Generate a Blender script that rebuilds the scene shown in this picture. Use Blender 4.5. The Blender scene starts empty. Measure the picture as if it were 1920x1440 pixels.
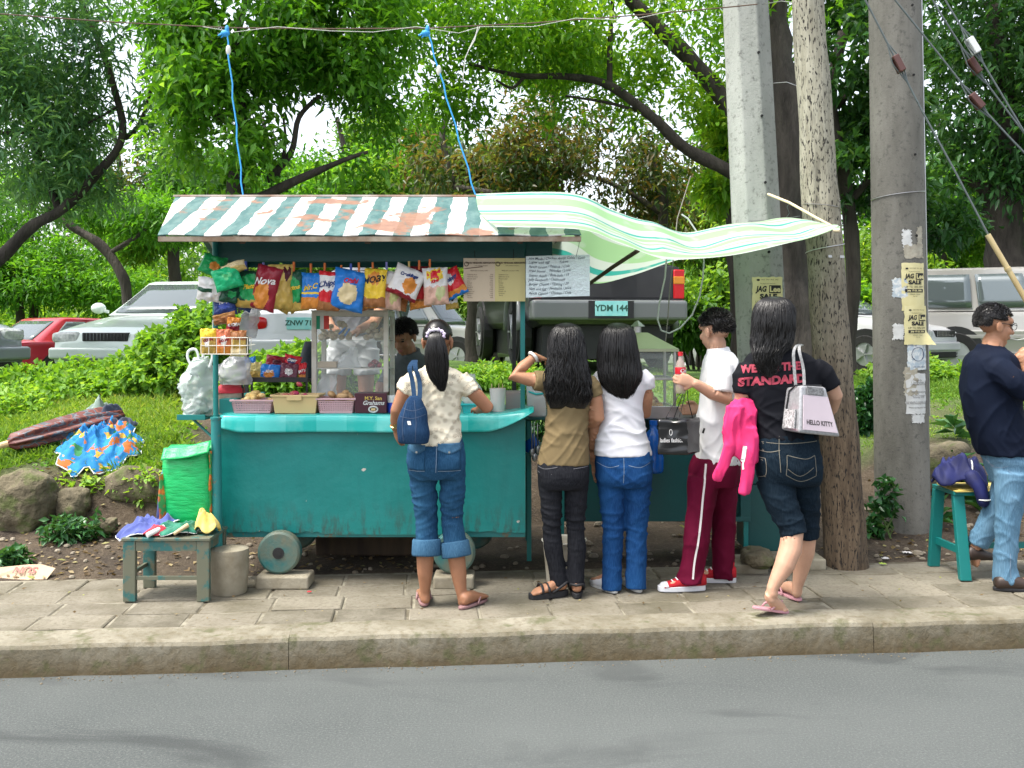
import bpy,bmesh,math,random
import numpy as np
from mathutils import Vector,Matrix,noise as mnoise
R=math.radians
scene=bpy.context.scene
COL=scene.collection
# ------------------------------------------------------------------ camera
F=1867.0; HZ=625.0; EYE=1.5
cam_d=bpy.data.cameras.new('camera'); cam=bpy.data.objects.new('camera',cam_d); COL.objects.link(cam)
cam.location=(0,0,EYE); cam.rotation_euler=(R(90),0,0)
cam_d.sensor_width=36; cam_d.lens=36*F/1920; cam_d.shift_y=(HZ-720)/1920
cam_d.clip_start=0.05; cam_d.clip_end=600
scene.camera=cam
# ------------------------------------------------------------------ world, sun, exposure
w=bpy.data.worlds.new('World'); scene.world=w; w.use_nodes=True
nt=w.node_tree; sky=nt.nodes.new('ShaderNodeTexSky'); sky.sky_type='NISHITA'; sky.sun_disc=False
SUN_EL,SUN_AZ=R(66),R(-112)
sky.sun_elevation=SUN_EL; sky.sun_rotation=SUN_AZ; sky.dust_density=4.0; sky.air_density=1.0; sky.ozone_density=1.0
nt.nodes['Background'].inputs[1].default_value=0.15
hs=nt.nodes.new('ShaderNodeHueSaturation'); hs.inputs['Saturation'].default_value=.4
nt.links.new(sky.outputs[0],hs.inputs['Color']); nt.links.new(hs.outputs[0],nt.nodes['Background'].inputs[0])
sd=bpy.data.lights.new('sun','SUN'); sd.energy=1.7; sd.angle=R(20); sd.color=(1.0,0.95,0.86)
so=bpy.data.objects.new('sun',sd); COL.objects.link(so)
sv=Vector((math.sin(SUN_AZ)*math.cos(SUN_EL),math.cos(SUN_AZ)*math.cos(SUN_EL),math.sin(SUN_EL)))
so.rotation_euler=sv.to_track_quat('Z','Y').to_euler(); so.location=(0,-5,12)
vs=scene.view_settings; vs.view_transform='Standard'; vs.look='None'; vs.gamma=1; vs.exposure=1.6
cy=scene.cycles; cy.max_bounces=7; cy.transparent_max_bounces=12; cy.diffuse_bounces=4; cy.glossy_bounces=3; cy.transmission_bounces=5
def P(px,py,d):
 return Vector(((px-960)*d/F,d,EYE-(py-HZ)*d/F))
rnd=random.Random(7)
# ------------------------------------------------------------------ mesh collector
class MB:
 def __init__(s):s.v=[]; s.f=[]; s.m=[]; s.mi=0
 def add(s,vs,fs):
  b=len(s.v); s.v+=[tuple(p)for p in vs]; s.f+=[tuple(i+b for i in f)for f in fs]; s.m+=[s.mi]*len(fs); return s
 def box(s,c,size,rot=None):
  c=Vector(c); h=Vector(size)/2
  pts=[Vector((x*h.x,y*h.y,z*h.z))for x in(-1,1)for y in(-1,1)for z in(-1,1)]
  if rot is not None:pts=[rot@p for p in pts]
  return s.add([c+p for p in pts],[(0,1,3,2),(4,6,7,5),(0,4,5,1),(2,3,7,6),(0,2,6,4),(1,5,7,3)])
 def bb(s,x0,x1,y0,y1,z0,z1):return s.box(((x0+x1)/2,(y0+y1)/2,(z0+z1)/2),(x1-x0,y1-y0,z1-z0))
 def hexa(s,p8):
  return s.add(p8,[(3,2,1,0),(4,5,6,7),(0,1,5,4),(1,2,6,5),(2,3,7,6),(3,0,4,7)])
 def bar(s,a,b,wx,wy=None):
  a,b=Vector(a),Vector(b); d=b-a; q=d.to_track_quat('Z','Y').to_matrix()
  return s.box((a+b)/2,(wx,wy or wx,d.length),q)
 def tube(s,pts,r,n=8,caps=True,flat=1.0,ref=None,ecap=0):
  pts=[Vector(p)for p in pts]; k=len(pts)
  if isinstance(r,(int,float)):r=[r]*k
  r=list(r)
  if ecap:
   d0=(pts[0]-pts[1]).normalized(); d1=(pts[-1]-pts[-2]).normalized()
   pts=[pts[0]+d0*r[0]*.9,pts[0]+d0*r[0]*.55]+pts+[pts[-1]+d1*r[-1]*.55,pts[-1]+d1*r[-1]*.9]
   r=[r[0]*.3,r[0]*.8]+r+[r[-1]*.8,r[-1]*.3]; k+=4
  t=[(pts[min(i+1,k-1)]-pts[max(i-1,0)]).normalized()for i in range(k)]
  u=Vector(ref)if ref is not None else(Vector((0,0,1))if abs(t[0].z)<.9 else Vector((1,0,0)))
  vs=[]
  for i in range(k):
   u=(u-t[i]*u.dot(t[i]))
   u=u.normalized()if u.length>1e-6 else t[i].orthogonal().normalized()
   v=t[i].cross(u)
   for j in range(n):
    a=2*math.pi*j/n
    vs.append(pts[i]+u*(math.cos(a)*r[i])+v*(math.sin(a)*r[i]*flat))
  fs=[(i*n+j,i*n+(j+1)%n,(i+1)*n+(j+1)%n,(i+1)*n+j)for i in range(k-1)for j in range(n)]
  if caps:fs+=[tuple(range(n-1,-1,-1)),tuple(range((k-1)*n,k*n))]
  return s.add(vs,fs)
 def loft(s,rings,n=24,e=2.0,caps=True):
  vs=[]
  for c,U,V in rings:
   c,U,V=Vector(c),Vector(U),Vector(V)
   for j in range(n):
    a=2*math.pi*j/n; ca,sa=math.cos(a),math.sin(a)
    vs.append(c+U*(math.copysign(abs(ca)**(2/e),ca))+V*(math.copysign(abs(sa)**(2/e),sa)))
  k=len(rings)
  fs=[(i*n+j,i*n+(j+1)%n,(i+1)*n+(j+1)%n,(i+1)*n+j)for i in range(k-1)for j in range(n)]
  if caps:fs+=[tuple(range(n-1,-1,-1)),tuple(range((k-1)*n,k*n))]
  return s.add(vs,fs)
 def ell(s,c,r,rot=None,nu=16,nv=10):
  c=Vector(c); vs=[];
  for i in range(1,nv):
   th=math.pi*i/nv
   for j in range(nu):
    a=2*math.pi*j/nu
    p=Vector((r[0]*math.sin(th)*math.cos(a),r[1]*math.sin(th)*math.sin(a),r[2]*math.cos(th)))
    vs.append(c+(rot@p if rot is not None else p))
  top=Vector((0,0,r[2])); vs+=[c+(rot@top if rot is not None else top),c-(rot@top if rot is not None else top)]
  T=len(vs)-2
  fs=[(i*nu+j,(i+1)*nu+j,(i+1)*nu+(j+1)%nu,i*nu+(j+1)%nu)for i in range(nv-2)for j in range(nu)]
  fs+=[(T,j,(j+1)%nu)for j in range(nu)]+[(T+1,(nv-2)*nu+(j+1)%nu,(nv-2)*nu+j)for j in range(nu)]
  return s.add(vs,fs)
 def cyl(s,c,r,h,n=20,axis=(0,0,1),r2=None):
  a=Vector(axis).normalized(); c=Vector(c)
  return s.tube([c-a*h/2,c+a*h/2],[r,r if r2 is None else r2],n)
 def lathe(s,c,prof,n=20,caps=False):
  c=Vector(c)
  vs=[c+Vector((r*math.cos(2*math.pi*j/n),r*math.sin(2*math.pi*j/n),z))for r,z in prof for j in range(n)]
  k=len(prof)
  fs=[(i*n+j,i*n+(j+1)%n,(i+1)*n+(j+1)%n,(i+1)*n+j)for i in range(k-1)for j in range(n)]
  if caps:fs+=[tuple(range(n-1,-1,-1)),tuple(range((k-1)*n,k*n))]
  return s.add(vs,fs)
 def grid(s,fn,nu,nv,mfn=None):
  b=len(s.v)
  s.v+=[tuple(fn(i/nu,j/nv))for j in range(nv+1)for i in range(nu+1)]
  for j in range(nv):
   for i in range(nu):
    a=b+j*(nu+1)+i
    s.f.append((a,a+1,a+nu+2,a+nu+1)); s.m.append(mfn((i+.5)/nu,(j+.5)/nv)if mfn else s.mi)
  return s
 def prism(s,poly,mp,t0,t1):
  n=len(poly)
  vs=[mp(u,v,t0)for u,v in poly]+[mp(u,v,t1)for u,v in poly]
  fs=[tuple(range(n-1,-1,-1)),tuple(range(n,2*n))]+[(i,(i+1)%n,n+(i+1)%n,n+i)for i in range(n)]
  return s.add(vs,fs)
 def quad(s,a,b,c,d):return s.add([a,b,c,d],[(0,1,2,3)])
def root_loc(o):
 while o.parent:o=o.parent
 return o.location
def tag(o,label=None,cat=None,group=None,kind=None):
 if label:o['label']=label
 if cat:o['category']=cat
 if group:o['group']=group
 if kind:o['kind']=kind
 return o
def finish(name,me,mat,parent,smooth,loc=None):
 o=bpy.data.objects.new(name,me); COL.objects.link(o)
 for m in(mat if isinstance(mat,(list,tuple))else[mat]):
  if m:me.materials.append(m)
 if parent:
  l=root_loc(parent); o.parent=parent
 else:
  if loc is None:
   n=len(me.vertices); a=np.empty(n*3,np.float32); me.vertices.foreach_get('co',a); a=a.reshape(-1,3)
   lo,hi=a.min(0),a.max(0); loc=((lo[0]+hi[0])/2,(lo[1]+hi[1])/2,lo[2])
  l=Vector(loc); o.location=l
 me.transform(Matrix.Translation(-Vector(l)))
 if smooth:
  me.polygons.foreach_set('use_smooth',[True]*len(me.polygons))
 me.update()
 return o
def obj(name,mb,mat,parent=None,smooth=False,bevel=0,seg=2,label=None,cat=None,group=None,kind=None,solid=0,sub=0,normals=True,ang=None,disp=None):
 me=bpy.data.meshes.new(name)
 vv=[disp(Vector(p))for p in mb.v]if disp else mb.v
 me.from_pydata(vv,[],mb.f);
 if any(mb.m):me.polygons.foreach_set('material_index',mb.m)
 if normals:
  bm=bmesh.new(); bm.from_mesh(me); bmesh.ops.recalc_face_normals(bm,faces=bm.faces); bm.to_mesh(me); bm.free()
 o=finish(name,me,mat,parent,smooth)
 if solid:q=o.modifiers.new('solid','SOLIDIFY'); q.thickness=solid; q.offset=0
 if sub:q=o.modifiers.new('sub','SUBSURF'); q.levels=sub; q.render_levels=sub
 if bevel:q=o.modifiers.new('bevel','BEVEL'); q.width=bevel; q.segments=seg; q.limit_method='ANGLE'; q.angle_limit=R(35)
 if ang:
  me.polygons.foreach_set('use_smooth',[True]*len(me.polygons)); me.set_sharp_from_angle(angle=R(ang))
 return tag(o,label,cat,group,kind)
def thing(name,loc,label,cat,group=None):
 o=bpy.data.objects.new(name,None); COL.objects.link(o); o.location=loc; o.empty_display_size=.1
 return tag(o,label,cat,group)
def dup(root,loc,rotz=None,label=None):
 r=root.copy(); COL.objects.link(r); r.location=loc
 if rotz is not None:r.rotation_euler=(0,0,rotz)
 if label:r['label']=label
 for ch in list(root.children):
  c=ch.copy(); COL.objects.link(c); c.parent=r
  for g in ch.children:
   d=g.copy(); COL.objects.link(d); d.parent=c
 return r
def remeshed(name,mb,voxel,mat,parent,smooth_it=4,disp=None,label=None,cut=None):
 """one continuous surface grown over closed overlapping volumes"""
 me=bpy.data.meshes.new(name); me.from_pydata(mb.v,[],mb.f)
 bm=bmesh.new(); bm.from_mesh(me); bmesh.ops.recalc_face_normals(bm,faces=bm.faces); bm.to_mesh(me); bm.free()
 t=bpy.data.objects.new('tmp',me); COL.objects.link(t)
 q=t.modifiers.new('r','REMESH'); q.mode='VOXEL'; q.voxel_size=voxel; q.adaptivity=0
 if smooth_it:q=t.modifiers.new('s','SMOOTH'); q.factor=.5; q.iterations=smooth_it
 dg=bpy.context.evaluated_depsgraph_get(); dg.update()
 m2=bpy.data.meshes.new_from_object(t.evaluated_get(dg)); m2.name=name
 bpy.data.objects.remove(t); bpy.data.meshes.remove(me)
 if disp:
  n=len(m2.vertices); co=np.empty(n*3,np.float32); no=np.empty(n*3,np.float32)
  m2.vertices.foreach_get('co',co); m2.vertices.foreach_get('normal',no)
  co=co.reshape(-1,3); no=no.reshape(-1,3)
  co=co+no*disp(co,no)[:,None]
  m2.vertices.foreach_set('co',co.astype(np.float32).ravel())
 o=finish(name,m2,mat,parent,True)
 if label:o['label']=label
 return o
def npmesh(name,co,tri,mat,parent=None,tone=None,loc=None,smooth=False):
 me=bpy.data.meshes.new(name); n,k=len(co),tri.shape[1]
 me.vertices.add(n); me.vertices.foreach_set('co',np.ascontiguousarray(co,np.float32).ravel())
 me.loops.add(tri.size); me.loops.foreach_set('vertex_index',np.ascontiguousarray(tri,np.int32).ravel())
 me.polygons.add(len(tri)); me.polygons.foreach_set('loop_start',np.arange(0,tri.size,k,dtype=np.int32))
 me.update(calc_edges=True)
 if tone is not None:
  at=me.attributes.new('tone','FLOAT','POINT'); at.data.foreach_set('value',tone.astype(np.float32))
 return finish(name,me,mat,parent,smooth,loc)
 # smooth pseudo noise for arrays (sum of sines), about -1..1
_ng=np.random.default_rng(5); _nd=[(_ng.normal(size=(7,3)),_ng.uniform(0,6.28,7))for _ in range(4)]
def nz(p,f=1.0,k=0):
 D,ph=_nd[k]; q=np.asarray(p)*f
 a=np.zeros(len(q))
 for i in range(7):a+=np.sin(q@D[i]*1.3+ph[i]+1.5*np.sin(q@D[(i+3)%7]*.7+ph[(i+1)%7]))
 return a/4.0
 # text outlines -> flat vertices and faces
def text2d(s,size=1.0,bold=0.0,shear=0,align='CENTER',sx=1.0):
 cu=bpy.data.curves.new('t','FONT'); cu.body=s; cu.size=size; cu.align_x=align; cu.align_y='CENTER'; cu.offset=bold; cu.shear=shear; cu.resolution_u=3
 cu.fill_mode='FRONT'
 t=bpy.data.objects.new('t',cu); COL.objects.link(t)
 dg=bpy.context.evaluated_depsgraph_get(); dg.update()
 me=bpy.data.meshes.new_from_object(t.evaluated_get(dg))
 vs=[(v.co.x*sx,v.co.y)for v in me.vertices]; fs=[tuple(p.vertices)for p in me.polygons]
 bpy.data.objects.remove(t); bpy.data.curves.remove(cu); bpy.data.meshes.remove(me)
 return vs,fs
def put_text(mb,s,size,mp,**k):
 vs,fs=text2d(s,size,**k)
 mb.add([mp(u,v)for u,v in vs],fs); return mb
 # ------------------------------------------------------------------ materials
def newmat(name):
 m=bpy.data.materials.new(name); m.use_nodes=True
 return m,m.node_tree,m.node_tree.nodes['Principled BSDF']
def N(t,typ,**k):
 n=t.nodes.new(typ)
 for a,b in k.items():
  if a[0]=='_':n.inputs[int(a[1:])].default_value=b
  else:setattr(n,a,b)
 return n
def mixc(t,fac,a,b,blend='MIX'):
 n=t.nodes.new('ShaderNodeMix'); n.data_type='RGBA'; n.blend_type=blend
 for i,x in((0,fac),(6,a),(7,b)):
  if hasattr(x,'links'):t.links.new(x,n.inputs[i])
  elif i==0:n.inputs[0].default_value=x
  else:n.inputs[i].default_value=(*x[:3],1)
 return n.outputs[2]
def ramp(t,src,stops,interp='LINEAR'):
 n=t.nodes.new('ShaderNodeValToRGB'); n.color_ramp.interpolation=interp
 e=n.color_ramp.elements
 while len(e)<len(stops):e.new(0.5)
 for i,(p,c)in enumerate(stops):
  e[i].position=p; e[i].color=(*c,1)if isinstance(c,(tuple,list))else(c,c,c,1)
 t.links.new(src,n.inputs[0]); return n.outputs[0]
def coord(t,kind='Object',scale=None,rot=None):
 c=t.nodes.new('ShaderNodeTexCoord').outputs[kind]
 if scale or rot:
  m=t.nodes.new('ShaderNodeMapping'); t.links.new(c,m.inputs[0])
  if scale:m.inputs['Scale'].default_value=scale
  if rot:m.inputs['Rotation'].default_value=rot
  c=m.outputs[0]
 return c
def noise(t,vec,scale,detail=4,rough=.55,dist=0):
 n=t.nodes.new('ShaderNodeTexNoise'); n.inputs['Scale'].default_value=scale; n.inputs['Detail'].default_value=detail
 n.inputs['Roughness'].default_value=rough; n.inputs['Distortion'].default_value=dist
 t.links.new(vec,n.inputs['Vector']); return n.outputs[0]
def bump(t,b,h,strength,dist=.01):
 n=t.nodes.new('ShaderNodeBump'); n.inputs['Strength'].default_value=strength; n.inputs['Distance'].default_value=dist
 t.links.new(h,n.inputs['Height'])
 t.links.new(n.outputs[0],b.inputs['Normal']); return n
def mk(name,c,rough=.6,c2=None,scale=6,lo=.35,hi=.65,metal=0,bmp=0,bscale=60,bdist=.004,spec=.5,stretch=None,coat=0,sheen=0):
 m,t,b=newmat(name)
 b.inputs['Roughness'].default_value=rough; b.inputs['Metallic'].default_value=metal; b.inputs['Specular IOR Level'].default_value=spec
 b.inputs['Base Color'].default_value=(*c,1)
 if coat:b.inputs['Coat Weight'].default_value=coat; b.inputs['Coat Roughness'].default_value=.08
 v=coord(t,'Object',stretch)
 if c2:t.links.new(mixc(t,ramp(t,noise(t,v,scale,6),[(lo,0.),(hi,1.)]),c,c2),b.inputs['Base Color'])
 if bmp:bump(t,b,noise(t,v,bscale,4),bmp,bdist)
 return m
def leafmat(name,stops,trans=.45,rough=.45):
 m,t,b=newmat(name)
 a=t.nodes.new('ShaderNodeAttribute'); a.attribute_name='tone'
 c=ramp(t,a.outputs['Fac'],stops)
 t.links.new(c,b.inputs['Base Color']); b.inputs['Roughness'].default_value=rough; b.inputs['Specular IOR Level'].default_value=.35
 tr=t.nodes.new('ShaderNodeBsdfTranslucent')
 t.links.new(mixc(t,1.0,c,(1.7,1.5,.5),'MULTIPLY'),tr.inputs[0])
 mx=t.nodes.new('ShaderNodeMixShader'); mx.inputs[0].default_value=trans
 t.links.new(b.outputs[0],mx.inputs[1]); t.links.new(tr.outputs[0],mx.inputs[2])
 t.links.new(mx.outputs[0],t.nodes['Material Output'].inputs[0]); return m
def glassmat(name,col=(1,1,1),alpha=.12,rough=.03):
 m,t,b=newmat(name)
 b.inputs['Base Color'].default_value=(*col,1); b.inputs['Roughness'].default_value=rough; b.inputs['Alpha'].default_value=alpha
 return m
 # ================================================================== SETTING
A5=R(5.0); E1=Vector((math.cos(A5),math.sin(A5),0)); E2=Vector((-math.sin(A5),math.cos(A5),0)); O5=Vector((0,5.03,0))
def S(a,b,z):p=O5+E1*a+E2*b; return Vector((p.x,p.y,z))
# --- road
m,t,b=newmat('asphalt'); v=coord(t)
n1=noise(t,v,1.3,5); n2=noise(t,v,95,5,.8); n3=noise(t,coord(t,'Object',(1,2.6,1)),.9,6,.6,.6)
c=mixc(t,ramp(t,n1,[(.3,0.),(.7,1.)]),(.05,.058,.056),(.07,.078,.075))
c=mixc(t,ramp(t,n2,[(.5,0.),(.68,1.)]),c,(.15,.156,.149))
c=mixc(t,ramp(t,noise(t,v,120,3,.6),[(.3,1.),(.42,0.)]),c,(.022,.024,.024))
c=mixc(t,ramp(t,n3,[(.55,0.),(.66,.7)]),c,(.026,.03,.03))
vo=t.nodes.new('ShaderNodeTexVoronoi'); vo.feature='DISTANCE_TO_EDGE'; vo.inputs['Scale'].default_value=.55
wv=t.nodes.new('ShaderNodeVectorMath'); wv.operation='ADD'; t.links.new(v,wv.inputs[0])
nv_=t.nodes.new('ShaderNodeTexNoise'); nv_.inputs['Scale'].default_value=2.2; t.links.new(v,nv_.inputs['Vector']); t.links.new(nv_.outputs[1],wv.inputs[1]); t.links.new(wv.outputs[0],vo.inputs['Vector'])
c=mixc(t,ramp(t,vo.outputs[0],[(.0,.16),(.004,0.)]),c,(.06,.06,.06))
c=mixc(t,ramp(t,noise(t,coord(t,'Object',(.5,1.5,1)),.5,4,.5),[(.4,0.),(.65,.5)]),c,(.095,.104,.1))
t.links.new(c,b.inputs['Base Color']); b.inputs['Roughness'].default_value=.85
bump(t,b,n2,.8,.006)
mb=MB(); mb.quad(S(-150,-60,-.165),S(150,-60,-.165),S(150,.05,-.165),S(-150,.05,-.165))
obj('road',mb,m,kind='structure')
# --- kerb
m,t,b=newmat('kerb_concrete'); v=coord(t)
n1=noise(t,v,3.5,6,.65); n2=noise(t,v,22,5,.7)
c=mixc(t,ramp(t,n1,[(.3,0.),(.68,1.)]),(.11,.095,.06),(.26,.24,.185))
c=mixc(t,ramp(t,n2,[(.25,.8),(.5,0.)]),c,(.11,.09,.05))
g=t.nodes.new('ShaderNodeSeparateXYZ'); t.links.new(t.nodes.new('ShaderNodeNewGeometry').outputs['Position'],g.inputs[0])
mz=t.nodes.new('ShaderNodeMath'); mz.operation='MULTIPLY_ADD'; t.links.new(n2,mz.inputs[0]); mz.inputs[1].default_value=.12; t.links.new(g.outputs[2],mz.inputs[2])
c=mixc(t,ramp(t,mz.outputs[0],[(.0,.0),(.5,1.)]),c,c)
zz=t.nodes.new('ShaderNodeMapRange'); zz.inputs[1].default_value=-.13; zz.inputs[2].default_value=.085; t.links.new(mz.outputs[0],zz.inputs[0])
c=mixc(t,ramp(t,zz.outputs[0],[(.1,.95),(.95,0.)]),c,(.085,.06,.026))
c=mixc(t,ramp(t,noise(t,v,9,5,.6),[(.54,0.),(.66,.7)]),c,(.07,.075,.025))
t.links.new(c,b.inputs['Base Color']); b.inputs['Roughness'].default_value=.9
bump(t,b,n2,.7,.012)
mb=MB(); a=-24.0
while a<24:
 L=2.95+rnd.uniform(-.2,.2); dz=rnd.uniform(-.004,.004)
 n=14
 for i in range(n):
  x0,x1=a+.0015+(L-.003)*i/n,a+.0015+(L-.003)*(i+1)/n
  prof=[(-.012,-.17),(-.004,-.03),(.006,-.012),(.022,-.003),(.2,.004),(.205,-.17)]
  f=lambda x,q:S(x,q[0]+.006*math.sin(x*5.1)+.004*math.sin(x*17),q[1]+dz+(0 if q[1]<-.1 else .003*math.sin(x*9)))
  for q,r in zip(prof,prof[1:]):mb.quad(f(x0,q),f(x1,q),f(x1,r),f(x0,r))
 a+=L
obj('kerb',mb,m,smooth=False,kind='structure',ang=40)
# --- pavement
m,t,b=newmat('paver'); v=coord(t)
at=t.nodes.new('ShaderNodeAttribute'); at.attribute_name='tone'
n1=noise(t,v,5,6,.65); n2=noise(t,v,40,5,.7)
c=ramp(t,at.outputs['Fac'],[(0.,(.085,.074,.05)),(.5,(.14,.122,.088)),(1.,(.21,.186,.14))])
c=mixc(t,ramp(t,n1,[(.35,.0),(.7,.8)]),c,(.22,.2,.155))
c=mixc(t,ramp(t,n2,[(.3,.85),(.5,0.)]),c,(.1,.085,.055))
c=mixc(t,ramp(t,noise(t,v,1.6,5,.6),[(.5,0.),(.66,.65)]),c,(.075,.066,.036))
t.links.new(c,b.inputs['Base Color']); b.inputs['Roughness'].default_value=.85; bump(t,b,n2,.8,.006)
mb=MB(); tone=[]
rows=[.212,.47,.73,.99,1.25]
for r in range(4):
 a=-9+.03*math.sin(r*2.0)
 while a<9:
  L=.385+rnd.uniform(-.006,.006)*0; g=.007+rnd.uniform(-.002,.002)
  z=rnd.uniform(-.006,.004); tl=[rnd.uniform(-.004,.004)for _ in range(4)]
  x0,x1,y0,y1=a+g,a+L-g,rows[r]+g,rows[r+1]-g
  e=.008
  mb.add([S(x0,y0,-.05),S(x1,y0,-.05),S(x1,y1,-.05),S(x0,y1,-.05),
 S(x0,y0,z-.006+tl[0]),S(x1,y0,z-.006+tl[1]),S(x1,y1,z-.006+tl[2]),S(x0,y1,z-.006+tl[3]),
 S(x0+e,y0+e,z+tl[0]),S(x1-e,y0+e,z+tl[1]),S(x1-e,y1-e,z+tl[2]),S(x0+e,y1-e,z+tl[3])],
 [(0,1,5,4),(1,2,6,5),(2,3,7,6),(3,0,4,7),(4,5,9,8),(5,6,10,9),(6,7,11,10),(7,4,8,11),(8,9,10,11)])
  tone+=[min(1,max(0,rnd.gauss(.5,.25)))]*12
  a+=L
o=obj('pavement',mb,m,kind='structure')
o.data.attributes.new('tone','FLOAT','POINT').data.foreach_set('value',tone)
mb=MB(); mb.quad(S(-24,.2,-.009),S(24,.2,-.009),S(24,1.3,-.009),S(-24,1.3,-.009))
obj('pavement_joints',mb,mk('mortar',(.25,.23,.175),.95,(.1,.085,.055),6,.42,.58,bmp=.5,bscale=50),kind='structure')
# --- ground
def inland(x,y):return(y-6.28-.0875*x)
_T=[-.5,0,.3,.8,1.05,1.3,1.9,3,4.5,7.5,18,30,300]
_L=[-.03,-.02,.02,.1,.17,.47,.72,.88,.93,.84,.62,.45,.5]
_C=[-.03,-.025,-.01,.0,.03,.06,.5,.9,1.06,1.1,.62,.45,.5]
_Rr=[-.03,-.02,.02,.1,.18,.3,.58,.84,.93,.84,.72,.5,.5]
def hgt(x,y):
 x=np.asarray(x,float); y=np.asarray(y,float); t=inland(x,y)
 l,c,r=np.interp(t,_T,_L),np.interp(t,_T,_C),np.interp(t,_T,_Rr)
 wl=np.clip((-2.0-x)/.5+.5,0,1); wr=np.clip((x-1.9)/.6+.5,0,1)
 h=l*wl+r*wr+c*(1-wl-wr)
 q=np.stack([x,y,0*x],-1).reshape(-1,3)
 return h+(nz(q,1.7)*.035+nz(q,6,1)*.012).reshape(h.shape)*np.clip(t/.5,.1,1)
def H(x,y):return float(hgt(np.array([x]),np.array([y]))[0])
def grassmask(x,y):
 t=inland(x,y); q=np.stack([x,y,0*x],-1)
 g=np.clip((t-np.where(x<-1.5,1.25,1.7)+nz(q,1.6,2)*.45)/.5,0,1)
 px=960+x*F/y; py=HZ+(EYE-hgt(x,y))*F/y
 path=np.exp(-((x+2.15+.45*(y-7.6))/.42)**2)*(y<9.0)
 bare=np.exp(-(((x-4.0)/.7)**2+((y-9.2)/.8)**2))*.7
 mid=(np.abs(x)<1.7)*(t<2.2)
 return np.clip(g-path*1.1-bare-mid*.8,0,1)
xs=np.concatenate([-np.geomspace(150,7,20),np.linspace(-6.9,6.9,190),np.geomspace(7,150,20)])
ts=np.concatenate([np.linspace(-.05,4.5,110),np.geomspace(4.6,260,50)])
X,T=np.meshgrid(xs,ts); Y=T+6.28+.0875*X*np.exp(-T/8)+0
Y=T+6.28+.0875*np.clip(X,-25,25)
Z=hgt(X,Y)
co=np.stack([X,Y,Z],-1).reshape(-1,3); nx=len(xs)
ii=np.arange(len(ts)-1)[:,None]*nx+np.arange(nx-1)[None]
quads=np.stack([ii,ii+1,ii+nx+1,ii+nx],-1).reshape(-1,4)
m,t,b=newmat('soil_and_turf'); v=coord(t)
at=t.nodes.new('ShaderNodeAttribute'); at.attribute_name='tone'
n1=noise(t,v,3,6,.65); n2=noise(t,v,45,5,.7)
d=mixc(t,ramp(t,n1,[(.35,0.),(.65,1.)]),(.026,.017,.01),(.08,.057,.034))
d=mixc(t,ramp(t,n2,[(.5,0.),(.75,.8)]),d,(.14,.11,.075))
g=mixc(t,ramp(t,n1,[(.3,0.),(.7,1.)]),(.04,.1,.012),(.12,.21,.035))
t.links.new(mixc(t,at.outputs['Fac'],d,g),b.inputs['Base Color']); b.inputs['Roughness'].default_value=.95
bump(t,b,n2,.9,.02)
tone=grassmask(co[:,0],co[:,1])
# no turf under the parked cars is needed; the bank of earth and turf is one sheet
o=npmesh('ground',co,quads,m,tone=tone,smooth=True); tag(o,kind='structure')
# ------------------------------------------------------------------ leaves
def nrm(a):return a/np.maximum(np.linalg.norm(a,axis=-1,keepdims=True),1e-9)
def leafgeo(rng,base,d,L,W,droop=.15,fold=.3):
 n=len(base); L=np.broadcast_to(L,(n,))[:,None]; W=np.broadcast_to(W,(n,))[:,None]
 up=np.array([0,0,1.])+rng.normal(size=(n,3))*.45
 s=nrm(np.cross(d,up)); u=np.cross(s,d)
 mid=base+d*L*.45
 v=np.stack([base,mid+s*W/2+u*W*fold,base+d*L-np.array([0,0,1.])*L*droop,mid-s*W/2+u*W*fold],1).reshape(-1,3)
 k=np.arange(n)[:,None]*4
 return v,np.concatenate([k+[0,1,2],k+[0,2,3]],1).reshape(-1,3)
def crown_points(rng,blobs,n,shell=.5,gap=0.0,gf=1.4):
 blobs=np.array(blobs,float); wgt=(blobs[:,3]*blobs[:,4]*blobs[:,5])**.67; wgt/=wgt.sum()
 k=rng.choice(len(blobs),n,p=wgt); b=blobs[k]
 d=nrm(rng.normal(size=(n,3))); r=(shell+(1-shell)*rng.random(n)**.6)[:,None]
 r=r*(1+.18*nz(d*2.3+b[:,:3],1,3))[:,None]
 p=b[:,:3]+d*r*b[:,3:6]
 q=nz(p*[1,.35,1],gf,0)*.75+nz(p*[1,.5,1],gf*2.9,1)*.55
 keep=q>gap
 return p[keep],d[keep],q[keep]
def foliage(blobs,n,L,W,seed,per=7,droop=.5,spread=1.0,gap=-.35,shell=.45,gf=1.4,size=.3):
 rng=np.random.default_rng(seed)
 p,d,q=crown_points(rng,blobs,n,shell,gap,gf)
 a=nrm(d*.8+rng.normal(size=p.shape)*.5+[0,0,.15])
 base=np.repeat(p,per,0); A=np.repeat(a,per,0); N_=len(base)
 rd=nrm(A+rng.normal(size=(N_,3))*spread+np.array([0,0,-droop]))
 base=base+rng.normal(size=(N_,3))*size*L
 LL=L*rng.uniform(.6,1.25,N_)
 v,f=leafgeo(rng,base,rd,LL,W*rng.uniform(.7,1.2,N_),.12)
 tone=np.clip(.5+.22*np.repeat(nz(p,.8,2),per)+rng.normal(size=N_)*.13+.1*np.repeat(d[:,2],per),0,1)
 return v,f,np.repeat(tone,4)
def pxblobs(d,bl):
 out=[]
 for px,py,dd,rx,ry,rz in bl:
  D=d+dd; c=P(px,py,D); out.append((c.x,c.y,c.z,rx*D/F,rz,ry*D/F))
 return out
BARK=mk('bark',(.02,.016,.013),.95,(.055,.046,.038),7,bmp=1,bscale=25,bdist=.03,stretch=(1,1,.25))
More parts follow.
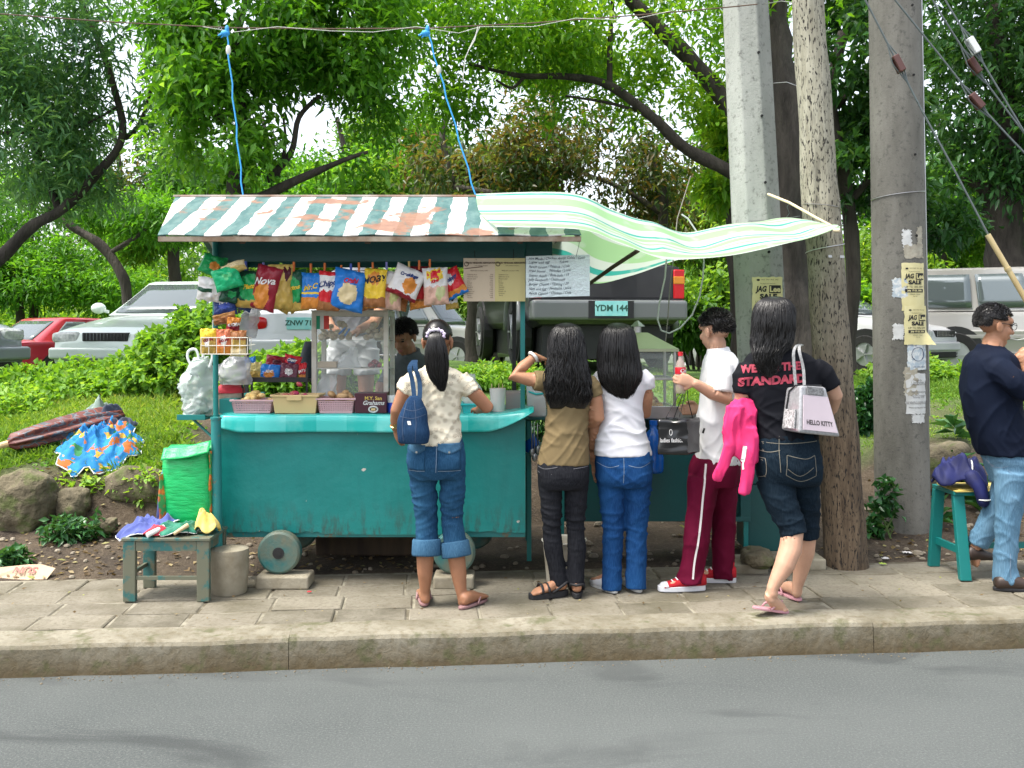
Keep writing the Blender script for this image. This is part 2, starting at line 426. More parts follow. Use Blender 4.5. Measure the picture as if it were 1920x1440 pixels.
BARKG=mk('bark_grey',(.035,.03,.024),.95,(.08,.07,.055),6,bmp=1,bscale=25,bdist=.03,stretch=(1,1,.25))
def limbs(name,d,paths,mat,parent,n=9):
 mb=MB()
 for path in paths:
  pts=[P(px,py,d+dd)for px,py,dd,r in path]; rr=[r*d/F for*_,r in path]
  # Catmull-Rom refinement with a little wobble
  q,qr=[],[]
  for i in range(len(pts)-1):
   p0,p1,p2,p3=pts[max(i-1,0)],pts[i],pts[i+1],pts[min(i+2,len(pts)-1)]
   for k in range(5):
    u=k/5; h=.5*((2*p1)+(p2-p0)*u+(2*p0-5*p1+4*p2-p3)*u*u+(3*p1-p0-3*p2+p3)*u**3)
    r_=rr[i]*(1-u)+rr[i+1]*u
    q.append(h+Vector(mnoise.noise_vector(h*1.7))*r_*.35); qr.append(r_*(1+.18*mnoise.noise(h*4)))
  q.append(pts[-1]); qr.append(rr[-1]); mb.tube(q,qr,n)
 return obj(name,mb,mat,parent,smooth=True)
def tree(label,d,paths,crown,n,L,W,mat,seed,bark=BARK,cat='tree',name='tree',group=None,extra=(),**k):
 b0=P(*paths[0][0][:2],d); z=H(b0.x,b0.y)
 paths=list(paths); f=paths[0][0]
 py0=HZ+(EYE-z+.1)*F/d
 if f[1]<py0-5:paths[0]=[(f[0],py0,f[2],f[3]*1.3)]+list(paths[0])
 r=thing(name,(b0.x,b0.y,z),label,cat,group)
 limbs('trunk',d,paths,bark,r)
 v,f,tn=foliage(pxblobs(d,crown),n,L,W,seed,**k)
 npmesh('crown',v,f,mat,r,tn); return r
G_MANGO=leafmat('leaf_mango',[(0,(.035,.11,.06)),(.45,(.095,.225,.115)),(.75,(.17,.34,.15)),(1,(.27,.44,.24))],.48,.4)
G_BROAD=leafmat('leaf_broad',[(0,(.02,.085,.01)),(.4,(.06,.195,.018)),(.7,(.12,.31,.03)),(1,(.24,.45,.1))],.52,.4)
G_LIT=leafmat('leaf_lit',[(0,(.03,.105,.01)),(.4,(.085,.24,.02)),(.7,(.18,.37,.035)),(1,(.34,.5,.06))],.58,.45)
G_BROWN=leafmat('leaf_brownish',[(0,(.02,.045,.015)),(.45,(.05,.1,.03)),(.65,(.13,.09,.035)),(.8,(.1,.16,.05)),(1,(.16,.22,.08))],.45,.35)
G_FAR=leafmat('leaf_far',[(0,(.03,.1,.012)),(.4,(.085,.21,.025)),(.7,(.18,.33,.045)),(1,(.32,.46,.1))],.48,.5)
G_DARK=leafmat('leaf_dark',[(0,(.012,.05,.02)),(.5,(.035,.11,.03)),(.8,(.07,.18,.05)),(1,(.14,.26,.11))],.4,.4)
G_WEED=leafmat('leaf_weed',[(0,(.05,.15,.018)),(.45,(.14,.31,.035)),(.75,(.25,.43,.08)),(1,(.4,.55,.17))],.45,.6)
G_GRASS=leafmat('grass_blade',[(0,(.06,.14,.018)),(.45,(.15,.29,.035)),(.8,(.28,.41,.09)),(1,(.4,.42,.16))],.4,.6)
G_GLOSS=leafmat('leaf_gloss',[(0,(.015,.06,.02)),(.5,(.035,.12,.035)),(1,(.08,.2,.07))],.2,.25)
tree('big mango tree with long drooping blue-green leaves at the far left',11.5,
 [[(-70,560,0,18.7),(10,475,0,12.2),(60,425,0,10.8),(110,395,0,10.1),(180,330,0,8.6),(230,250,.1,7.2),(200,120,.2,5.8),(150,0,.3,4.3)],
 [(110,395,0,7.2),(60,250,.2,5.8),(20,120,.3,4.3)],[(225,262,.1,5.8),(260,235,.2,4.3),(290,150,.2,2.9)],[(0,250,.2,4.3),(90,245,.1,3.6),(160,232,0,2.9),(220,200,0,2.2)]],
 [(90,70,0,260,130,1.4),(260,120,.3,150,120,1.3),(50,230,.2,210,110,1.3),(215,290,.4,170,95,1.2),(-130,150,0,240,230,1.8),(280,340,.2,110,50,.8),(100,345,.4,150,45,.8),(100,-110,0,300,120,1.6)],
 6400,.15,.034,G_MANGO,11,per=7,droop=.45,gap=.0,gf=2.6,size=.8,shell=.3,name='mango_tree')
tree('slender arching tree behind the pale green car at left',16,
 [[(240,560,0,9),(225,505,0,10),(190,462,0,9),(135,425,0,8),(105,385,0,6)],[(205,475,0,5),(260,440,0,4),(300,400,0,3)]],
 [(60,400,.5,120,40,1.2),(300,410,.5,90,35,1.),(180,400,1,80,30,1)],2000,.14,.045,G_BROAD,12,gap=-.1,size=.9)
tree('thin dark tree just left of the striped cart roof',19,
 [[(330,560,0,12),(326,500,0,11),(335,450,0,10),(380,400,0,7),(400,350,0,5)],[(330,470,0,6),(290,440,0,4),(250,425,0,3)]],
 [(300,420,0,80,40,.8),(380,330,.2,90,50,.9),(250,455,.4,60,25,.7)],2200,.15,.05,G_BROAD,13,gap=-.05,size=.9)
tree('broadleaf tree with bright green hanging leaf sprays right behind the striped roof',10.5,
 [[(442,560,0,22),(436,420,0,19),(440,340,0,17),(452,230,0,12),(440,110,0,8),(460,0,.2,6)],
 [(444,372,0,12),(490,370,0,11),(560,336,0,8),(640,302,0,5),(690,285,0,3)],[(500,340,.1,7),(545,285,.1,6),(560,220,.1,5),(600,180,.2,4)],[(446,250,0,7),(405,215,-.1,5),(350,190,-.2,3)],
 [(520,330,.1,5),(535,270,.1,3),(530,215,.1,2)]],
 [(430,50,0,165,95,1.1),(350,170,-.3,110,70,.8),(370,280,-.3,95,70,.7),(590,40,.2,190,85,1.2),(500,140,.2,130,50,.8),(650,130,.2,90,55,.8),(440,270,-.2,70,60,.6),(640,310,.2,65,22,.4),(500,-90,0,280,110,1.5),(690,215,.3,50,50,.5)],
 7000,.125,.052,G_BROAD,14,per=6,droop=.6,gap=.03,gf=2.9,size=.9,shell=.25,name='broadleaf_tree')
tree('huge spreading tree whose thick dark limbs cross the sky left of the octagonal pole',12.5,
 [[(1485,640,0,60),(1470,520,0,48),(1468,380,0,46),(1458,200,0,44),(1435,0,0,40),(1420,-160,0,30)],
 [(1462,372,0,17.2),(1385,335,0,13.3),(1290,277,0,11.7),(1225,222,0,10.1),(1145,162,0,8.6),(1060,143,0,6.2),(985,143,0,5.5),(940,135,.1,3.9),(880,120,.2,3.1)],
 [(1143,162,0,6.2),(1142,120,0,5.5),(1145,55,.1,4.7),(1150,-20,.2,3.9)],[(985,143,0,3.9),(960,165,0,3.1),(930,150,0,2.3)],[(1240,222,0,3.9),(1150,195,.1,3.1),(1060,180,.1,2.3)],
 [(1455,310,0,18.7),(1375,215,0,16.4),(1300,118,0,14.8),(1235,52,0,14.0),(1165,-15,0,11.7),(1080,-90,0,9.4)],
 [(1525,640,-.1,20),(1500,600,-.1,26),(1478,520,-.1,20)]],
 [(790,60,0,160,90,1.3),(700,60,.5,120,90,1.2),(1180,100,.3,90,60,1.),(950,40,0,150,70,1.3),(1090,60,.2,150,60,1.2),(1290,60,.3,130,70,1.2),(1260,190,.5,120,55,.8),(1070,195,.4,130,32,.7),(1330,240,.5,70,80,.8),(850,185,.2,80,55,.8),(1000,-90,0,380,110,2.),(1400,-60,0,200,100,1.8),(1000,120,.6,100,40,.7)],
 7400,.125,.052,G_LIT,15,per=6,droop=.4,gap=.02,gf=2.9,size=1.,shell=.25,name='spreading_tree')
tree('dull olive tree with sparse brownish foliage above the cart roof',16,
 [[(1240,560,0,11),(1243,420,0,10),(1236,330,0,8),(1200,270,0,5)],[(1240,400,0,6),(1160,350,0,4),(1080,320,0,3)],[(850,350,.2,7),(830,250,.2,6),(860,190,.3,4)],[(1240,440,0,6),(1100,400,0,6),(960,370,.1,7),(850,350,.2,7)]],
 [(870,310,0,120,60,1.2),(1000,290,0,130,65,1.2),(1130,320,0,130,75,1.3),(1250,320,.3,110,85,1.2),(1060,225,.3,110,40,.9),(960,375,.3,100,40,.9),(1180,420,.3,130,40,1.)],
 5000,.15,.055,G_BROWN,16,per=5,droop=.7,gap=.22,gf=2.8,size=1.1,shell=.2,bark=BARKG,name='olive_tree')
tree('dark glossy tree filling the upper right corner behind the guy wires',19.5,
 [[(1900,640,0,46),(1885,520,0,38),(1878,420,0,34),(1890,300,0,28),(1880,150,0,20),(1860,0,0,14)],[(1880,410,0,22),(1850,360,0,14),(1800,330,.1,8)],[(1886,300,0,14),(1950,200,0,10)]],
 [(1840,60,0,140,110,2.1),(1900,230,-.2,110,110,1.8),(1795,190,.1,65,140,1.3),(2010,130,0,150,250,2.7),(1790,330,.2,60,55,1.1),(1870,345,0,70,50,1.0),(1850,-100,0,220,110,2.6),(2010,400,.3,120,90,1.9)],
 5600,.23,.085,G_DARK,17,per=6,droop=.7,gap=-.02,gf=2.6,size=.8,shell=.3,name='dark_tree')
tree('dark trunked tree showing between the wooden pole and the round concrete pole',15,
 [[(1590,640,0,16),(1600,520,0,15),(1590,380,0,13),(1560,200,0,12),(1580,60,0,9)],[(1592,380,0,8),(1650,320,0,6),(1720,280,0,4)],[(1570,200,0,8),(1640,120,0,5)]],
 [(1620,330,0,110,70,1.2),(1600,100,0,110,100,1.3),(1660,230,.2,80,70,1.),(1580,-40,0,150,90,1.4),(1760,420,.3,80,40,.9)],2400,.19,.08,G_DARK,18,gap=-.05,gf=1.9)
tree('tree with a dark straight trunk just left of the octagonal concrete pole',13.5,
 [[(1395,660,0,24),(1388,560,0,21),(1380,420,0,18),(1372,300,0,14),(1350,200,0,9)]],
 [(1350,330,.3,60,60,.8),(1400,250,.3,80,60,.8)],1300,.18,.075,G_LIT,19,gap=-.2)
for i,(px,r,lab)in enumerate(((885,13,'dark trunk behind the parked grey four by four, left one of a close pair'),(914,16,'dark trunk behind the parked grey four by four, right one of a close pair'))):
 tree(lab,20+i*.4,[[(px,660,0,r),(px+2,560,0,r),(px+4,450,0,r*.9),(px-8+24*i,350,0,r*.7),(px+30*i-20,270,0,r*.4)]],
 [(860+100*i,400,0,90,45,1.2),(900+50*i,330,.5,90,50,1.2)],1300,.22,.09,G_LIT if i else G_BROWN,21+i,gap=-.1,group='twin trunks behind the carts')
tree('low wide dark green tree far behind the grey sedan at left',24,
 [[(40,640,0,8),(35,560,0,8),(20,500,0,6),(-10,440,0,4)],[(36,560,0,5),(90,520,0,4),(160,505,0,3)]],
 [(50,520,0,150,45,1.6),(200,540,.5,110,38,1.4),(-80,500,0,120,80,1.8),(120,470,.5,110,35,1.4)],4200,.17,.055,G_BROAD,23,gap=-.15,size=.9)
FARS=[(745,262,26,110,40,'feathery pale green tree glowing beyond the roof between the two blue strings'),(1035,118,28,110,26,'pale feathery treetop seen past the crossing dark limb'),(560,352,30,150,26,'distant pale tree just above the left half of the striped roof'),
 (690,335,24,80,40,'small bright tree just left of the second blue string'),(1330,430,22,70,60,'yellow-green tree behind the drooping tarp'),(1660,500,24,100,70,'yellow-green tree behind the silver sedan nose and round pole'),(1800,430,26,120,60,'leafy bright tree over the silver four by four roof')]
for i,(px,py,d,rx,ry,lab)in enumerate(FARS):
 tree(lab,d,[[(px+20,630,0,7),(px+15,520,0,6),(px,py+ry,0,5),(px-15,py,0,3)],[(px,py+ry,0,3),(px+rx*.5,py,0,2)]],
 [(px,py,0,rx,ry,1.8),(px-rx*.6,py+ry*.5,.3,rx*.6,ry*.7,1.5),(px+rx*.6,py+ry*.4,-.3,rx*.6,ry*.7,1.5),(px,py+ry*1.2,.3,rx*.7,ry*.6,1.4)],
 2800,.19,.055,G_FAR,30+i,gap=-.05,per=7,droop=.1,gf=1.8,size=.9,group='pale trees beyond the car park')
SLIM=[(60,25,9,'slim dark tree beyond the red car at the left edge'),(215,27,8,'slim dark tree beyond the pale green car'),(500,26,9,'slim dark tree beyond the silver car with the blue plate'),(640,23,10,'slim dark tree beyond the glass showcase'),(1315,22,10,'slim dark tree beyond the silver car by the pickup'),(1660,26,12,'slim dark tree beyond the silver sedan nose'),(1765,25,12,'slim dark tree beyond the rear of the silver four by four')]
for i,(px,d,r,lab)in enumerate(SLIM):
 tree(lab,d,[[(px,640,0,r),(px+5,520,0,r*.9),(px-6,420,0,r*.8),(px+10,320,0,r*.6),(px-8,220,0,r*.35)],[(px,430,0,r*.5),(px+50,370,0,r*.4),(px+90,330,0,r*.2)],[(px-3,400,0,r*.5),(px-55,350,0,r*.3)]],[(px,370,0,100,50,1.4),(px+60,330,.3,70,40,1.2),(px-50,440,-.3,70,32,1.2)],1300,.2,.075,G_BROWN if i%3==1 else G_BROAD,130+i,gap=.05,per=6,droop=.4,gf=2.,size=.9,group='slim trees beyond the car park')
 # far wood, one mass
rng=np.random.default_rng(3); bl=[]
for i in range(150):
 x=rng.uniform(-36,36); y=rng.uniform(30,46); z=rng.uniform(1.0,4.6)+(rng.random()<.25)*rng.uniform(0,2.2)
 bl.append((x,y,z,rng.uniform(1.2,2.6),rng.uniform(1.,2.),rng.uniform(.8,1.6)))
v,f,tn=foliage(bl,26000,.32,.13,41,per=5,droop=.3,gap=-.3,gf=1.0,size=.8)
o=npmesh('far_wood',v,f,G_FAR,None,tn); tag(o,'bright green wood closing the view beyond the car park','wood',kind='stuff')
mb=MB()
# bushes of the understorey
BU=[(1310,560,19,60,70,'bright bush right of the pickup tail lamp'),(1600,590,19,60,55,'bright bush behind the wooden pole'),(830,540,30,110,50,'bright bush above the grey four by four bonnet'),(985,590,23,50,50,'bright bush right of the twin trunks'),(560,520,24,140,50,'bush far behind the car with the blue plate'),(1740,570,24,90,50,'bush behind the roof of the silver four by four')]
for i,(px,py,d,rx,ry,lab)in enumerate(BU):
 c=P(px,640,d); r=thing('bush',(c.x,c.y,H(c.x,c.y)),lab,'bush','bushes behind the parked cars')
 v,f,tn=foliage(pxblobs(d,[(px,py,0,rx,ry,.9),(px-rx*.5,py+ry*.6,0,rx*.7,ry*.6,.8),(px+rx*.5,py+ry*.6,0,rx*.7,ry*.6,.8)]),1500,.2,.09,60+i,gap=-.4)
 npmesh('foliage',v,f,G_LIT if i%2 else G_FAR,r,tn)
 mb=MB()
 for k in range(5):mb.tube([(c.x+(k-2)*.08,c.y,H(c.x,c.y)-.1),(c.x+(k-2)*.25,c.y,c.z+.5+.2*(k%2))],[.03,.012],6)
 obj('stem',mb,BARK,r)
 # grass blades on the bank (stuff) and ground cover
def scatter(rng,n,x0,x1,t0,t1,thr):
 x=rng.uniform(x0,x1,n); y=rng.uniform(t0,t1,n)+6.28+.0875*x
 k=rng.random(n)<np.clip((grassmask(x,y)-thr)/.4,0,1); return x[k],y[k]
def blades(name,n,x0,x1,t0,t1,L,W,seed,mat,label,lean=.5,thr=.2,tufts=5,cat='grass'):
 rng=np.random.default_rng(seed); x,y=scatter(rng,n,x0,x1,t0,t1,thr)
 x=np.repeat(x,tufts)+rng.normal(size=len(x)*tufts)*.025; y=np.repeat(y,tufts)+rng.normal(size=len(y)*tufts)*.025
 b_=np.stack([x,y,hgt(x,y)-.008],-1); d=nrm(rng.normal(size=b_.shape)*lean+[0,0,1.])
 patch=.75+.35*nz(b_,.9,1)
 v,f=leafgeo(rng,b_,d,L*rng.uniform(.5,1.3,len(x))*np.clip(patch,.4,1.4),W,.25,.1)
 tn=np.clip(.5+.25*nz(b_,1.1,2)+rng.normal(size=len(x))*.15,0,1)
 o=npmesh(name,v,f,mat,None,np.repeat(tn,4)); tag(o,label,cat,kind='stuff')
blades('grass',16000,-5.6,-1.2,1.1,6.5,.17,.01,71,G_GRASS,'long green grass on the bank left of the food cart',tufts=7)
blades('grass',11000,1.4,6.4,1.1,7.5,.1,.009,72,G_GRASS,'short green grass on the bank by the concrete poles',tufts=7)
blades('ground_cover',6500,-5.6,-1.6,1.1,5.5,.08,.045,73,G_WEED,'small leafy weeds among the grass left of the cart',lean=1.1,tufts=5,thr=.1)
blades('ground_cover',1500,1.6,6.4,1.1,6.5,.075,.04,74,G_WEED,'small leafy weeds among the grass right of the wooden pole',lean=1.1,tufts=5,thr=.1)
# weedy thickets (each bush of weeds is a plant)
def weed(px,py,d,bl,n,L,W,lab,seed,mat=G_WEED,group=None,per=6,stems=6,name='weed_bush'):
 c=P(px,py,d); z=H(c.x,c.y)
 r=thing(name,(c.x,c.y,z),lab,'plant',group)
 bb_=[(c.x+a[0],c.y+a[1],z+a[2],a[3],a[4],a[5])for a in bl]
 v,f,tn=foliage(bb_,n,L,W,seed,per=per,droop=.1,gap=-.6,gf=3,shell=.55)
 npmesh('foliage',v,f,mat,r,tn)
 mb=MB(); q=random.Random(seed)
 for k in range(stems):
  a=bb_[k%len(bb_)]; mb.tube([(c.x+q.uniform(-.1,.1),c.y+q.uniform(-.05,.05),z-.03),((c.x+a[0])/2+q.uniform(-.1,.1),a[1],(z+a[2])/2),(a[0]+q.uniform(-.1,.1),a[1],a[2]+a[5]*.6)],[.008,.006,.003],5)
 obj('stem',mb,mk('green_stem',(.08,.14,.03),.7),r)
WG='weed bushes on the bank'
weed(310,690,9.2,[(0,0,.22,.42,.3,.26),(.32,.1,.4,.3,.3,.36),(-.35,0,.12,.3,.3,.18),(.2,.2,.62,.22,.25,.24),(.48,.1,.6,.2,.2,.3),(-.1,.1,.46,.18,.2,.2)],900,.085,.05,'tall leafy weed bush hiding the lower half of the pale green car',81,group=WG)
weed(170,700,9.6,[(0,0,.12,.5,.35,.2),(-.5,0,.1,.5,.3,.16),(.4,0,.18,.3,.3,.24),(.1,-.4,.05,.5,.4,.16)],1000,.08,.045,'low leafy weeds in front of the red car',82,group=WG)
weed(40,700,9.3,[(0,0,.04,.5,.35,.12),(-.6,0,.04,.5,.3,.12),(.1,-.6,.0,.5,.4,.14)],700,.075,.04,'low leafy weeds in front of the grey sedan',83,group=WG)
weed(540,690,9.0,[(0,0,.22,.4,.3,.24),(.3,.1,.25,.3,.3,.22),(-.3,0,.2,.3,.3,.22),(.1,.2,.38,.25,.25,.15)],1000,.085,.05,'leafy weed bush seen through the cart below the car with the blue plate',84,group=WG)
weed(660,720,9.2,[(0,0,.16,.35,.3,.18),(.3,.1,.14,.3,.3,.16)],500,.08,.045,'leafy weeds seen through the glass showcase',85,group=WG)
weed(920,695,9.6,[(0,0,.12,.35,.3,.13),(.3,.1,.1,.3,.3,.12),(-.25,0,.1,.25,.25,.1)],600,.06,.03,'pale weeds beyond the counter below the white car',86,group=WG)
weed(1010,650,8.3,[(0,0,.3,.12,.1,.28),(.06,0,.52,.1,.08,.14),(-.07,0,.42,.08,.08,.12)],170,.07,.035,'upright leafy plant in front of the black pickup rear corner',87,G_GLOSS,WG,per=5)
weed(1620,700,8.7,[(0,0,.15,.14,.12,.18),(.08,0,.3,.1,.1,.12)],200,.08,.045,'leafy plant between the wooden and round poles',88,G_GLOSS,WG)
weed(1650,925,7.05,[(0,0,.12,.06,.06,.1),(.06,0,.3,.05,.04,.12),(.03,0,.22,.06,.05,.1),(-.1,-.05,.05,.08,.05,.05)],75,.07,.055,'small vine climbing the foot of the round concrete pole',89,G_GLOSS,WG,per=3,name='vine')
weed(120,960,6.75,[(0,0,.05,.13,.08,.09),(.14,.1,.06,.09,.08,.07)],60,.07,.035,'weeds growing between the two mossy rocks',90,G_GLOSS,group=WG)
weed(20,1020,6.3,[(0,0,.04,.09,.06,.06)],35,.07,.04,'weeds at the left foot of the big mossy rock',91,G_GLOSS,group=WG)
weed(270,880,7.3,[(0,-.05,.0,.2,.08,.1),(-.5,0,-.02,.3,.1,.1)],260,.06,.035,'weeds hanging over the dark rock ledge below the blue umbrella',92,group=WG)
weed(1700,660,12,[(0,0,.15,.5,.3,.2),(.7,0,.1,.5,.3,.14)],500,.09,.05,'weeds in front of the silver four by four sill',93,group=WG)
# broad strap-leaved plants by the round pole
def rosette(px,py,d,n,L,W,lab,seed,mat=G_GLOSS):
 c=P(px,py,d); z=H(c.x,c.y); rng=np.random.default_rng(seed)
 az=rng.uniform(0,6.28,n); el=rng.uniform(.15,1.2,n)
 dd=np.stack([np.cos(az)*np.cos(el),np.sin(az)*np.cos(el),np.sin(el)],-1)
 b_=np.tile([[c.x,c.y,z+.02]],(n,1))+np.stack([np.zeros(n),np.zeros(n),rng.uniform(0,.12,n)],-1)
 v,f=leafgeo(rng,b_,dd,L*rng.uniform(.7,1.2,n),W,.3,.22)
 o=npmesh('broadleaf_plant',v,f,mat,None,np.repeat(rng.random(n),4)); tag(o,lab,'plant','strap-leaved plants by the round pole')
rosette(1775,850,7.9,26,.3,.075,'largest strap-leaved plant right beside the round pole',1)
rosette(1830,905,7.7,22,.26,.075,'strap-leaved plant just above the navy jacket',2)
rosette(1790,815,8.5,16,.22,.06,'strap-leaved plant up the bank behind the round pole',3)
rosette(1760,975,7.3,16,.16,.045,'low leafy plant between round pole and bench leg',4)
rosette(1840,965,7.5,18,.2,.06,'leafy plant seen under the bench seat',5)
# rocks
ROCK=mk('mossy_rock',(.07,.058,.035),.95,(.19,.16,.1),5,bmp=1,bscale=18,bdist=.03)
m_,t_,b_=ROCK,ROCK.node_tree,ROCK.node_tree.nodes['Principled BSDF']
lk=b_.inputs['Base Color'].links[0].from_socket
t_.links.new(mixc(t_,ramp(t_,noise(t_,coord(t_),7,6,.6),[(.5,0.),(.62,.75)]),lk,(.07,.095,.02)),b_.inputs['Base Color'])
def rock(px,py,d,r,lab,seed,rot=0,mat=ROCK,name='rock',cat='rock',group='rocks along the foot of the bank'):
 c=P(px,py,d); bm=bmesh.new(); bmesh.ops.create_icosphere(bm,subdivisions=4,radius=1)
 mb=MB(); M3=Matrix.Rotation(rot,3,'Y'); s=Vector((seed*3.1,seed*1.7,0))
 pts=[]
 for v in bm.verts:
  n_=v.co.normalized(); k=1+.22*mnoise.noise(n_*1.3+s)+.1*mnoise.noise(n_*3.1+s)+.03*mnoise.noise(n_*9+s)
  q=Vector([math.copysign(abs(a)**.75,a)for a in n_])*k
  pts.append(c+M3@Vector((q.x*r[0],q.y*r[1],q.z*r[2])))
 mb.add(pts,[tuple(v.index for v in f.verts)for f in bm.faces]); bm.free()
 return obj(name,mb,mat,None,smooth=True,label=lab,cat=cat,group=group)
rock(48,945,7.0,(.19,.17,.23),'large mossy boulder at the far left',1,.3)
rock(138,945,7.1,(.11,.12,.11),'brown angular rock beside the large mossy boulder',2,-.2)
rock(262,912,7.3,(.22,.15,.14),'wide dark rock ledge under the blue umbrella',3,.1)
rock(205,985,6.9,(.05,.07,.05),'small rock below the dark ledge',4)
rock(-70,960,7.1,(.17,.17,.17),'boulder partly cut off by the left edge',5)
rock(1745,880,7.9,(.34,.2,.2),'mossy brown rock right behind the round pole',6,-.2)
rock(1420,1045,6.25,(.1,.12,.06),'stone beside the green chest foot',7,0,group=None)
# fallen leaves, pebbles, litter
rng=np.random.default_rng(9)
def litter(n,x0,x1,t0,t1,L,W,seed,mat,name,lab):
 r_=np.random.default_rng(seed); x=r_.uniform(x0,x1,n); y=r_.uniform(t0,t1,n)+6.28+.0875*x
 b_=np.stack([x,y,np.maximum(hgt(x,y),-.004)+.006],-1); az=r_.uniform(0,6.28,n)
 d=np.stack([np.cos(az),np.sin(az),r_.uniform(0,.25,n)],-1); v,f=leafgeo(r_,b_,nrm(d),L*r_.uniform(.5,1.3,n),W*r_.uniform(.6,1.2,n),0,.12)
 o=npmesh(name,v,f,mat,None,np.repeat(r_.random(n),4)); tag(o,lab,'litter',kind='stuff')
G_DEAD=leafmat('dead_leaf',[(0,(.07,.045,.02)),(.5,(.2,.14,.07)),(.8,(.32,.26,.14)),(1,(.22,.25,.06))],.2,.7)
litter(900,-4.5,-.4,.05,1.3,.05,.025,5,G_DEAD,'leaf_litter','dry leaves on the soil left of the cart')
litter(800,1.2,5,.05,1.4,.05,.025,6,G_DEAD,'leaf_litter','dry leaves on the soil round the poles')
litter(150,-4.5,4.5,-1.0,-.1,.028,.014,7,G_DEAD,'leaf_litter','few dry leaf bits on the pavement')
mb=MB(); q=random.Random(14)
for i in range(420):
 a_=q.uniform(-4.5,4.5); b_=-.02-abs(q.gauss(0,.05)); s=q.uniform(.002,.006)if q.random()<.93 else q.uniform(.006,.011); p_=S(a_,b_,-.163)
 mb.ell(p_,(s,s*q.uniform(.6,1),s*.6),Matrix.Rotation(q.uniform(0,6),3,'Z'),6,4)
obj('gutter_grit',mb,mk('grit',(.1,.085,.06),.95,(.2,.17,.12),3),None,label='grit and small stones collected in the gutter along the kerb',cat='gravel',kind='stuff')
mb=MB(); q=random.Random(4)
for i in range(420):
 x=q.uniform(-4.4,4.4); y=6.28+.0875*x+q.uniform(.02,1.25); s=q.uniform(.006,.028)*(1 if q.random()<.9 else 1.8)
 mb.ell((x,y,H(x,y)+s*.2),(s,s*q.uniform(.6,1),s*.6),Matrix.Rotation(q.uniform(0,6),3,'Z'),6,4)
obj('gravel',mb,mk('pebble',(.14,.115,.08),.95,(.3,.26,.2),3),None,label='stones scattered over the soil behind the pavement',cat='gravel',kind='stuff')
# ================================================================== CARTS AND WHAT STANDS ROUND THEM
def X(px,d):return(px-960)*d/F
def ZZ(py,d):return EYE-(py-HZ)*d/F
# --- paint
def tealmat(name,a,b_,wear=.0,wearc=(.2,.17,.12),rough=.45):
 m,t,b=newmat(name); v=coord(t)
 c=mixc(t,ramp(t,noise(t,v,2.5,5),[(.3,0.),(.7,1.)]),a,b_)
 c=mixc(t,ramp(t,noise(t,coord(t,'Object',(1,1,9)),6,6,.7),[(.66,0.),(.71,.5)]),c,[min(1,x*1.7+.03)for x in a])
 if wear:c=mixc(t,ramp(t,noise(t,v,9,6,.65),[(.62-wear,0.),(.68-wear,1.)]),c,wearc)
 t.links.new(c,b.inputs['Base Color']); b.inputs['Roughness'].default_value=rough
 bump(t,b,noise(t,v,35,4),.25,.004); return m
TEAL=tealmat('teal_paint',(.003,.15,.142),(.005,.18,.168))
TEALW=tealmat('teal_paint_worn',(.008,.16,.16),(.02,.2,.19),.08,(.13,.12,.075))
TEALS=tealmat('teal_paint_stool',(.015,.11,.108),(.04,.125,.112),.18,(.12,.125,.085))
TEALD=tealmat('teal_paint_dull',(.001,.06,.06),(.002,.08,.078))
# scratched front panel
m,t,b=newmat('teal_panel'); v=coord(t)
c=mixc(t,ramp(t,noise(t,v,1.7,5),[(.3,0.),(.7,1.)]),(.002,.17,.155),(.004,.21,.195))
sc=noise(t,coord(t,'Object',(1.2,1,16),(0,.06,0)),5,8,.75,.4)
g=t.nodes.new('ShaderNodeSeparateXYZ'); t.links.new(t.nodes.new('ShaderNodeNewGeometry').outputs['Position'],g.inputs[0])
up=ramp(t,g.outputs[2],[(.8,0.),(.9,1.)])
k=t.nodes.new('ShaderNodeMath'); k.operation='MULTIPLY'; t.links.new(ramp(t,sc,[(.64,0.),(.665,.75),(.7,0.)]),k.inputs[0]); t.links.new(up,k.inputs[1])
c=mixc(t,k.outputs[0],c,(.2,.36,.32))
c=mixc(t,ramp(t,noise(t,v,14,3,.5),[(.745,0.),(.76,1.)]),c,(.5,.46,.4))
lowz=ramp(t,g.outputs[2],[(.3,1.),(.5,0.)])
k2=t.nodes.new('ShaderNodeMath'); k2.operation='MULTIPLY'; t.links.new(ramp(t,noise(t,coord(t,'Object',(3,1,.8)),7,6,.7),[(.48,0.),(.62,.8)]),k2.inputs[0]); t.links.new(lowz,k2.inputs[1]); c=mixc(t,k2.outputs[0],c,(.035,.05,.035))
c=mixc(t,ramp(t,noise(t,v,30,5,.75),[(.68,0.),(.72,.8)]),c,(.03,.06,.055))
c=mixc(t,ramp(t,noise(t,coord(t,'Object',(6,1,.7)),2,5,.6),[(.5,0.),(.85,.5)]),c,(.002,.12,.115))
t.links.new(c,b.inputs['Base Color']); b.inputs['Roughness'].default_value=.42; bump(t,b,noise(t,v,4.5,5),.5,.02)
PANEL=m
RUST=mk('rusty_steel',(.12,.05,.025),.85,(.04,.022,.015),12,bmp=.6)
DARKM=mk('dark_metal',(.012,.012,.013),.5)
STEEL=mk('steel',(.5,.5,.5),.32,(.38,.37,.36),5,metal=1)
WOODD=mk('dark_wood',(.045,.03,.02),.8,(.09,.06,.035),9,stretch=(1,1,.2))
CONC=mk('concrete_base',(.2,.17,.115),.92,(.31,.28,.21),8,bmp=.8,bscale=45)
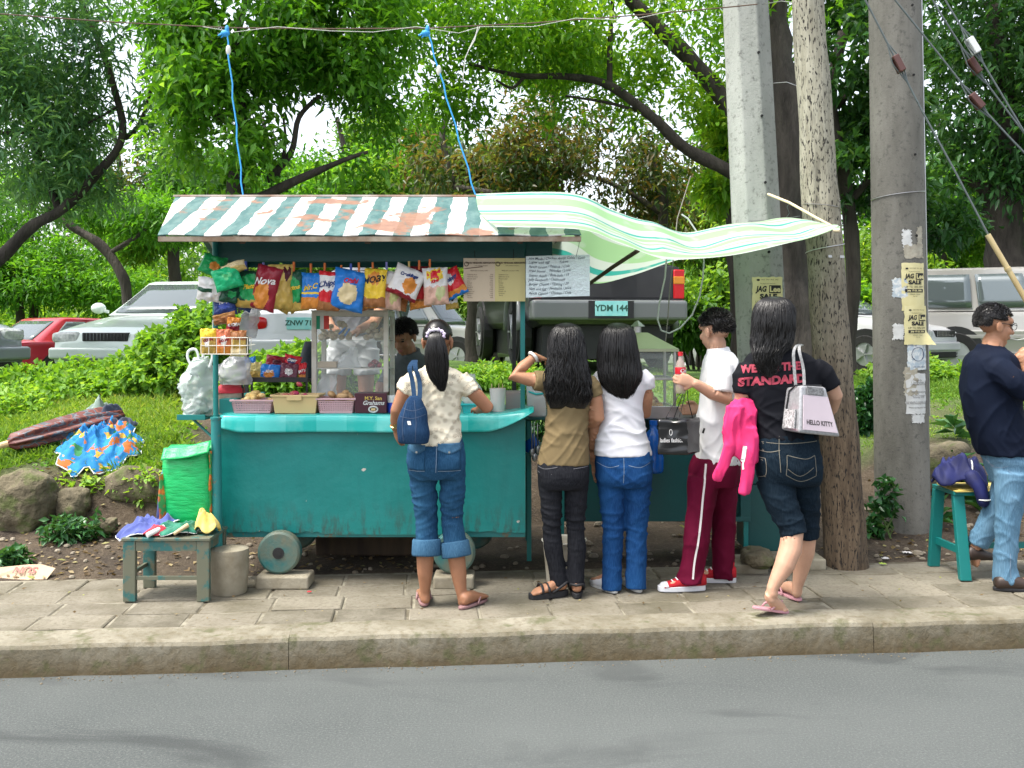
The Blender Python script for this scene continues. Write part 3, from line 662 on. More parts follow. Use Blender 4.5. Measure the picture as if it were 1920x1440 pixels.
# striped roof paint with rust
m,t,b=newmat('striped_roof'); v=coord(t); sp=t.nodes.new('ShaderNodeSeparateXYZ'); t.links.new(v,sp.inputs[0])
nw=noise(t,v,5,3)
a_=t.nodes.new('ShaderNodeMath'); a_.operation='MULTIPLY_ADD'; t.links.new(nw,a_.inputs[0]); a_.inputs[1].default_value=.06; t.links.new(sp.outputs[0],a_.inputs[2])
d_=t.nodes.new('ShaderNodeMath'); d_.operation='MULTIPLY'; t.links.new(a_.outputs[0],d_.inputs[0]); d_.inputs[1].default_value=1/.196
f_=t.nodes.new('ShaderNodeMath'); f_.operation='FRACT'; t.links.new(d_.outputs[0],f_.inputs[0])
stripe=ramp(t,f_.outputs[0],[(0,0.),(.5,1.)],'CONSTANT')
n3=noise(t,coord(t,'Object',(1,.35,1)),16,6,.7)
tl=mixc(t,ramp(t,n3,[(.4,0.),(.6,.8)]),(.025,.09,.088),(.09,.17,.16)); wh=mixc(t,ramp(t,n3,[(.35,.7),(.5,0.)]),(.53,.52,.5),(.4,.37,.33))
c=mixc(t,stripe,tl,wh)
nr=noise(t,v,3.2,6,.62,.3); rm=ramp(t,nr,[(.53,0.),(.575,.94)])
rc=mixc(t,noise(t,v,18,4),(.11,.032,.014),(.3,.16,.095))
c=mixc(t,rm,c,rc)
c=mixc(t,ramp(t,noise(t,v,24,5,.7),[(.64,0.),(.68,.85)]),c,(.16,.055,.025))
t.links.new(c,b.inputs['Base Color']); b.inputs['Roughness'].default_value=.55; bump(t,b,nr,.3,.01)
ROOFM=m
# --- cart one
CX0,CX1,CY,CB=X(412,6.0),X(985,6.0),6.0,6.85
cart=thing('food_cart',((CX0+CX1)/2,6.4,0),'teal snack cart on wheels under a rusty roof with green and white stripes','food cart')
mb=MB(); q=random.Random(2); poly=[(CX0,.985),(CX0,.31)]; k=60
for i in range(k+1):
 u=i/k; x=CX0+(CX1-CX0)*u
 if 0<i<k:poly.append((x+q.uniform(-.008,.008),(.302 if u<.33 or u>.72 else .287)+q.uniform(-.006,.007)*(1 if u<.4 or u>.75 else .3)))
poly+=[(CX1,.30),(CX1,.985)]
mb.prism(poly,lambda u,v,w_:Vector((u,w_,v)),CY,CY+.014)
obj('front_panel',mb,PANEL,cart)
mb=MB()
mb.bb(CX0,CX1,CY+.016,CY+.05,.268,.31); mb.bb(CX0,CX0+.014,CY+.052,CB,.28,.985); mb.bb(CX1-.014,CX1,CY+.052,CB,.28,.985); mb.bb(CX0,CX1,CB,CB+.014,.28,.985); mb.bb(CX0+.016,CX1-.016,CY+.052,CB-.002,.28,.295)
obj('body',mb,TEALW,cart,bevel=.003)
mb=MB(); mb.bb(CX0-.02,CX1+.02,CY-.02,CB+.03,.987,1.008); obj('counter',mb,TEAL,cart,bevel=.004)
mb=MB(); mb.bb(X(408,6.05),X(440,6.05),6.08,6.8,1.01,1.1); obj('side_board',mb,TEAL,cart,bevel=.003)
# posts
mb=MB(); mb.tube([(X(405,5.97),5.97,.9),(X(403,5.97),5.97,2.06)],.016,12); obj('post',mb,TEAL,cart,smooth=False,ang=40)
mb=MB(); mb.tube([(X(408,5.8),5.8,.2),(X(405,5.8),5.8,1.0)],.029,14); mb.tube([(X(405,5.8),5.8,1.0),(X(405,5.8),5.8,1.012)],.033,14); obj('post_sleeve',mb,TEALW,cart,ang=40)
for px,d,r_,mt in((980,6.03,.014,TEAL),(964,6.83,.014,DARKM),(462,6.83,.014,DARKM)):
 mb=MB(); mb.box((X(px,d),d,1.53),(r_*2,r_*2,1.05)); obj('post',mb,mt,cart,bevel=.002)
 # roof: two sloped sheets, thick enough to be tin
xl0,xr0,xl1,xr1=-2.01,.393,-2.18,.345
mb=MB()
def roofpt(u,v,o=0):
 x=(xl0*(1-v)+xl1*v)*(1-u)+(xr0*(1-v)+xr1*v)*u
 return Vector((x,5.65+.8*v,2.056+.326*v+.004*math.sin(u*40)*(1-v)+o))
mb.grid(lambda u,v:roofpt(u,v),60,8); obj('roof_sheet',mb,ROOFM,cart,solid=.006,normals=False)
mb=MB(); mb.grid(lambda u,v:Vector((roofpt(u,1).x,6.455+.8*v,2.382-.326*v)),20,2); obj('roof_sheet',mb,ROOFM,cart,solid=.006,normals=False)
mb=MB(); mb.bar((xl1-.01,6.452,2.39),(xr1+.01,6.452,2.39),.03,.012); obj('ridge_cap',mb,mk('ridge_tin',(.3,.16,.1),.7,(.5,.45,.4),6),cart)
mb=MB(); mb.bb(xl0,xr0,5.652,5.675,2.022,2.05); mb.bar((xl0+.012,5.68,2.035),(xl1+.012,6.44,2.355),.02,.03); mb.bar((xr0-.012,5.68,2.035),(xr1-.012,6.44,2.355),.02,.03)
obj('eave_trim',mb,mk('eave_wood',(.16,.1,.06),.8,(.3,.26,.2),10),cart)
mb=MB()
for px in(455,690,975):mb.bar((X(px,5.7),5.68,2.03),(X(px,5.7),6.42,2.335),.03,.04)
obj('rafter',mb,WOODD,cart)
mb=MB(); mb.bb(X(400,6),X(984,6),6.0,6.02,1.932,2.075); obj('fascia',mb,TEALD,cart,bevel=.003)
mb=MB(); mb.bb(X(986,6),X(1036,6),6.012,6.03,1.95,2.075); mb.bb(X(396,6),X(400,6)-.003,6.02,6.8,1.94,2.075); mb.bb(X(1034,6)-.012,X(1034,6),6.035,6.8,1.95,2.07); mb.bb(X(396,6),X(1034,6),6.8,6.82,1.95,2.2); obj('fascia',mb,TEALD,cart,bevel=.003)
mb=MB(); mb.bb(X(345,6.1),X(397,6.1),5.98,6.2,.98,.993); mb.bb(X(345,6.1),X(397,6.1),5.967,5.978,.98,1.012); mb.bar((X(350,6),6.1,.98),(X(403,5.97),5.98,.86),.012); obj('side_tray',mb,TEAL,cart,bevel=.002)
# wheels
WH=mk('painted_wheel',(.012,.13,.13),.6,(.12,.13,.09),9,bmp=.5)
for px,d in((525,5.92),(852,5.92),(560,6.6),(890,6.6)):
 c=P(px,1046,5.9); c=Vector((X(px,d),d,.075+.127)); mb=MB()
 prof=[(.02,-.042),(.112,-.04),(.125,-.03),(.127,0),(.125,.03),(.112,.04),(.02,.042)]
 n=32; vs_=[c+Vector((r_*math.cos(2*math.pi*j/n),z_,r_*math.sin(2*math.pi*j/n)))for r_,z_ in prof for j in range(n)]
 mb.add(vs_,[(i*n+j,i*n+(j+1)%n,(i+1)*n+(j+1)%n,(i+1)*n+j)for i in range(6)for j in range(n)])
 wl=obj('wheel',mb,WH,cart,smooth=False,ang=30)
 mb=MB(); mb.tube([c+Vector((0,-.05,0)),c+Vector((0,.05,0))],.018,14); mb.tube([c+Vector((0,-.047,0)),c+Vector((0,-.04,0))],.034,16); obj('hub',mb,DARKM,wl)
mb=MB(); mb.bb(X(525,6.2)-.02,X(525,6.2)+.02,5.9,6.6,.18,.265); mb.bb(X(855,6.2)-.02,X(855,6.2)+.02,5.9,6.6,.18,.265); mb.bb(CX0+.05,CX1-.05,6.6,6.64,.24,.278); obj('chassis',mb,WOODD,cart)
# blocks under the wheels, post base
def block(x0,x1,y0,y1,h,lab,seed=0):
 mb=MB(); mb.bb(x0,x1,y0,y1,-.003,h); return obj('concrete_block',mb,CONC,None,bevel=.012,seg=3,label=lab,cat='block',group='blocks under the carts')
block(X(478,5.83),X(578,5.83),5.83,6.02,.074,'concrete block under the left cart wheel')
block(X(812,5.83),X(888,5.83),5.83,6.02,.074,'concrete block under the cart wheel behind the cream-topped woman')
block(X(1452,6.3),X(1550,6.3),6.3,6.55,.07,'flat concrete slab at the foot of the wooden pole')
block(X(1380,6.15),X(1445,6.15),6.2,6.5,.06,'mossy slab under the green chest')
mb=MB(); mb.bb(X(590,6.7),X(780,6.7),6.72,7.0,-.003,.15); obj('dark_slab',mb,WOODD,None,bevel=.01,label='long concrete slab coloured dark for the shade behind the cart wheels',cat='dark_slab')  # grey concrete slab; its dark wood colour stands in for undercart shade
mb=MB(); mb.lathe((X(430,5.76),5.76,-.004),[(.0,0),(.09,0),(.1,.012),(.108,.12),(.112,.235),(.108,.26),(.06,.268),(0,.262)],28)
obj('post_base',mb,CONC,None,smooth=True,label='round concrete-filled footing holding the cart corner post',cat='footing',ang=50)
# tablecloth of vinyl
m,t,b=newmat('aqua_vinyl'); v=coord(t)
ck=t.nodes.new('ShaderNodeTexChecker'); ck.inputs['Scale'].default_value=5.5; ck.inputs[1].default_value=(.015,.42,.38,1); ck.inputs[2].default_value=(.06,.5,.46,1); t.links.new(coord(t,'Object',(1,1,.01)),ck.inputs[0])
c=mixc(t,ramp(t,noise(t,v,4,4),[(.5,0.),(.75,.5)]),ck.outputs[0],(.3,.68,.62)); t.links.new(c,b.inputs['Base Color']); b.inputs['Roughness'].default_value=.25
mb=MB()
def clothpt(u,v):
 x=CX0+.015+(CX1-CX0+.0)*u; lift=max(0,(u-.86)/.14)
 drop=.115*(1-.25*max(0,1-u/.06))*(1-.75*lift**1.5)
 s_=v*(.46+.15)
 if s_<.42:y,z=6.42-s_,1.0125+.002*math.sin(x*9+s_*12)
 else:
  k_=(s_-.42)/.19; a1=min(1,k_*2.2)
  y=5.998-.02-.022*math.sin(a1*math.pi/2)-.012*math.sin(x*7)*k_-.04*lift*k_; z=1.0125-drop*max(0,k_-.12)-.003
 z+=.05*lift**2*(.4+.6*min(1,s_/.42)); x+=.035*lift*lift
 return Vector((x,y,z))
mb.grid(clothpt,70,30); obj('tablecloth',mb,m,None,smooth=True,solid=.003,label='aqua vinyl sheet covering the cart counter and folded over its front',cat='tablecloth',normals=False)
# --- stool left
def stool(x0,x1,y0,y1,h,lab,mat,leg=.07,name='stool',splay=0,rail=.055,strz=.12,group=None):
 r=thing(name,((x0+x1)/2,(y0+y1)/2,0),lab,'stool',group)
 mb=MB(); mb.bb(x0-.008,x1+.008,y0-.006,y1+.006,h-.02,h); obj('seat',mb,mat,r,bevel=.005)
 for sx in(0,1):
  for sy in(0,1):
   x=x0+leg/2 if sx==0 else x1-leg/2; y=y0+.0175 if sy==0 else y1-.0175; mb=MB()
   ox=splay*(1 if sx else-1); oy=splay*(1 if sy else-1); a,c2=leg/2,.0175
   mb.hexa([(x-a+ox,y-c2+oy,0),(x+a+ox,y-c2+oy,0),(x+a+ox,y+c2+oy,0),(x-a+ox,y+c2+oy,0),(x-a,y-c2,h-.0205),(x+a,y-c2,h-.0205),(x+a,y+c2,h-.0205),(x-a,y+c2,h-.0205)])
   obj('leg',mb,mat,r,bevel=.004)
 mb=MB(); mb.bb(x0+leg+.001,x1-leg-.001,y0+.004,y0+.026,h-.02-rail,h-.0205); mb.bb(x0+leg+.001,x1-leg-.001,y1-.026,y1-.004,h-.02-rail,h-.0205)
 mb.bb(x0+.01,x0+.03,y0+.036,y1-.036,h-.02-rail,h-.0205); mb.bb(x1-.03,x1-.01,y0+.036,y1-.036,h-.02-rail,h-.0205); obj('apron',mb,mat,r,bevel=.002)
 k=splay*(1-strz/h)
 mb=MB(); mb.bb(x0+leg-k,x1-leg+k,y0+.008-k,y0+.024-k,strz,strz+.022); obj('stretcher',mb,mat,r,bevel=.002)
 mb=MB(); mb.bb(x0+.012-k,x0+.03-k,y0+.036-k,y1-.036+k,strz+.01,strz+.032); obj('stretcher',mb,mat,r,bevel=.002)
 return r
stool(X(230,5.56),X(392,5.56),5.56,5.9,.358,'low worn teal wooden stool at the left end of the cart',TEALS)
# --- crumpled cloth
def cloth(name,c,rx,ry,h,rot,seed,mat,lab,cat,base=None,parent=None,folds=5,tilt=(0,0),solid=.004,edge=.25,n=44):
 mb=MB(); s=Vector((seed*2.3,seed*5.1,0)); cr,sr=math.cos(rot),math.sin(rot)
 ring=[]
 def pt(i,j):
  r_=j/n; a=2*math.pi*i/(n*2)
  k_=1+.22*mnoise.noise(Vector((math.cos(a)*1.6,math.sin(a)*1.6,seed)))+.06*math.sin(a*folds*2+seed)
  u,v_=rx*r_*k_*math.cos(a),ry*r_*k_*math.sin(a)
  x,y=c[0]+u*cr-v_*sr,c[1]+u*sr+v_*cr
  wq=Vector((mnoise.noise(Vector((u*5,v_*5,seed))),mnoise.noise(Vector((u*5,v_*5,seed+7))),0))*.12
  rg_=lambda k1,k2,s1:max(0,1-2.4*abs(mnoise.noise(Vector(((u+wq.x)*k1+s1,(v_+wq.y)*k2,seed*1.3)))))**1.6
  z=h*(max(0,1-r_**2.2)**.8)*(.38+.5*rg_(7,7,0)+.3*rg_(13,9,4))+h*.16*rg_(17,22,9)*(r_>.1)*(1-.5*r_)+edge*h*r_*(.5+.5*math.sin(a*folds+seed))*(r_>.3)+.006
  b0=base(x,y)if base else c[2]
  return Vector((x,y,b0+max(.004,z)+tilt[0]*u+tilt[1]*v_))
 vs_=[pt(0,0)]+[pt(i,j)for j in range(1,n+1)for i in range(n*2)]
 N2=n*2
 fs_=[(0,1+i,1+(i+1)%N2)for i in range(N2)]+[(1+(j-1)*N2+i,1+j*N2+i,1+j*N2+(i+1)%N2,1+(j-1)*N2+(i+1)%N2)for j in range(1,n)for i in range(N2)]
 mb.add(vs_,fs_); o=obj(name,mb,mat,parent,smooth=True,solid=solid,label=lab,cat=cat)
 return o,vs_[-N2:]
def fabric(name,c,c2=None,rough=.75,scale=8,sheen=.2):
 m=mk(name,c,rough,c2,scale,.42,.58,bmp=.3,bscale=300,bdist=.001); m.node_tree.nodes['Principled BSDF'].inputs['Sheen Weight'].default_value=sheen; return m
STZ=.358
# green woven sack
m,t,b=newmat('green_woven_plastic'); v=coord(t)
c=mixc(t,ramp(t,noise(t,coord(t,'Object',(3,3,14)),4,5),[(.35,0.),(.65,1.)]),(.0,.32,.075),(.01,.47,.13)); t.links.new(c,b.inputs['Base Color']); b.inputs['Roughness'].default_value=.3
bump(t,b,noise(t,coord(t,'Object',(4,4,14)),3,6,.7),.45,.015); SACKM=m
m,t,b=newmat('floral_orange'); vo=t.nodes.new('ShaderNodeTexVoronoi'); vo.inputs['Scale'].default_value=26; t.links.new(coord(t),vo.inputs['Vector'])
t.links.new(ramp(t,vo.outputs[0],[(.0,(.7,.3,.03)),(.35,(.6,.12,.02)),(.6,(.05,.3,.08))]),b.inputs['Base Color']); FLOR=m
sk=thing('woven_sack',(X(352,5.8),5.8,STZ),'bright green woven plastic sack standing on the low stool','sack')
def sackring(z,w_,d_,cx,cy):return((cx,cy,z),(w_,0,0),(0,d_,0))
sx,sy=X(355,5.82),5.82
rg=[sackring(STZ+z,w_,d_,sx+ox,sy)for z,w_,d_,ox in((.012,.10,.055,.008),(.03,.128,.075,.008),(.12,.136,.085,.005),(.25,.14,.085,-.003),(.36,.143,.08,-.006),(.42,.14,.07,-.008),(.46,.135,.05,-.004),(.49,.12,.02,.01))]
mb=MB(); mb.loft(rg,40,3.4); obj('sack_body',mb,SACKM,sk,smooth=True,disp=lambda p:p+Vector((mnoise.noise(p*14),mnoise.noise(p*14+Vector((9,0,0))),0))*.009+Vector((0,1,0))*.007*mnoise.noise(Vector((p.x*9,3,p.z*22+p.x*8))))
mb=MB()
mb.grid(lambda u,v:Vector((sx-.143+.03*u*v,sy-.088+.05*u+.01*math.sin(v*9),STZ+.03+.3*v))+Vector((-.004+.05*(1-v)*u,0,0)),6,20); obj('patterned_side',mb,FLOR,sk,smooth=True,solid=.003)
mb=MB(); mb.grid(lambda u,v:Vector((sx+.135+.03*u,sy-.06+.1*u+.008*math.sin(v*11),STZ+.1+.36*v)),6,20); obj('patterned_side',mb,FLOR,sk,smooth=True,solid=.003)
mb=MB(); mb.grid(lambda u,v:Vector((sx-.13+.27*u,sy-.055-.05*v+.012*math.sin(u*8),STZ+.475+.03*u-.065*v+.035*(u-.3)**2)),16,6); mb.grid(lambda u,v:Vector((sx+.02+.14*u,sy-.03+.03*v,STZ+.47+.07*v*u+.01*math.sin(u*7))),10,4); obj('top_flap',mb,SACKM,sk,smooth=True,solid=.003)
BLU=fabric('violet_blue_cloth',(.03,.05,.22),(.06,.085,.32)); GRN=fabric('dark_green_cloth',(.0,.11,.06),(.01,.2,.12)); YEL=fabric('yellow_cloth',(.62,.44,.08),(.75,.58,.16)); RED=fabric('red_cloth',(.42,.012,.03),(.55,.03,.05)); WHT=fabric('white_trim',(.7,.7,.68))
u1=thing('folded_umbrella',(X(280,5.65),5.68,STZ),'violet blue umbrella folded on the low stool, its end leaning on the green sack','umbrella','umbrellas folded on the stool')
o,rim=cloth('canopy',(X(272,5.66),5.70,STZ),.17,.11,.085,.35,3,BLU,None,None,parent=u1,folds=4,tilt=(.22,0))
mb=MB(); mb.tube(rim[::2]+rim[:1],.0035,5); obj('trim',mb,WHT,u1)
mb=MB(); mb.loft([((X(303,5.85),5.86,STZ+.05),(.035,0,0),(0,.03,0)),((X(306,5.85),5.87,STZ+.25),(.03,0,0),(0,.02,0)),((X(309,5.85),5.88,STZ+.42),(.01,0,0),(0,.01,0))],14); obj('rolled_end',mb,BLU,u1,smooth=True)
u2=thing('folded_umbrella',(X(325,5.62),5.62,STZ),'dark green umbrella with red lining and white shaft folded on the low stool','umbrella','umbrellas folded on the stool')
o,rim=cloth('canopy',(X(330,5.68),5.66,STZ),.14,.08,.08,.2,8,GRN,None,None,parent=u2,folds=5)
mb=MB(); mb.tube(rim[::2]+rim[:1],.003,5); obj('trim',mb,WHT,u2)
cloth('lining',(X(296,5.6),5.61,STZ),.085,.035,.055,.35,5,RED,None,None,parent=u2,folds=4)
mb=MB(); mb.tube([(X(278,5.56),5.54,STZ+.018),(X(305,5.6),5.62,STZ+.05)],.014,12); obj('shaft',mb,WHT,u2)
mb=MB(); mb.tube([(X(326,5.56),5.56,STZ+.022),(X(350,5.6),5.62,STZ+.06)],[.009,.013],12); obj('handle',mb,mk('pale_wood',(.55,.4,.22),.5),u2)
mb=MB()
for k in range(6):mb.bar((X(300+k*10,5.57),5.556+.004*k,STZ+.012),(X(306+k*9,5.6),5.64,STZ+.03),.003)
obj('ribs',mb,DARKM,u2)
cloth('yellow_cloth',(X(388,5.68),5.69,STZ),.075,.07,.13,.6,6,YEL,'crumpled yellow cloth on the right corner of the low stool','cloth',folds=4)
# --- umbrellas drying on the grass
m,t,b=newmat('blue_floral'); v=coord(t)
c=mixc(t,ramp(t,noise(t,v,9,4),[(.3,0.),(.7,1.)]),(.012,.12,.33),(.03,.24,.5))
c=mixc(t,ramp(t,noise(t,v,6.5,4,.6,.8),[(.56,0.),(.575,1.)],'LINEAR'),c,(.42,.13,.035))
c=mixc(t,ramp(t,noise(t,coord(t,'Object',(1,1,1),(1,0,2)),8,3,.5,.6),[(.62,0.),(.635,1.)]),c,(.5,.3,.05))
c=mixc(t,ramp(t,noise(t,coord(t,'Object',(1,1,1),(0,2,1)),8,3,.5,.6),[(.63,0.),(.645,1.)]),c,(.03,.16,.06)); t.links.new(c,b.inputs['Base Color']); b.inputs['Roughness'].default_value=.8; b.inputs['Specular IOR Level'].default_value=.2
hb=lambda x,y:H(x,y)
u3=thing('beach_umbrella',(X(185,7.6),7.6,H(X(185,7.6),7.6)),'blue floral umbrella crumpled open on the grassy bank','umbrella')
o,rim=cloth('canopy',(X(182,7.6),7.62,0),.29,.38,.15,.1,4,m,None,None,base=hb,parent=u3,folds=6)
mb=MB(); mb.tube(rim[::2]+rim[:1],.006,5); obj('trim',mb,WHT,u3)
mb=MB(); mb.tube([P(132,885,7.28),P(150,850,7.45)],.018,12); obj('pole',mb,WHT,u3)
m,t,b=newmat('brown_striped_canopy'); v=coord(t)
c=ramp(t,noise(t,coord(t,'Object',(.4,3,3)),5,2),[(.0,(.09,.02,.016)),(.43,(.19,.05,.03)),(.48,(.05,.055,.07)),(.53,(.12,.13,.15)),(.57,(.13,.028,.022))],'CONSTANT'); t.links.new(c,b.inputs['Base Color']); b.inputs['Roughness'].default_value=.55
u4=thing('beach_umbrella',(X(120,8.0),8.0,H(X(120,8.0),8.0)),'closed brown and grey umbrella lying on the grass behind the blue floral one','umbrella')
A_,B_=P(14,838,7.45),P(228,792,8.0); A_.z=H(A_.x,A_.y)+.1; B_.z=H(B_.x,B_.y)+.1; D_=B_-A_; W_=Vector((0,0,1)).cross(D_).normalized(); U_=D_.cross(W_).normalized()
mb=MB(); n=40; rg=[(0,.025),(.04,.06),(.2,.085),(.45,.1),(.7,.105),(.88,.1),(1,.06)]; vs_=[]
for k,(s_,r_)in enumerate(rg):
 for j in range(n):
  a=2*math.pi*j/n; rr_=r_*(1+.16*math.cos(a*8+s_*1.5)+.4*mnoise.noise(Vector((math.cos(a)*1.5,math.sin(a)*1.5,s_*4)))); vs_.append(A_+D_*s_+W_*math.cos(a)*rr_*1.2+U_*math.sin(a)*rr_*.85)
mb.add(vs_,[(i*n+j,i*n+(j+1)%n,(i+1)*n+(j+1)%n,(i+1)*n+j)for i in range(len(rg)-1)for j in range(n)]+[tuple(range(n)),tuple(range((len(rg)-1)*n,len(rg)*n))]); obj('canopy',mb,m,u4,smooth=True)
mb=MB(); mb.tube([A_-D_*.06,A_+D_*.03],[.024,.028],12,ecap=1); obj('handle',mb,mk('pale_wood_handle',(.6,.42,.22),.5),u4)
cloth('loose_end',(B_.x-.03,B_.y-.1,0),.16,.13,.16,.4,9,fabric('navy_cloth',(.015,.025,.055)),None,None,base=hb,parent=u4)
cloth('loose_end',(B_.x-.2,B_.y+.05,0),.16,.12,.2,.1,10,fabric('grey_green_cloth',(.14,.2,.17),(.2,.26,.22)),None,None,base=hb,parent=u4)
# cardboard piece with faded print
CARD=mk('cardboard',(.42,.3,.2),.85,(.5,.38,.26),5)
cp=P(35,1068,6.1); mb=MB()
def cmap(u,v,w_):p=Vector((cp.x+u,cp.y+.05+v*.75,H(cp.x,cp.y)+.05+v*.55+w_-.02*(u/.2)**2)); return p
mb.prism([(-.3,-.05),(.17,-.06),(.19,.035),(.1,.05),(.02,.042),(-.3,.06)],cmap,0,.004)
cb=obj('cardboard',mb,CARD,None,label='flattened piece of cardboard with upside down print on the soil at far left',cat='cardboard')
mb=MB(); put_text(mb,'SUN',.075,lambda u,v:cmap(.02-u,-v,.0045)+Vector((0,-.002,0)),bold=.002,shear=.1); obj('print',mb,mk('faded_red_ink',(.36,.12,.1),.8),cb,normals=False)
# --- cart two
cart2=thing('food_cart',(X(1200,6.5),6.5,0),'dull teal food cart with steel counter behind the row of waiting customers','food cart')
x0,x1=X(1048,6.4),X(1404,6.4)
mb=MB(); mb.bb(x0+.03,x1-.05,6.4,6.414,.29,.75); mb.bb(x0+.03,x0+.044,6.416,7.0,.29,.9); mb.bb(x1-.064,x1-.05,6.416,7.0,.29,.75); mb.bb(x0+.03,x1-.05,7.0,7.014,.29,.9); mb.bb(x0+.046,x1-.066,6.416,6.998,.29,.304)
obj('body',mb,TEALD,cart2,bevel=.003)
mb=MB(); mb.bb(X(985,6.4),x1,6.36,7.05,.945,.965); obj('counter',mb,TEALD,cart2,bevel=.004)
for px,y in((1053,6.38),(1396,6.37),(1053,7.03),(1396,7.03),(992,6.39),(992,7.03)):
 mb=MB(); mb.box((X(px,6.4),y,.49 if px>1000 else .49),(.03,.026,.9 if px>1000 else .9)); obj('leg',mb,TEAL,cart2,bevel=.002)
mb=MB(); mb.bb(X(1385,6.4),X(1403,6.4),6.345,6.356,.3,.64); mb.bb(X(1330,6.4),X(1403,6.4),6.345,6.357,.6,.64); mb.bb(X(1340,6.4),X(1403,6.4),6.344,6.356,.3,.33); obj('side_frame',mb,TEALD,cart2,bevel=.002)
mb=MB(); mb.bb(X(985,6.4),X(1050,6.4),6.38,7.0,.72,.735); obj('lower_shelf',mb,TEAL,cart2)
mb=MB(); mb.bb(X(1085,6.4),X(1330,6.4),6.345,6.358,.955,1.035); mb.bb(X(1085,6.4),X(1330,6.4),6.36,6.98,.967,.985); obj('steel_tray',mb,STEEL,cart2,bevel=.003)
# display case with pyramid roof and vent
cs=thing('display_case',(X(1205,6.6),6.6,.985),'glass food warmer with steel pyramid roof and small vent cap on the second cart','display case')
a0,a1,b0,b1,z0,z1=X(1139,6.42),X(1268,6.42),6.42,6.86,.987,1.40
mb=MB()
for x in(a0+.009,a1-.009):
 for y in(b0+.009,b1-.009):mb.box((x,y,(z0+z1)/2),(.018,.018,z1-z0))
for z in(z0+.03,1.205,z1-.008):
 for y in(b0+.006,b1-.006):mb.box(((a0+a1)/2,y,z),(a1-a0-.037,.012,.016))
 for x in(a0+.006,a1-.006):mb.box((x,(b0+b1)/2,z),(.012,b1-b0-.037,.016))
obj('frame',mb,STEEL,cs,bevel=.002)
GLASS=glassmat('clear_glass',(.9,.95,.93),.1)
mb=MB(); mb.bb(a0+.019,a1-.019,b0+.001,b0+.004,z0+.04,z1-.02); mb.bb(a0+.001,a0+.004,b0+.02,b1-.02,z0+.04,z1-.02); mb.bb(a1-.004,a1-.001,b0+.02,b1-.02,z0+.04,z1-.02); obj('pane',mb,GLASS,cs)
mb=MB(); mb.bb(a0+.02,a1-.02,b0+.02,b1-.02,1.21,1.214); obj('shelf',mb,glassmat('shelf_glass',(.7,.85,.8),.3),cs)
cx_,cy_=(a0+a1)/2,(b0+b1)/2
mb=MB(); mb.hexa([(a0-.015,b0-.015,z1),(a1+.015,b0-.015,z1),(a1+.015,b1+.015,z1),(a0-.015,b1+.015,z1),(cx_-.06,cy_-.06,z1+.105),(cx_+.06,cy_-.06,z1+.105),(cx_+.06,cy_+.06,z1+.105),(cx_-.06,cy_+.06,z1+.105)]); mb.bb(a0-.016,a1+.016,b0-.016,b1+.016,z1-.018,z1-.001)
rf=obj('roof',mb,mk('galvanised',(.42,.43,.3),.38,(.34,.36,.24),4,metal=.7),cs)
mb=MB(); mb.cyl((cx_,cy_,z1+.125),.025,.04,14); mb.tube([(cx_,cy_,z1+.146),(cx_,cy_,z1+.185)],[.05,.006],4); obj('vent',mb,STEEL,rf)
# wok food in the warmer
FRY=mk('fried_food',(.4,.2,.05),.6,(.58,.38,.14),20,bmp=.6)
def heap(name,c,rx,ry,h,n,s,mat,lab,cat,seed,parent=None,shape=(1,.8,.7),group=None):
 q=random.Random(seed); mb=MB()
 for i in range(n):
  a,r_=q.uniform(0,6.28),math.sqrt(q.random()); z=h*(1-r_**2)*q.random()
  k=s*q.uniform(.75,1.2); mb.ell((c[0]+rx*r_*math.cos(a),c[1]+ry*r_*math.sin(a),c[2]+k*.5+z),(k*shape[0],k*shape[1],k*shape[2]),Matrix.Rotation(q.uniform(0,3),3,'Z')@Matrix.Rotation(q.uniform(-.6,.6),3,'X'),8,6)
 return obj(name,mb,mat,parent,smooth=True,label=lab,cat=cat,group=group)
heap('fried_snacks',(cx_+.02,cy_-.03,.99),.16,.16,.06,60,.028,FRY,'heap of fried snacks in the bottom of the steel food warmer','food',1)
heap('red_snacks',(cx_+.05,cy_,1.04),.08,.08,.08,26,.022,mk('reddish_food',(.4,.05,.06),.6,(.3,.16,.05),9),'reddish food piled behind the fried snacks in the warmer','food',2)
# plastic container with aqua rim, utensils, bottles
def clearbox(name,c,w_,d_,h,mat,lab,cat,rimm=None,parent=None,taper=.9):
 r=thing(name,c,lab,cat); x,y,z=c
 mb=MB(); o8=lambda s,zz_:[(x-w_/2*s,y-d_/2*s,zz_),(x+w_/2*s,y-d_/2*s,zz_),(x+w_/2*s,y+d_/2*s,zz_),(x-w_/2*s,y+d_/2*s,zz_)]
 p_=o8(taper,z)+o8(1,z+h)+o8(taper*.97,z+.006)+o8(.97,z+h)
 mb.add(p_,[(3,2,1,0),(8,9,10,11)]+[(i,(i+1)%4,4+(i+1)%4,4+i)for i in range(4)]+[(8+(i+1)%4,8+i,12+i,12+(i+1)%4)for i in range(4)]+[(4+i,4+(i+1)%4,12+(i+1)%4,12+i)for i in range(4)])
 obj('body',mb,mat,r,bevel=.006)
 if rimm:
  mb=MB(); mb.tube([Vector(p)+Vector((0,0,.002))for p in o8(1.01,z+h)]+[Vector(o8(1.01,z+h)[0])+Vector((0,0,.002))],.006,6); obj('rim',mb,rimm,r)
 return r
AQUA=mk('aqua_plastic',(.03,.45,.45),.3)
CLR=glassmat('cloudy_plastic',(.75,.76,.74),.55,.3)
cb_=clearbox('food_container',(X(1006,6.42),6.46,.967),.13,.16,.2,CLR,'cloudy plastic container with aqua handle at the left end of the second cart','container',AQUA)
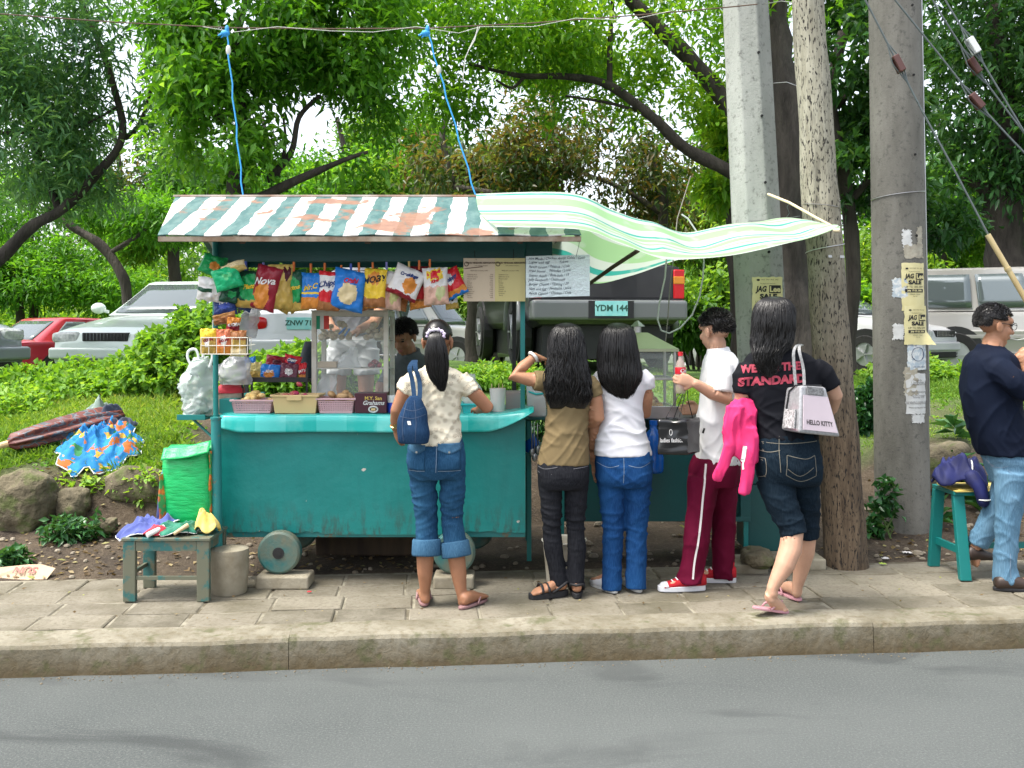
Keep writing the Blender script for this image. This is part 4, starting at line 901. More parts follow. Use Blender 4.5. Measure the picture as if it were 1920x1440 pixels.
mb=MB(); mb.tube([(X(988,6.4),6.4,1.16),(X(992,6.4),6.385,1.125),(X(1005,6.4),6.38,1.11),(X(1022,6.4),6.385,1.115)],.007,8); obj('handle',mb,AQUA,cb_)
heap('candies',(X(1006,6.44),6.46,.975),.04,.04,.1,40,.02,mk('mixed_wrappers',(.5,.1,.1),.4,(.5,.45,.1),30,.45,.55),'wrapped sweets inside the cloudy container','food',5)
for i,(px,l)in enumerate(((996,.17),(1001,.2),(1007,.15))):
 mb=MB(); x=X(px,6.36); mb.tube([(x,6.345,.93),(x+.004,6.343,.93-l)],.004,8); mb.ell((x+.005,6.343,.93-l-.02),(.018,.007,.027)); obj('ladle',mb,STEEL,None,smooth=True,label=('leftmost','longest','rightmost')[i]+' steel ladle hanging under the second cart counter edge',cat='ladle',group='hanging ladles')
BLUEP=mk('blue_plastic',(.005,.09,.42),.25)
mb=MB(); mb.lathe((X(1225,6.3),6.3,.62),[(0,0),(.06,0),(.066,.02),(.066,.1),(.06,.12),(.066,.14),(.066,.2),(.05,.25),(.024,.275),(.022,.31)],24)
bt=obj('water_jug',mb,glassmat('blue_bottle',(.01,.12,.5),.75,.1),None,smooth=True,label='blue water bottle hanging by the second cart beside the black paper bag',cat='bottle')
mb=MB(); mb.cyl((X(1225,6.3),6.3,.935),.026,.03,18); obj('cap',mb,BLUEP,bt)
mb=MB(); mb.lathe((X(998,6.38),6.4,.737),[(0,0),(.04,0),(.045,.01),(.045,.07),(.02,.1),(.018,.12),(0,.12)],18); obj('dish_soap',mb,BLUEP,None,smooth=True,label='blue plastic bottle on the lower shelf of the second cart',cat='bottle')
# green chest, bucket
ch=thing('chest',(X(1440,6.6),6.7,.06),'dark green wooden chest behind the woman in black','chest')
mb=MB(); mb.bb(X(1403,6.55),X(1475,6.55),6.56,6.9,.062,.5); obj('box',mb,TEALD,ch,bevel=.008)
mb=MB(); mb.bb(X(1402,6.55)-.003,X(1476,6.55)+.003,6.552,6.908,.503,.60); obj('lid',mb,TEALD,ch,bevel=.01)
bk=thing('bucket',(X(1058,5.95),5.97,0),'dirty white plastic bucket on the pavement behind the tan-topped woman','bucket')
mb=MB(); mb.lathe((X(1058,5.95),5.97,0),[(0,.003),(.1,.003),(.104,.01),(.128,.26),(.122,.26),(.098,.015),(0,.012)],28); obj('pail',mb,mk('dirty_white_plastic',(.55,.52,.43),.5,(.35,.31,.23),9),bk,smooth=True,ang=40)
mb=MB(); mb.tube([(X(1058,5.95)+.131*math.cos(a*math.pi/14),5.97+.131*math.sin(a*math.pi/14),.262)for a in range(29)],.006,8); obj('rim',mb,mk('white_plastic',(.6,.58,.5),.4),bk)
# --- tarp
m,t,b=newmat('striped_tarp'); uv=t.nodes.new('ShaderNodeAttribute'); uv.attribute_name='tone'
u2a=t.nodes.new('ShaderNodeAttribute'); u2a.attribute_name='along'
ad=t.nodes.new('ShaderNodeMath'); ad.operation='MULTIPLY'; t.links.new(uv.outputs['Fac'],ad.inputs[0]); ad.inputs[1].default_value=2.6
fr=t.nodes.new('ShaderNodeMath'); fr.operation='FRACT'; t.links.new(ad.outputs[0],fr.inputs[0])
WT,LG,TG=(.56,.64,.56),(.33,.56,.28),(.05,.38,.31)
c=ramp(t,fr.outputs[0],[(0,WT),(.1,LG),(.3,WT),(.40,TG),(.47,WT),(.58,LG),(.63,WT),(.7,LG),(.82,WT),(.87,TG),(.93,WT)],'CONSTANT')
ck=t.nodes.new('ShaderNodeTexNoise'); ck.inputs['Scale'].default_value=7; t.links.new(coord(t),ck.inputs['Vector'])
c=mixc(t,ramp(t,ck.outputs[0],[(.58,0.),(.66,.4)]),c,WT)
t.links.new(c,b.inputs['Base Color']); b.inputs['Roughness'].default_value=.4
tr=t.nodes.new('ShaderNodeBsdfTranslucent'); t.links.new(c,tr.inputs[0]); mx=t.nodes.new('ShaderNodeMixShader'); mx.inputs[0].default_value=.4
t.links.new(b.outputs[0],mx.inputs[1]); t.links.new(tr.outputs[0],mx.inputs[2]); t.links.new(mx.outputs[0],t.nodes['Material Output'].inputs[0])
def crom(ps,u):
 k=len(ps)-1; s=min(u*k,k-1e-6); i=int(s); f=s-i
 p0,p1,p2,p3=ps[max(i-1,0)],ps[i],ps[i+1],ps[min(i+2,k)]
 return .5*((2*p1)+(p2-p0)*f+(2*p0-5*p1+4*p2-p3)*f*f+(3*p1-p0-3*p2+p3)*f**3)
rF=[P(930,428,5.63),P(1088,433,5.63),P(1160,458,5.66),P(1225,482,5.7),P(1275,490,5.75),P(1400,476,5.85),P(1500,453,5.95),P(1570,430,6.02)]
rG=[roofpt(.77,.5)+Vector((0,0,.012)),P(1075,400,6.0),P(1150,430,6.05),P(1225,453,6.1),P(1290,463,6.15),P(1400,450,6.15),P(1500,434,6.1),P(1572,429,6.06)]
rR=[P(893,369,6.45),P(1060,369,6.45),P(1140,398,6.5),P(1220,425,6.55),P(1295,436,6.6),P(1400,420,6.6),P(1475,412,6.5),P(1574,428,6.12)]
rB=[P(905,470,7.3),P(1050,500,7.3),P(1110,533,7.3),P(1180,520,7.25),P(1262,492,7.2),P(1380,455,7.1),P(1470,414,6.7),P(1576,427,6.16)]
mb=MB(); NU,NV=70,30; al,vv_=[],[]
def tarp(u,v):
 p=crom([crom(r_,u)for r_ in(rF,rG,rR,rB)],v)
 k=min(1,max(0,(u-.2)*4)); p.z+=k*(.018*math.sin(u*26+v*5)+.012*mnoise.noise(Vector((u*14,v*9,2))))*math.sin(math.pi*min(1,v*1.2+.05)); al.append(u); vv_.append(v+.02*math.sin(u*9)); return p+Vector((0,0,.008))
mb.grid(tarp,NU,NV); o=obj('tarpaulin',mb,m,None,smooth=True,solid=0,label='pale green striped tarpaulin stretched from the cart roof to the wooden pole',cat='tarpaulin',normals=False)
o.data.attributes.new('tone','FLOAT','POINT').data.foreach_set('value',vv_); o.data.attributes.new('along','FLOAT','POINT').data.foreach_set('value',al)
mb=MB(); mb.tube([P(1105,532,7.2),P(1150,500,6.7),P(1196,470,6.1)],.014,8); obj('tarp_batten',mb,WOODD,None,label='thin wooden batten propping the underside of the striped tarpaulin',cat='batten')
# ================================================================== POLES, POSTERS, WIRES
def conc_pole(name,ca,cb,spots=(.05,.05,.045)):
 m,t,b=newmat(name); v=coord(t)
 c=mixc(t,ramp(t,noise(t,coord(t,'Object',(1,1,.3)),3.5,6,.65),[(.32,0.),(.68,1.)]),ca,cb)
 c=mixc(t,ramp(t,noise(t,v,26,5,.7),[(.28,.8),(.46,0.)]),c,spots)
 c=mixc(t,ramp(t,noise(t,coord(t,'Object',(2.2,2.2,.16)),3,4,.6),[(.58,0.),(.75,.6)]),c,[x*.45 for x in ca])
 t.links.new(c,b.inputs['Base Color']); b.inputs['Roughness'].default_value=.92; bump(t,b,noise(t,v,60,4,.7),.6,.006); return m
class Pole:
 def __init__(s,pxb,pxt,d,zb,zt,rb,rt):
 # pxb at zb, pxt at photo row 0
  s.d=d; z0=ZZ(0,d); s.A=Vector((X(pxb,d),d,zb)); k=(zt-zb)/(z0-zb); s.B=Vector((X(pxb,d)+(X(pxt,d)-X(pxb,d))*k,d,zt)); s.rb,s.rt=rb,rb+(rt-rb)*k
 def c(s,z):u=(z-s.A.z)/(s.B.z-s.A.z); return s.A+(s.B-s.A)*u,s.rb+(s.rt-s.rb)*u
 def on(s,th,z,o=.003):c,r=s.c(z); return Vector((c.x+(r+o)*math.sin(th),c.y-(r+o)*math.cos(th),z))
 def build(s,n,rot=0,k=24):
  mb=MB(); vs_=[]
  for i in range(k+1):
   z=s.A.z+(s.B.z-s.A.z)*i/k; c,r=s.c(z)
   for j in range(n):a=2*math.pi*(j+rot)/n; vs_.append((c.x+r*math.cos(a),c.y+r*math.sin(a),z))
  mb.add(vs_,[(i*n+j,i*n+(j+1)%n,(i+1)*n+(j+1)%n,(i+1)*n+j)for i in range(k)for j in range(n)]+[tuple(range(k*n,k*n+n))]); return mb
HOLE=mk('dark_hole',(.008,.008,.008),.9)
# octagonal
po=Pole(1448,1397,6.9,-.05,8.5,.192,.163)
r=thing('concrete_pole',(po.A.x,po.A.y,H(po.A.x,po.A.y)),'pale octagonal concrete pole behind the woman in black','pole')
obj('shaft',po.build(8,.28),conc_pole('pale_concrete',(.22,.235,.21),(.34,.35,.32)),r,bevel=.008)
mb=MB()
for z in(2.05,2.52,2.97,3.4):p=po.on(.2,z,-.004); mb.cyl(p,.009,.03,10,(0,1,0))
obj('bolt_hole',mb,HOLE,r)
# wooden
m,t,b=newmat('weathered_wood_pole'); v=coord(t)
g=t.nodes.new('ShaderNodeSeparateXYZ'); t.links.new(v,g.inputs[0])
zn=t.nodes.new('ShaderNodeMath'); zn.operation='MULTIPLY_ADD'; t.links.new(noise(t,v,4,4),zn.inputs[0]); zn.inputs[1].default_value=1.2; t.links.new(g.outputs[2],zn.inputs[2])
n1=noise(t,coord(t,'Object',(1,1,.12)),30,5,.65)
c1=mixc(t,ramp(t,n1,[(.35,0.),(.65,1.)]),(.065,.043,.026),(.165,.118,.074)); c2=mixc(t,ramp(t,n1,[(.35,0.),(.65,1.)]),(.22,.205,.15),(.34,.325,.255))
mr=t.nodes.new('ShaderNodeMapRange'); mr.inputs[1].default_value=1.5; mr.inputs[2].default_value=3.3; t.links.new(zn.outputs[0],mr.inputs[0])
c=mixc(t,mr.outputs[0],c1,c2)
sp=noise(t,coord(t,'Object',(1,1,.26)),105,3,.55); c=mixc(t,ramp(t,sp,[(.385,1.),(.43,0.)]),c,(.022,.018,.015))
c=mixc(t,ramp(t,noise(t,coord(t,'Object',(1,1,.3)),4,5,.6),[(.6,0.),(.72,.7)]),c,(.05,.045,.04))
t.links.new(c,b.inputs['Base Color']); b.inputs['Roughness'].default_value=.9
ad=t.nodes.new('ShaderNodeMath'); ad.operation='ADD'; t.links.new(n1,ad.inputs[0]); t.links.new(ramp(t,sp,[(.33,0.),(.42,1.)]),ad.inputs[1]); bump(t,b,ad.outputs[0],.8,.012)
pw=Pole(1588,1514,6.45,-.05,7.5,.137,.1)
r=thing('wooden_pole',(pw.A.x,pw.A.y,-.01),'weathered brown wooden pole with dark specks in the middle of the three poles','pole')
mb=pw.build(28,0,60); obj('shaft',mb,m,r,smooth=True,disp=lambda p:p+Vector((mnoise.noise(p*3),mnoise.noise(p*3+Vector((5,0,0))),0))*.012+(Vector((p.x-pw.c(p.z)[0].x,p.y-pw.c(p.z)[0].y,0)).normalized()*(.006*mnoise.noise(Vector((p.x*40,p.y*40,p.z*2)))+.03*max(0,.15-p.z))))
mb=MB(); mb.tube([pw.on(a*.2-1.6,2.02+.004*a,.008)for a in range(17)],.0035,6); obj('wire_band',mb,STEEL,r); mb=MB(); mb.tube([pw.on(a*.2-1.6,2.34-.003*a,.008)for a in range(17)],.0025,6); obj('wire_band',mb,STEEL,r)
mb=MB(); mb.prism([(0,-.008),(.115,-.008),(.115,.008),(0,.008)],lambda u,v,w_:pw.on(-.15+u*9,1.99+v,.006+w_),0,.004); obj('metal_strap',mb,STEEL,r)
# round
pr=Pole(1693,1677,7.3,.0,8.5,.193,.18)
zb_=H(pr.A.x,pr.A.y-.19)
r=thing('concrete_pole',(pr.A.x,pr.A.y,zb_),'grey round concrete pole covered with posters at right','pole')
obj('shaft',pr.build(36),conc_pole('grey_concrete',(.105,.1,.085),(.22,.212,.185)),r,smooth=True)
mb=MB()
for z in(2.2,2.78,3.35,3.85):mb.cyl(pr.on(.35,z,-.004),.008,.03,10,(0,1,0))
obj('bolt_hole',mb,HOLE,r)
mb=MB(); mb.tube([pr.on(a*.2-1.6,2.475+.004*a,.005)for a in range(17)],.003,6); obj('wire_band',mb,STEEL,r); mb=MB(); mb.tube([pr.on(1.25,z,.004)for z in(.9,1.6,2.4,3.2,4.2)],.006,6); obj('ground_wire',mb,STEEL,r)
# posters
INK=mk('black_ink',(.012,.012,.012),.7); PAPY=mk('yellow_paper',(.62,.55,.27),.85,(.7,.64,.36),6); PAPW=mk('white_paper',(.62,.63,.62),.85,(.5,.5,.48),12); PAPB=mk('bluish_paper',(.4,.47,.52),.85,(.62,.64,.63),30,.45,.55); PAPO=mk('old_paper',(.42,.39,.31),.9,(.3,.27,.21),25)
def sheet(name,mp,w_,h,mat,lab,cat,tear=0,seed=0,group=None,curl=0):
 mb=MB(); q=random.Random(seed); nu,nv=14,18
 off=[q.uniform(-tear,tear)for _ in range(80)]
 def fn(u,v):
  a=(u-.5)*w_*(1+.0); b_=(v-.5)*h
  if tear:
   if u>.99:a+=off[int(v*18)]
   if u<.01:a+=off[20+int(v*18)]
   if v<.01:b_+=off[40+int(u*14)]
   if v>.99:b_+=off[60+int(u*14)]
  return mp(a,b_,.0015+.002*mnoise.noise(Vector((a*30,b_*30,seed)))+curl*max(0,u-.6)**2*max(0,.35-v))
 mb.grid(fn,nu,nv); return obj(name,mb,mat,None,smooth=True,label=lab,cat=cat,group=group,normals=False,solid=0)
def jag(mp,s,parent):
 """sale poster artwork, s = poster width; v runs downward from the top"""
 mb=MB(); T=lambda w_:(lambda u,v:mp(u,v,w_))
 rect=lambda x0,x1,y0,y1,w_=.0045:mb.grid(lambda u,v:mp(s*(x0+(x1-x0)*u),s*(y0+(y1-y0)*v),w_),8,2)
 ln=lambda txt,x,y,z,**k:put_text(mb,txt,z*s,lambda u,v:mp(u+x*s,v+y*s,.0045),**k)
 for k in range(10):a=6.28*k/10; mb.quad(*[mp(s*(-.33+.06*math.cos(b_)),s*(.66+.035*math.sin(b_)),.0045)for b_ in(a,a+.3,a+.63,a+3.1)])
 ln('SALE  SALE  SALE  SALE',.08,.67,.06); ln('The big brand clearance',0,.53,.055)
 ln('JAG',-.225,.33,.27,bold=.012*s,shear=.2,sx=.78); rect(.05,.47,.19,.47); ln('SALE',.03,.07,.22,bold=.012*s,sx=1.3); ln('UP TO 70% OFF!',0,-.12,.12)
 rect(-.42,.42,-.34,-.2); ln('10:00 AM - 7:00 PM',0,-.43,.06); ln('Main Hall',0,-.51,.05)
 obj('print',mb,INK,parent,normals=False)
 mb=MB(); put_text(mb,'Lee',.27*s,lambda u,v:mp(u+.26*s,v+.32*s,.007),bold=.01*s); put_text(mb,'July 17-25, 2006',.1*s,lambda u,v:mp(u,v-.27*s,.007),bold=.004*s); obj('reversed_print',mb,PAPY,parent,normals=False)
PS='posters pasted on the poles'
def onround(pole,th0,z0):return lambda a,b_,w_:pole.on(th0+a/pole.c(z0)[1],z0+b_,.001+w_)
d=pr.d-.19
mp=onround(pr,.22,ZZ(538,d)); o=sheet('poster',mp,.185,.345,PAPY,'upper yellow clothing sale poster on the round concrete pole','poster',.003,1,PS); jag(lambda u,v,w_:mp(u,v+.02,w_),.17,o)
mp2=lambda a,b_,w_:onround(pr,.30,ZZ(610,d))(a,b_,w_+.003); o=sheet('poster',mp2,.19,.28,PAPY,'lower yellow clothing sale poster on the round concrete pole, corner curling','poster',.004,2,PS,curl=1.2); jag(lambda u,v,w_:mp2(u,v+.0,w_),.165,o)
mp=onround(pr,.32,ZZ(668,d)); o=sheet('poster',mp,.165,.2,PAPB,'pale poster with a faint drawing just under the yellow ones on the round pole','poster',.004,3,PS)
mb=MB(); q=random.Random(3)
for k in range(9):
 a=q.uniform(0,6); pts=[mp(.045*math.cos(a+t_*.7)*(1+.3*q.random()),.015+.05*math.sin(a+t_*.7),.004)for t_ in range(5)]; mb.tube(pts,.001,4)
put_text(mb,'meet up',.02,lambda u,v:mp(u-.045,v+.08,.0045)); put_text(mb,'see you there',.02,lambda u,v:mp(u+.01,v-.075,.0045)); obj('print',mb,mk('blue_ink',(.1,.13,.2),.8),o,normals=False)
mp=onround(pr,.24,ZZ(738,d)); o=sheet('poster',mp,.165,.29,PAPW,'plain white typed notice lowest on the round concrete pole','poster',.006,4,PS)
mb=MB()
for k,(tx,y)in enumerate((('Calls for',.095),('Student Essay',.08),('ORGANIZATION',.065),('MEETING ROOM',.01),('General Assembly',-.015),('Saturday 3 PM',-.027),('Everybody is invited to attend',-.06),('the first meeting of the term',-.07),('Please bring your forms',-.1))):put_text(mb,tx,.0165,lambda u,v,y=y:mp(u+.015,v+y,.0045))
obj('print',mb,mk('grey_ink',(.12,.12,.12),.8),o,normals=False)
for i,(th,py,w_,h,mat,lab)in enumerate(((-.05,447,.06,.12,PAPW,'torn white paper scrap high on the round pole'),(-.33,540,.1,.14,PAPB,'torn bluish paper scrap left of the upper yellow poster'),(-.42,622,.075,.11,PAPW,'torn white corner scrap left of the lower yellow poster'),(.25,470,.16,.1,PAPO,'worn grey paper above the upper yellow poster'),(.02,715,.1,.2,PAPO,'old torn paper showing beside the typed notice'),(.3,785,.1,.06,PAPW,'scrap of paper under the typed notice'),(.5,440,.05,.12,PAPO,'thin torn strip near the right edge of the round pole'))):
 sheet('paper_scrap',onround(pr,th,ZZ(py,d)),w_,h,mat,lab,'paper',.009,20+i,'paper scraps on the round pole')
fy=po.d-po.c(1.85)[1]*.98
mo=lambda a,b_,w_:Vector((X(1439,fy)+a,fy-.002-w_+.0*b_+(.05*abs(a)),ZZ(575,fy)+b_))
ca,sa=math.cos(.0),0
o=sheet('poster',mo,.205,.4,PAPY,'yellow clothing sale poster on the octagonal pole above the dark-haired woman','poster',.003,9,PS); jag(lambda u,v,w_:mo(u,v+.055,w_),.19,o)
# overhead wire and blue strings
WIRE=mk('rusty_wire',(.1,.06,.04),.8); CABLE=mk('grey_cable',(.09,.11,.11),.6); BLUS=mk('blue_string',(.02,.27,.62),.6); WSTR=mk('white_string',(.55,.55,.5),.8)
mb=MB(); mb.tube([P(px,py,6.6)for px,py in((-900,-20),(-400,8),(0,26),(220,42),(430,52),(620,54),(800,53),(1000,43),(1200,28),(1360,14),(1420,8))],.0042,6); obj('overhead_wire',mb,WIRE,None,label='thin rusty wire strung across the top with blue strings tied to it',cat='wire')
mb=MB(); mb.tube([P(px,py,6.59)for px,py in((380,50),(440,60),(520,50),(620,58),(700,60),(780,50),(860,62),(900,50),(1000,50),(1080,34),(1180,38),(1260,20))],.002,5); mb.tube([P(px,py,6.58)for px,py in((900,50),(885,80),(872,110),(868,150))],.003,5); mb.tube([P(px,py,6.58)for px,py in((896,50),(890,75),(878,95))],.004,5); obj('loose_string',mb,WSTR,None,label='pale loose string wound along the overhead wire',cat='string')
for i,(a,b_,lab)in enumerate((((424,54),(456,368),'left blue string running from the overhead wire to the striped roof'),((800,54),(893,370),'right blue string running from the overhead wire to the tarpaulin corner'))):
 r=thing('blue_string',P(*b_,6.45),lab,'string','blue strings holding the roof')
 A_,B_=P(*a,6.58),P(*b_,6.45); mb=MB(); mb.tube([A_.lerp(B_,k/12)+Vector((.006*math.sin(k*2.1),0,0))for k in range(13)],.0052,6); obj('string',mb,BLUS,r)
 mb=MB(); mb.ell(A_+Vector((-.006,0,-.03)),(.03,.02,.022)); mb.ell(A_+Vector((.006,0,-.005)),(.014,.014,.03)); mb.tube([A_+Vector((-.02,0,-.03)),A_+Vector((-.055,0,-.045))],[.012,.004],6); mb.tube([A_+Vector((0,0,-.03)),A_+Vector((-.035,0,-.06))],[.01,.003],6)
 kn=obj('knot',mb,BLUS,r,smooth=True)
 p_=A_.lerp(B_,.13 if i==0 else .25); mb=MB(); mb.ell(p_,(.017,.01,.035)); obj('plastic_scrap',mb,WSTR,r,smooth=True)
 # guy wires with insulators
INSB=mk('brown_insulator',(.085,.032,.026),.3); INSW=mk('white_insulator',(.6,.62,.62),.25)
def guy(px_pts,d0,d1,lab,ins,mat=CABLE):
 k=len(px_pts); pts=[P(px,py,d0+(d1-d0)*i/(k-1))for i,(px,py)in enumerate(px_pts)]
 r=thing('guy_wire',pts[-1],lab,'wire','guy wires at upper right')
 mb=MB(); mb.tube(pts,.0065,6)
 for idx,im in ins:
  p_=pts[idx]; dr=(pts[idx+1]-pts[idx-1]).normalized(); sd_=dr.cross(Vector((0,1,0))).normalized()
  for s in(-1,1):mb.tube([p_-dr*.16,p_+sd_*.03*s-dr*.03,p_+sd_*.03*s,p_+dr*.14],.0045,5)
 obj('cable',mb,mat,r)
 for idx,im in ins:
  p_=pts[idx]; dr=(pts[idx+1]-pts[idx-1]).normalized(); q_=dr.to_track_quat('Z','Y').to_matrix(); m2=MB()
  for s in(-1,1):m2.box(p_+q_@Vector((s*.03,0,0)),(.02,.042,.115),q_)
  for s in(-1,1):m2.box(p_+q_@Vector((0,0,s*.048)),(.041,.042,.02),q_)
  m2.box(p_,(.012,.03,.075),q_); obj('insulator',m2,im,r,bevel=.006)
guy([(1590,-60),(1625,5),(1684,120),(1730,210),(1790,320),(1856,446)],6.5,6.4,'leftmost guy wire crossing the round pole, ending at a bamboo stake',[(2,INSB)])
guy([(1640,-40),(1680,2),(1755,95),(1830,190),(1900,265),(2060,430)],6.6,6.5,'guy wire with the lowest brown insulator at upper right',[(3,INSB)])
guy([(1730,-60),(1772,0),(1824,86),(1880,180),(1940,280),(2060,470)],6.7,6.6,'guy wire with the white insulator at upper right',[(2,INSW)])
guy([(1715,-60),(1760,20),(1826,124),(1875,190),(1930,262),(2080,460)],6.8,6.7,'guy wire with the brown insulator just below the white one',[(2,INSB)])
BAM=mk('bamboo',(.4,.3,.14),.5,(.5,.42,.22),12,stretch=(1,1,.2))
mb=MB(); mb.tube([P(1852,440,6.4),P(1890,505,6.38),P(1960,625,6.34),P(2110,900,6.2)],.018,12); mb.tube([P(1888,502,6.38),P(1891,507,6.38)],.021,12); obj('bamboo_stake',mb,BAM,None,label='bamboo sleeve on the guy wire above the man at far right',cat='bamboo',ang=40)
mb=MB(); mb.tube([P(1440,364,6.7),P(1480,380,6.55),P(1530,408,6.3),P(1572,430,6.04)],[.009,.009,.008,.006],8); mb.tube([P(1575,432,6.0),P(1563,432,6.02)],.012,8); obj('bamboo_spreader',mb,mk('pale_bamboo',(.6,.5,.32),.5),None,label='thin pale bamboo rod from the octagonal pole to the tarpaulin tip',cat='rod')
mb=MB(); mb.tube([P(1470,414,6.7),P(1480,400,6.62),P(1476,388,6.6),P(1480,380,6.57)],.0025,5); mb.tube([P(1402,415,6.72),P(1470,410,6.7),P(1500,405,6.6)],.002,5); obj('tie_wire',mb,CABLE,None,label='thin tie wire at the far tarpaulin corner',cat='wire')
WCAB=mk('whitish_cable',(.5,.52,.5),.5)
mb=MB(); mb.tube([P(px,py,7.1)for px,py in((1250,480),(1247,520),(1236,570),(1233,600),(1240,620),(1255,625),(1275,615),(1298,590),(1312,555),(1318,520),(1320,490),(1310,440),(1290,410),(1278,402))],.006,7); obj('hanging_cable',mb,WCAB,None,label='whitish cable hanging in a loop in front of the black pickup',cat='cable')
mb=MB(); mb.tube([P(px,py,7.15)for px,py in((1262,490),(1256,540),(1252,600),(1248,640))],.004,6); mb.tube([P(px,py,7.15)for px,py in((1295,330),(1270,410),(1262,490))],.004,6); obj('thin_rope',mb,mk('grey_cord',(.22,.2,.17),.7),None,label='straight grey cord hanging beside the looped cable',cat='cord')
mb=MB(); mb.tube([P(1450,156,6.75),P(1475,154,6.7),P(1497,162,6.5)],.0025,5); mb.tube([P(1430,8,6.75),P(1465,2,6.6),P(1495,6,6.5)],.003,5); obj('tie_wire',mb,STEEL,None,label='thin wire strung between the octagonal and wooden poles',cat='wire')
# --- bench at right
bn=thing('bench',(X(1850,6.1),6.15,0),'teal wooden bench with splayed legs at far right','bench')
bx0,bx1,by0,by1,bz=X(1782,6.15),X(2150,6.15),6.1,6.42,.53
mb=MB(); mb.bb(bx0,bx1,by0,by1,bz-.025,bz); obj('seat',mb,TEAL,bn,bevel=.004)
for x,y,ox,oy in((bx0+.035,by0+.03,.01,-.08),(bx0+.03,by1-.03,-.02,.03),(bx1-.1,by0+.03,.04,-.08),(bx1-.1,by1-.03,.04,.03)):
 mb=MB(); a=.034; h8=[]
 for z,k in((0,1),(bz-.026,0)):h8+=[(x-a+ox*k,y-.02+oy*k,z),(x+a+ox*k,y-.02+oy*k,z),(x+a+ox*k,y+.02+oy*k,z),(x-a+ox*k,y+.02+oy*k,z)]
 mb.hexa(h8); obj('leg',mb,TEAL,bn,bevel=.004)
mb=MB(); mb.bar((bx0+.04,by0-.0,.17),(bx0+.02,by1-.01,.17),.022,.045); obj('stretcher',mb,TEAL,bn,bevel=.002)
mb=MB(); mb.bb(bx0+.075,bx1-.1,by0+.08,by0+.12,.165,.2); obj('stretcher',mb,TEAL,bn,bevel=.002)
PLY=mk('yellow_board',(.55,.42,.1),.6,(.62,.5,.16),6)
for k in range(2):
 mb=MB(); q8=[(bx0+.0+.03*k,by0-.03+.04*k),(bx0+.42-.05*k,by0+.02),(bx0+.36,by1-.05),(bx0+.02,by1-.03)]; mb.prism(q8,lambda u,v,w_:Vector((u,v,w_)),bz+.001+.007*k,bz+.007+.007*k); obj('yellow_board',mb,PLY,None,label=('lower','upper')[k]+' thin yellow board lying on the bench under the navy jacket',cat='board',group='yellow boards on the bench')
NAVY=fabric('navy_jacket',(.001,.004,.055),(.003,.008,.09),sheen=0)
jk=thing('jacket',(bx0+.1,by0+.14,bz+.015),'navy jacket with white piping dropped on the bench','jacket')
cloth('jacket_body',(bx0+.08,by0+.12,bz+.012),.17,.14,.19,.1,21,NAVY,None,None,parent=jk,folds=4)
mb=MB(); mb.tube([(bx0+.1,by0-.02,bz+.09),(bx0+.13,by0-.06,bz+.04),(bx0+.145,by0-.075,bz-.05)],[.05,.042,.036],14,ecap=1); obj('sleeve',mb,NAVY,jk,smooth=True)
mb=MB(); mb.tube([(bx0+.147+.037*math.cos(a*.45),by0-.076+.037*math.sin(a*.45),bz-.035)for a in range(15)],.004,6); mb.tube([(bx0+.1,by0-.03,bz+.14),(bx0+.11,by0-.005,bz+.17),(bx0+.13,by0+.05,bz+.185)],.004,6); obj('piping',mb,WHT,jk)
# ================================================================== PARKED CARS
def carpaint(name,c,rough=.28,metal=.05):
 m,t,b=newmat(name); v=coord(t)
 t.links.new(mixc(t,ramp(t,noise(t,v,2.5,4),[(.4,0.),(.8,.25)]),c,[x*.6+.06 for x in c]),b.inputs['Base Color'])
 b.inputs['Roughness'].default_value=rough; b.inputs['Metallic'].default_value=metal; b.inputs['Coat Weight'].default_value=.6; b.inputs['Coat Roughness'].default_value=.06; return m
CGLASS=mk('car_glass',(.012,.016,.018),.03,spec=1.0); CGLASS.node_tree.nodes['Principled BSDF'].inputs['Metallic'].default_value=.35; CGLASS.node_tree.nodes['Principled BSDF'].inputs['Base Color'].default_value=(.12,.145,.15,1)
TYRE=mk('tyre',(.014,.014,.014),.9); RIM=mk('alloy_rim',(.45,.46,.47),.35,metal=.8); LAMPW=mk('clear_lamp',(.55,.57,.55),.1,(.3,.32,.32),22); LAMPR=mk('red_lamp',(.5,.01,.015),.15); LAMPO=mk('orange_lamp',(.6,.22,.02),.2); BLACKP=mk('black_trim',(.012,.012,.013),.5)
PLATE=mk('number_plate',(.2,.55,.55),.5,(.3,.62,.6),9)
PLINK=mk('plate_ink',(.02,.09,.07),.6); CHROME=mk('chrome',(.6,.6,.6),.15,metal=1)
KINDS={
 'sedan':dict(st=[(2.2,.3,.56,.6),(2.16,.24,.66,.72),(2.02,.2,.735,.8),(1.7,.19,.8,.835),(1.2,.19,.88,.845),(.8,.19,.94,.85),(-1.3,.19,.98,.85),(-1.8,.2,.98,.84),(-2.06,.22,.96,.8),(-2.16,.26,.88,.76),(-2.2,.34,.62,.68)],cab=(.98,.22,-.95,-1.72,.93,1.41,.79,.6),wx=(1.3,-1.3),wr=.31),
 'suv':dict(st=[(2.4,.42,.86,.66),(2.36,.36,1.0,.8),(2.15,.34,1.08,.88),(1.4,.34,1.12,.91),(.8,.34,1.14,.92),(-2.0,.34,1.14,.92),(-2.3,.36,1.13,.9),(-2.4,.42,1.08,.84)],cab=(1.02,.42,-2.1,-2.36,1.12,1.84,.85,.68),wx=(1.5,-1.4),wr=.38),
 'pickup':dict(st=[(2.5,.5,.9,.66),(2.45,.45,1.02,.8),(2.2,.42,1.1,.86),(1.2,.42,1.14,.88),(-2.1,.42,1.12,.88),(-2.42,.46,1.12,.87),(-2.46,.56,1.1,.86)],cab=(1.0,.5,-.85,-1.0,1.1,1.6,.82,.68),wx=(1.6,-1.55),wr=.38)}
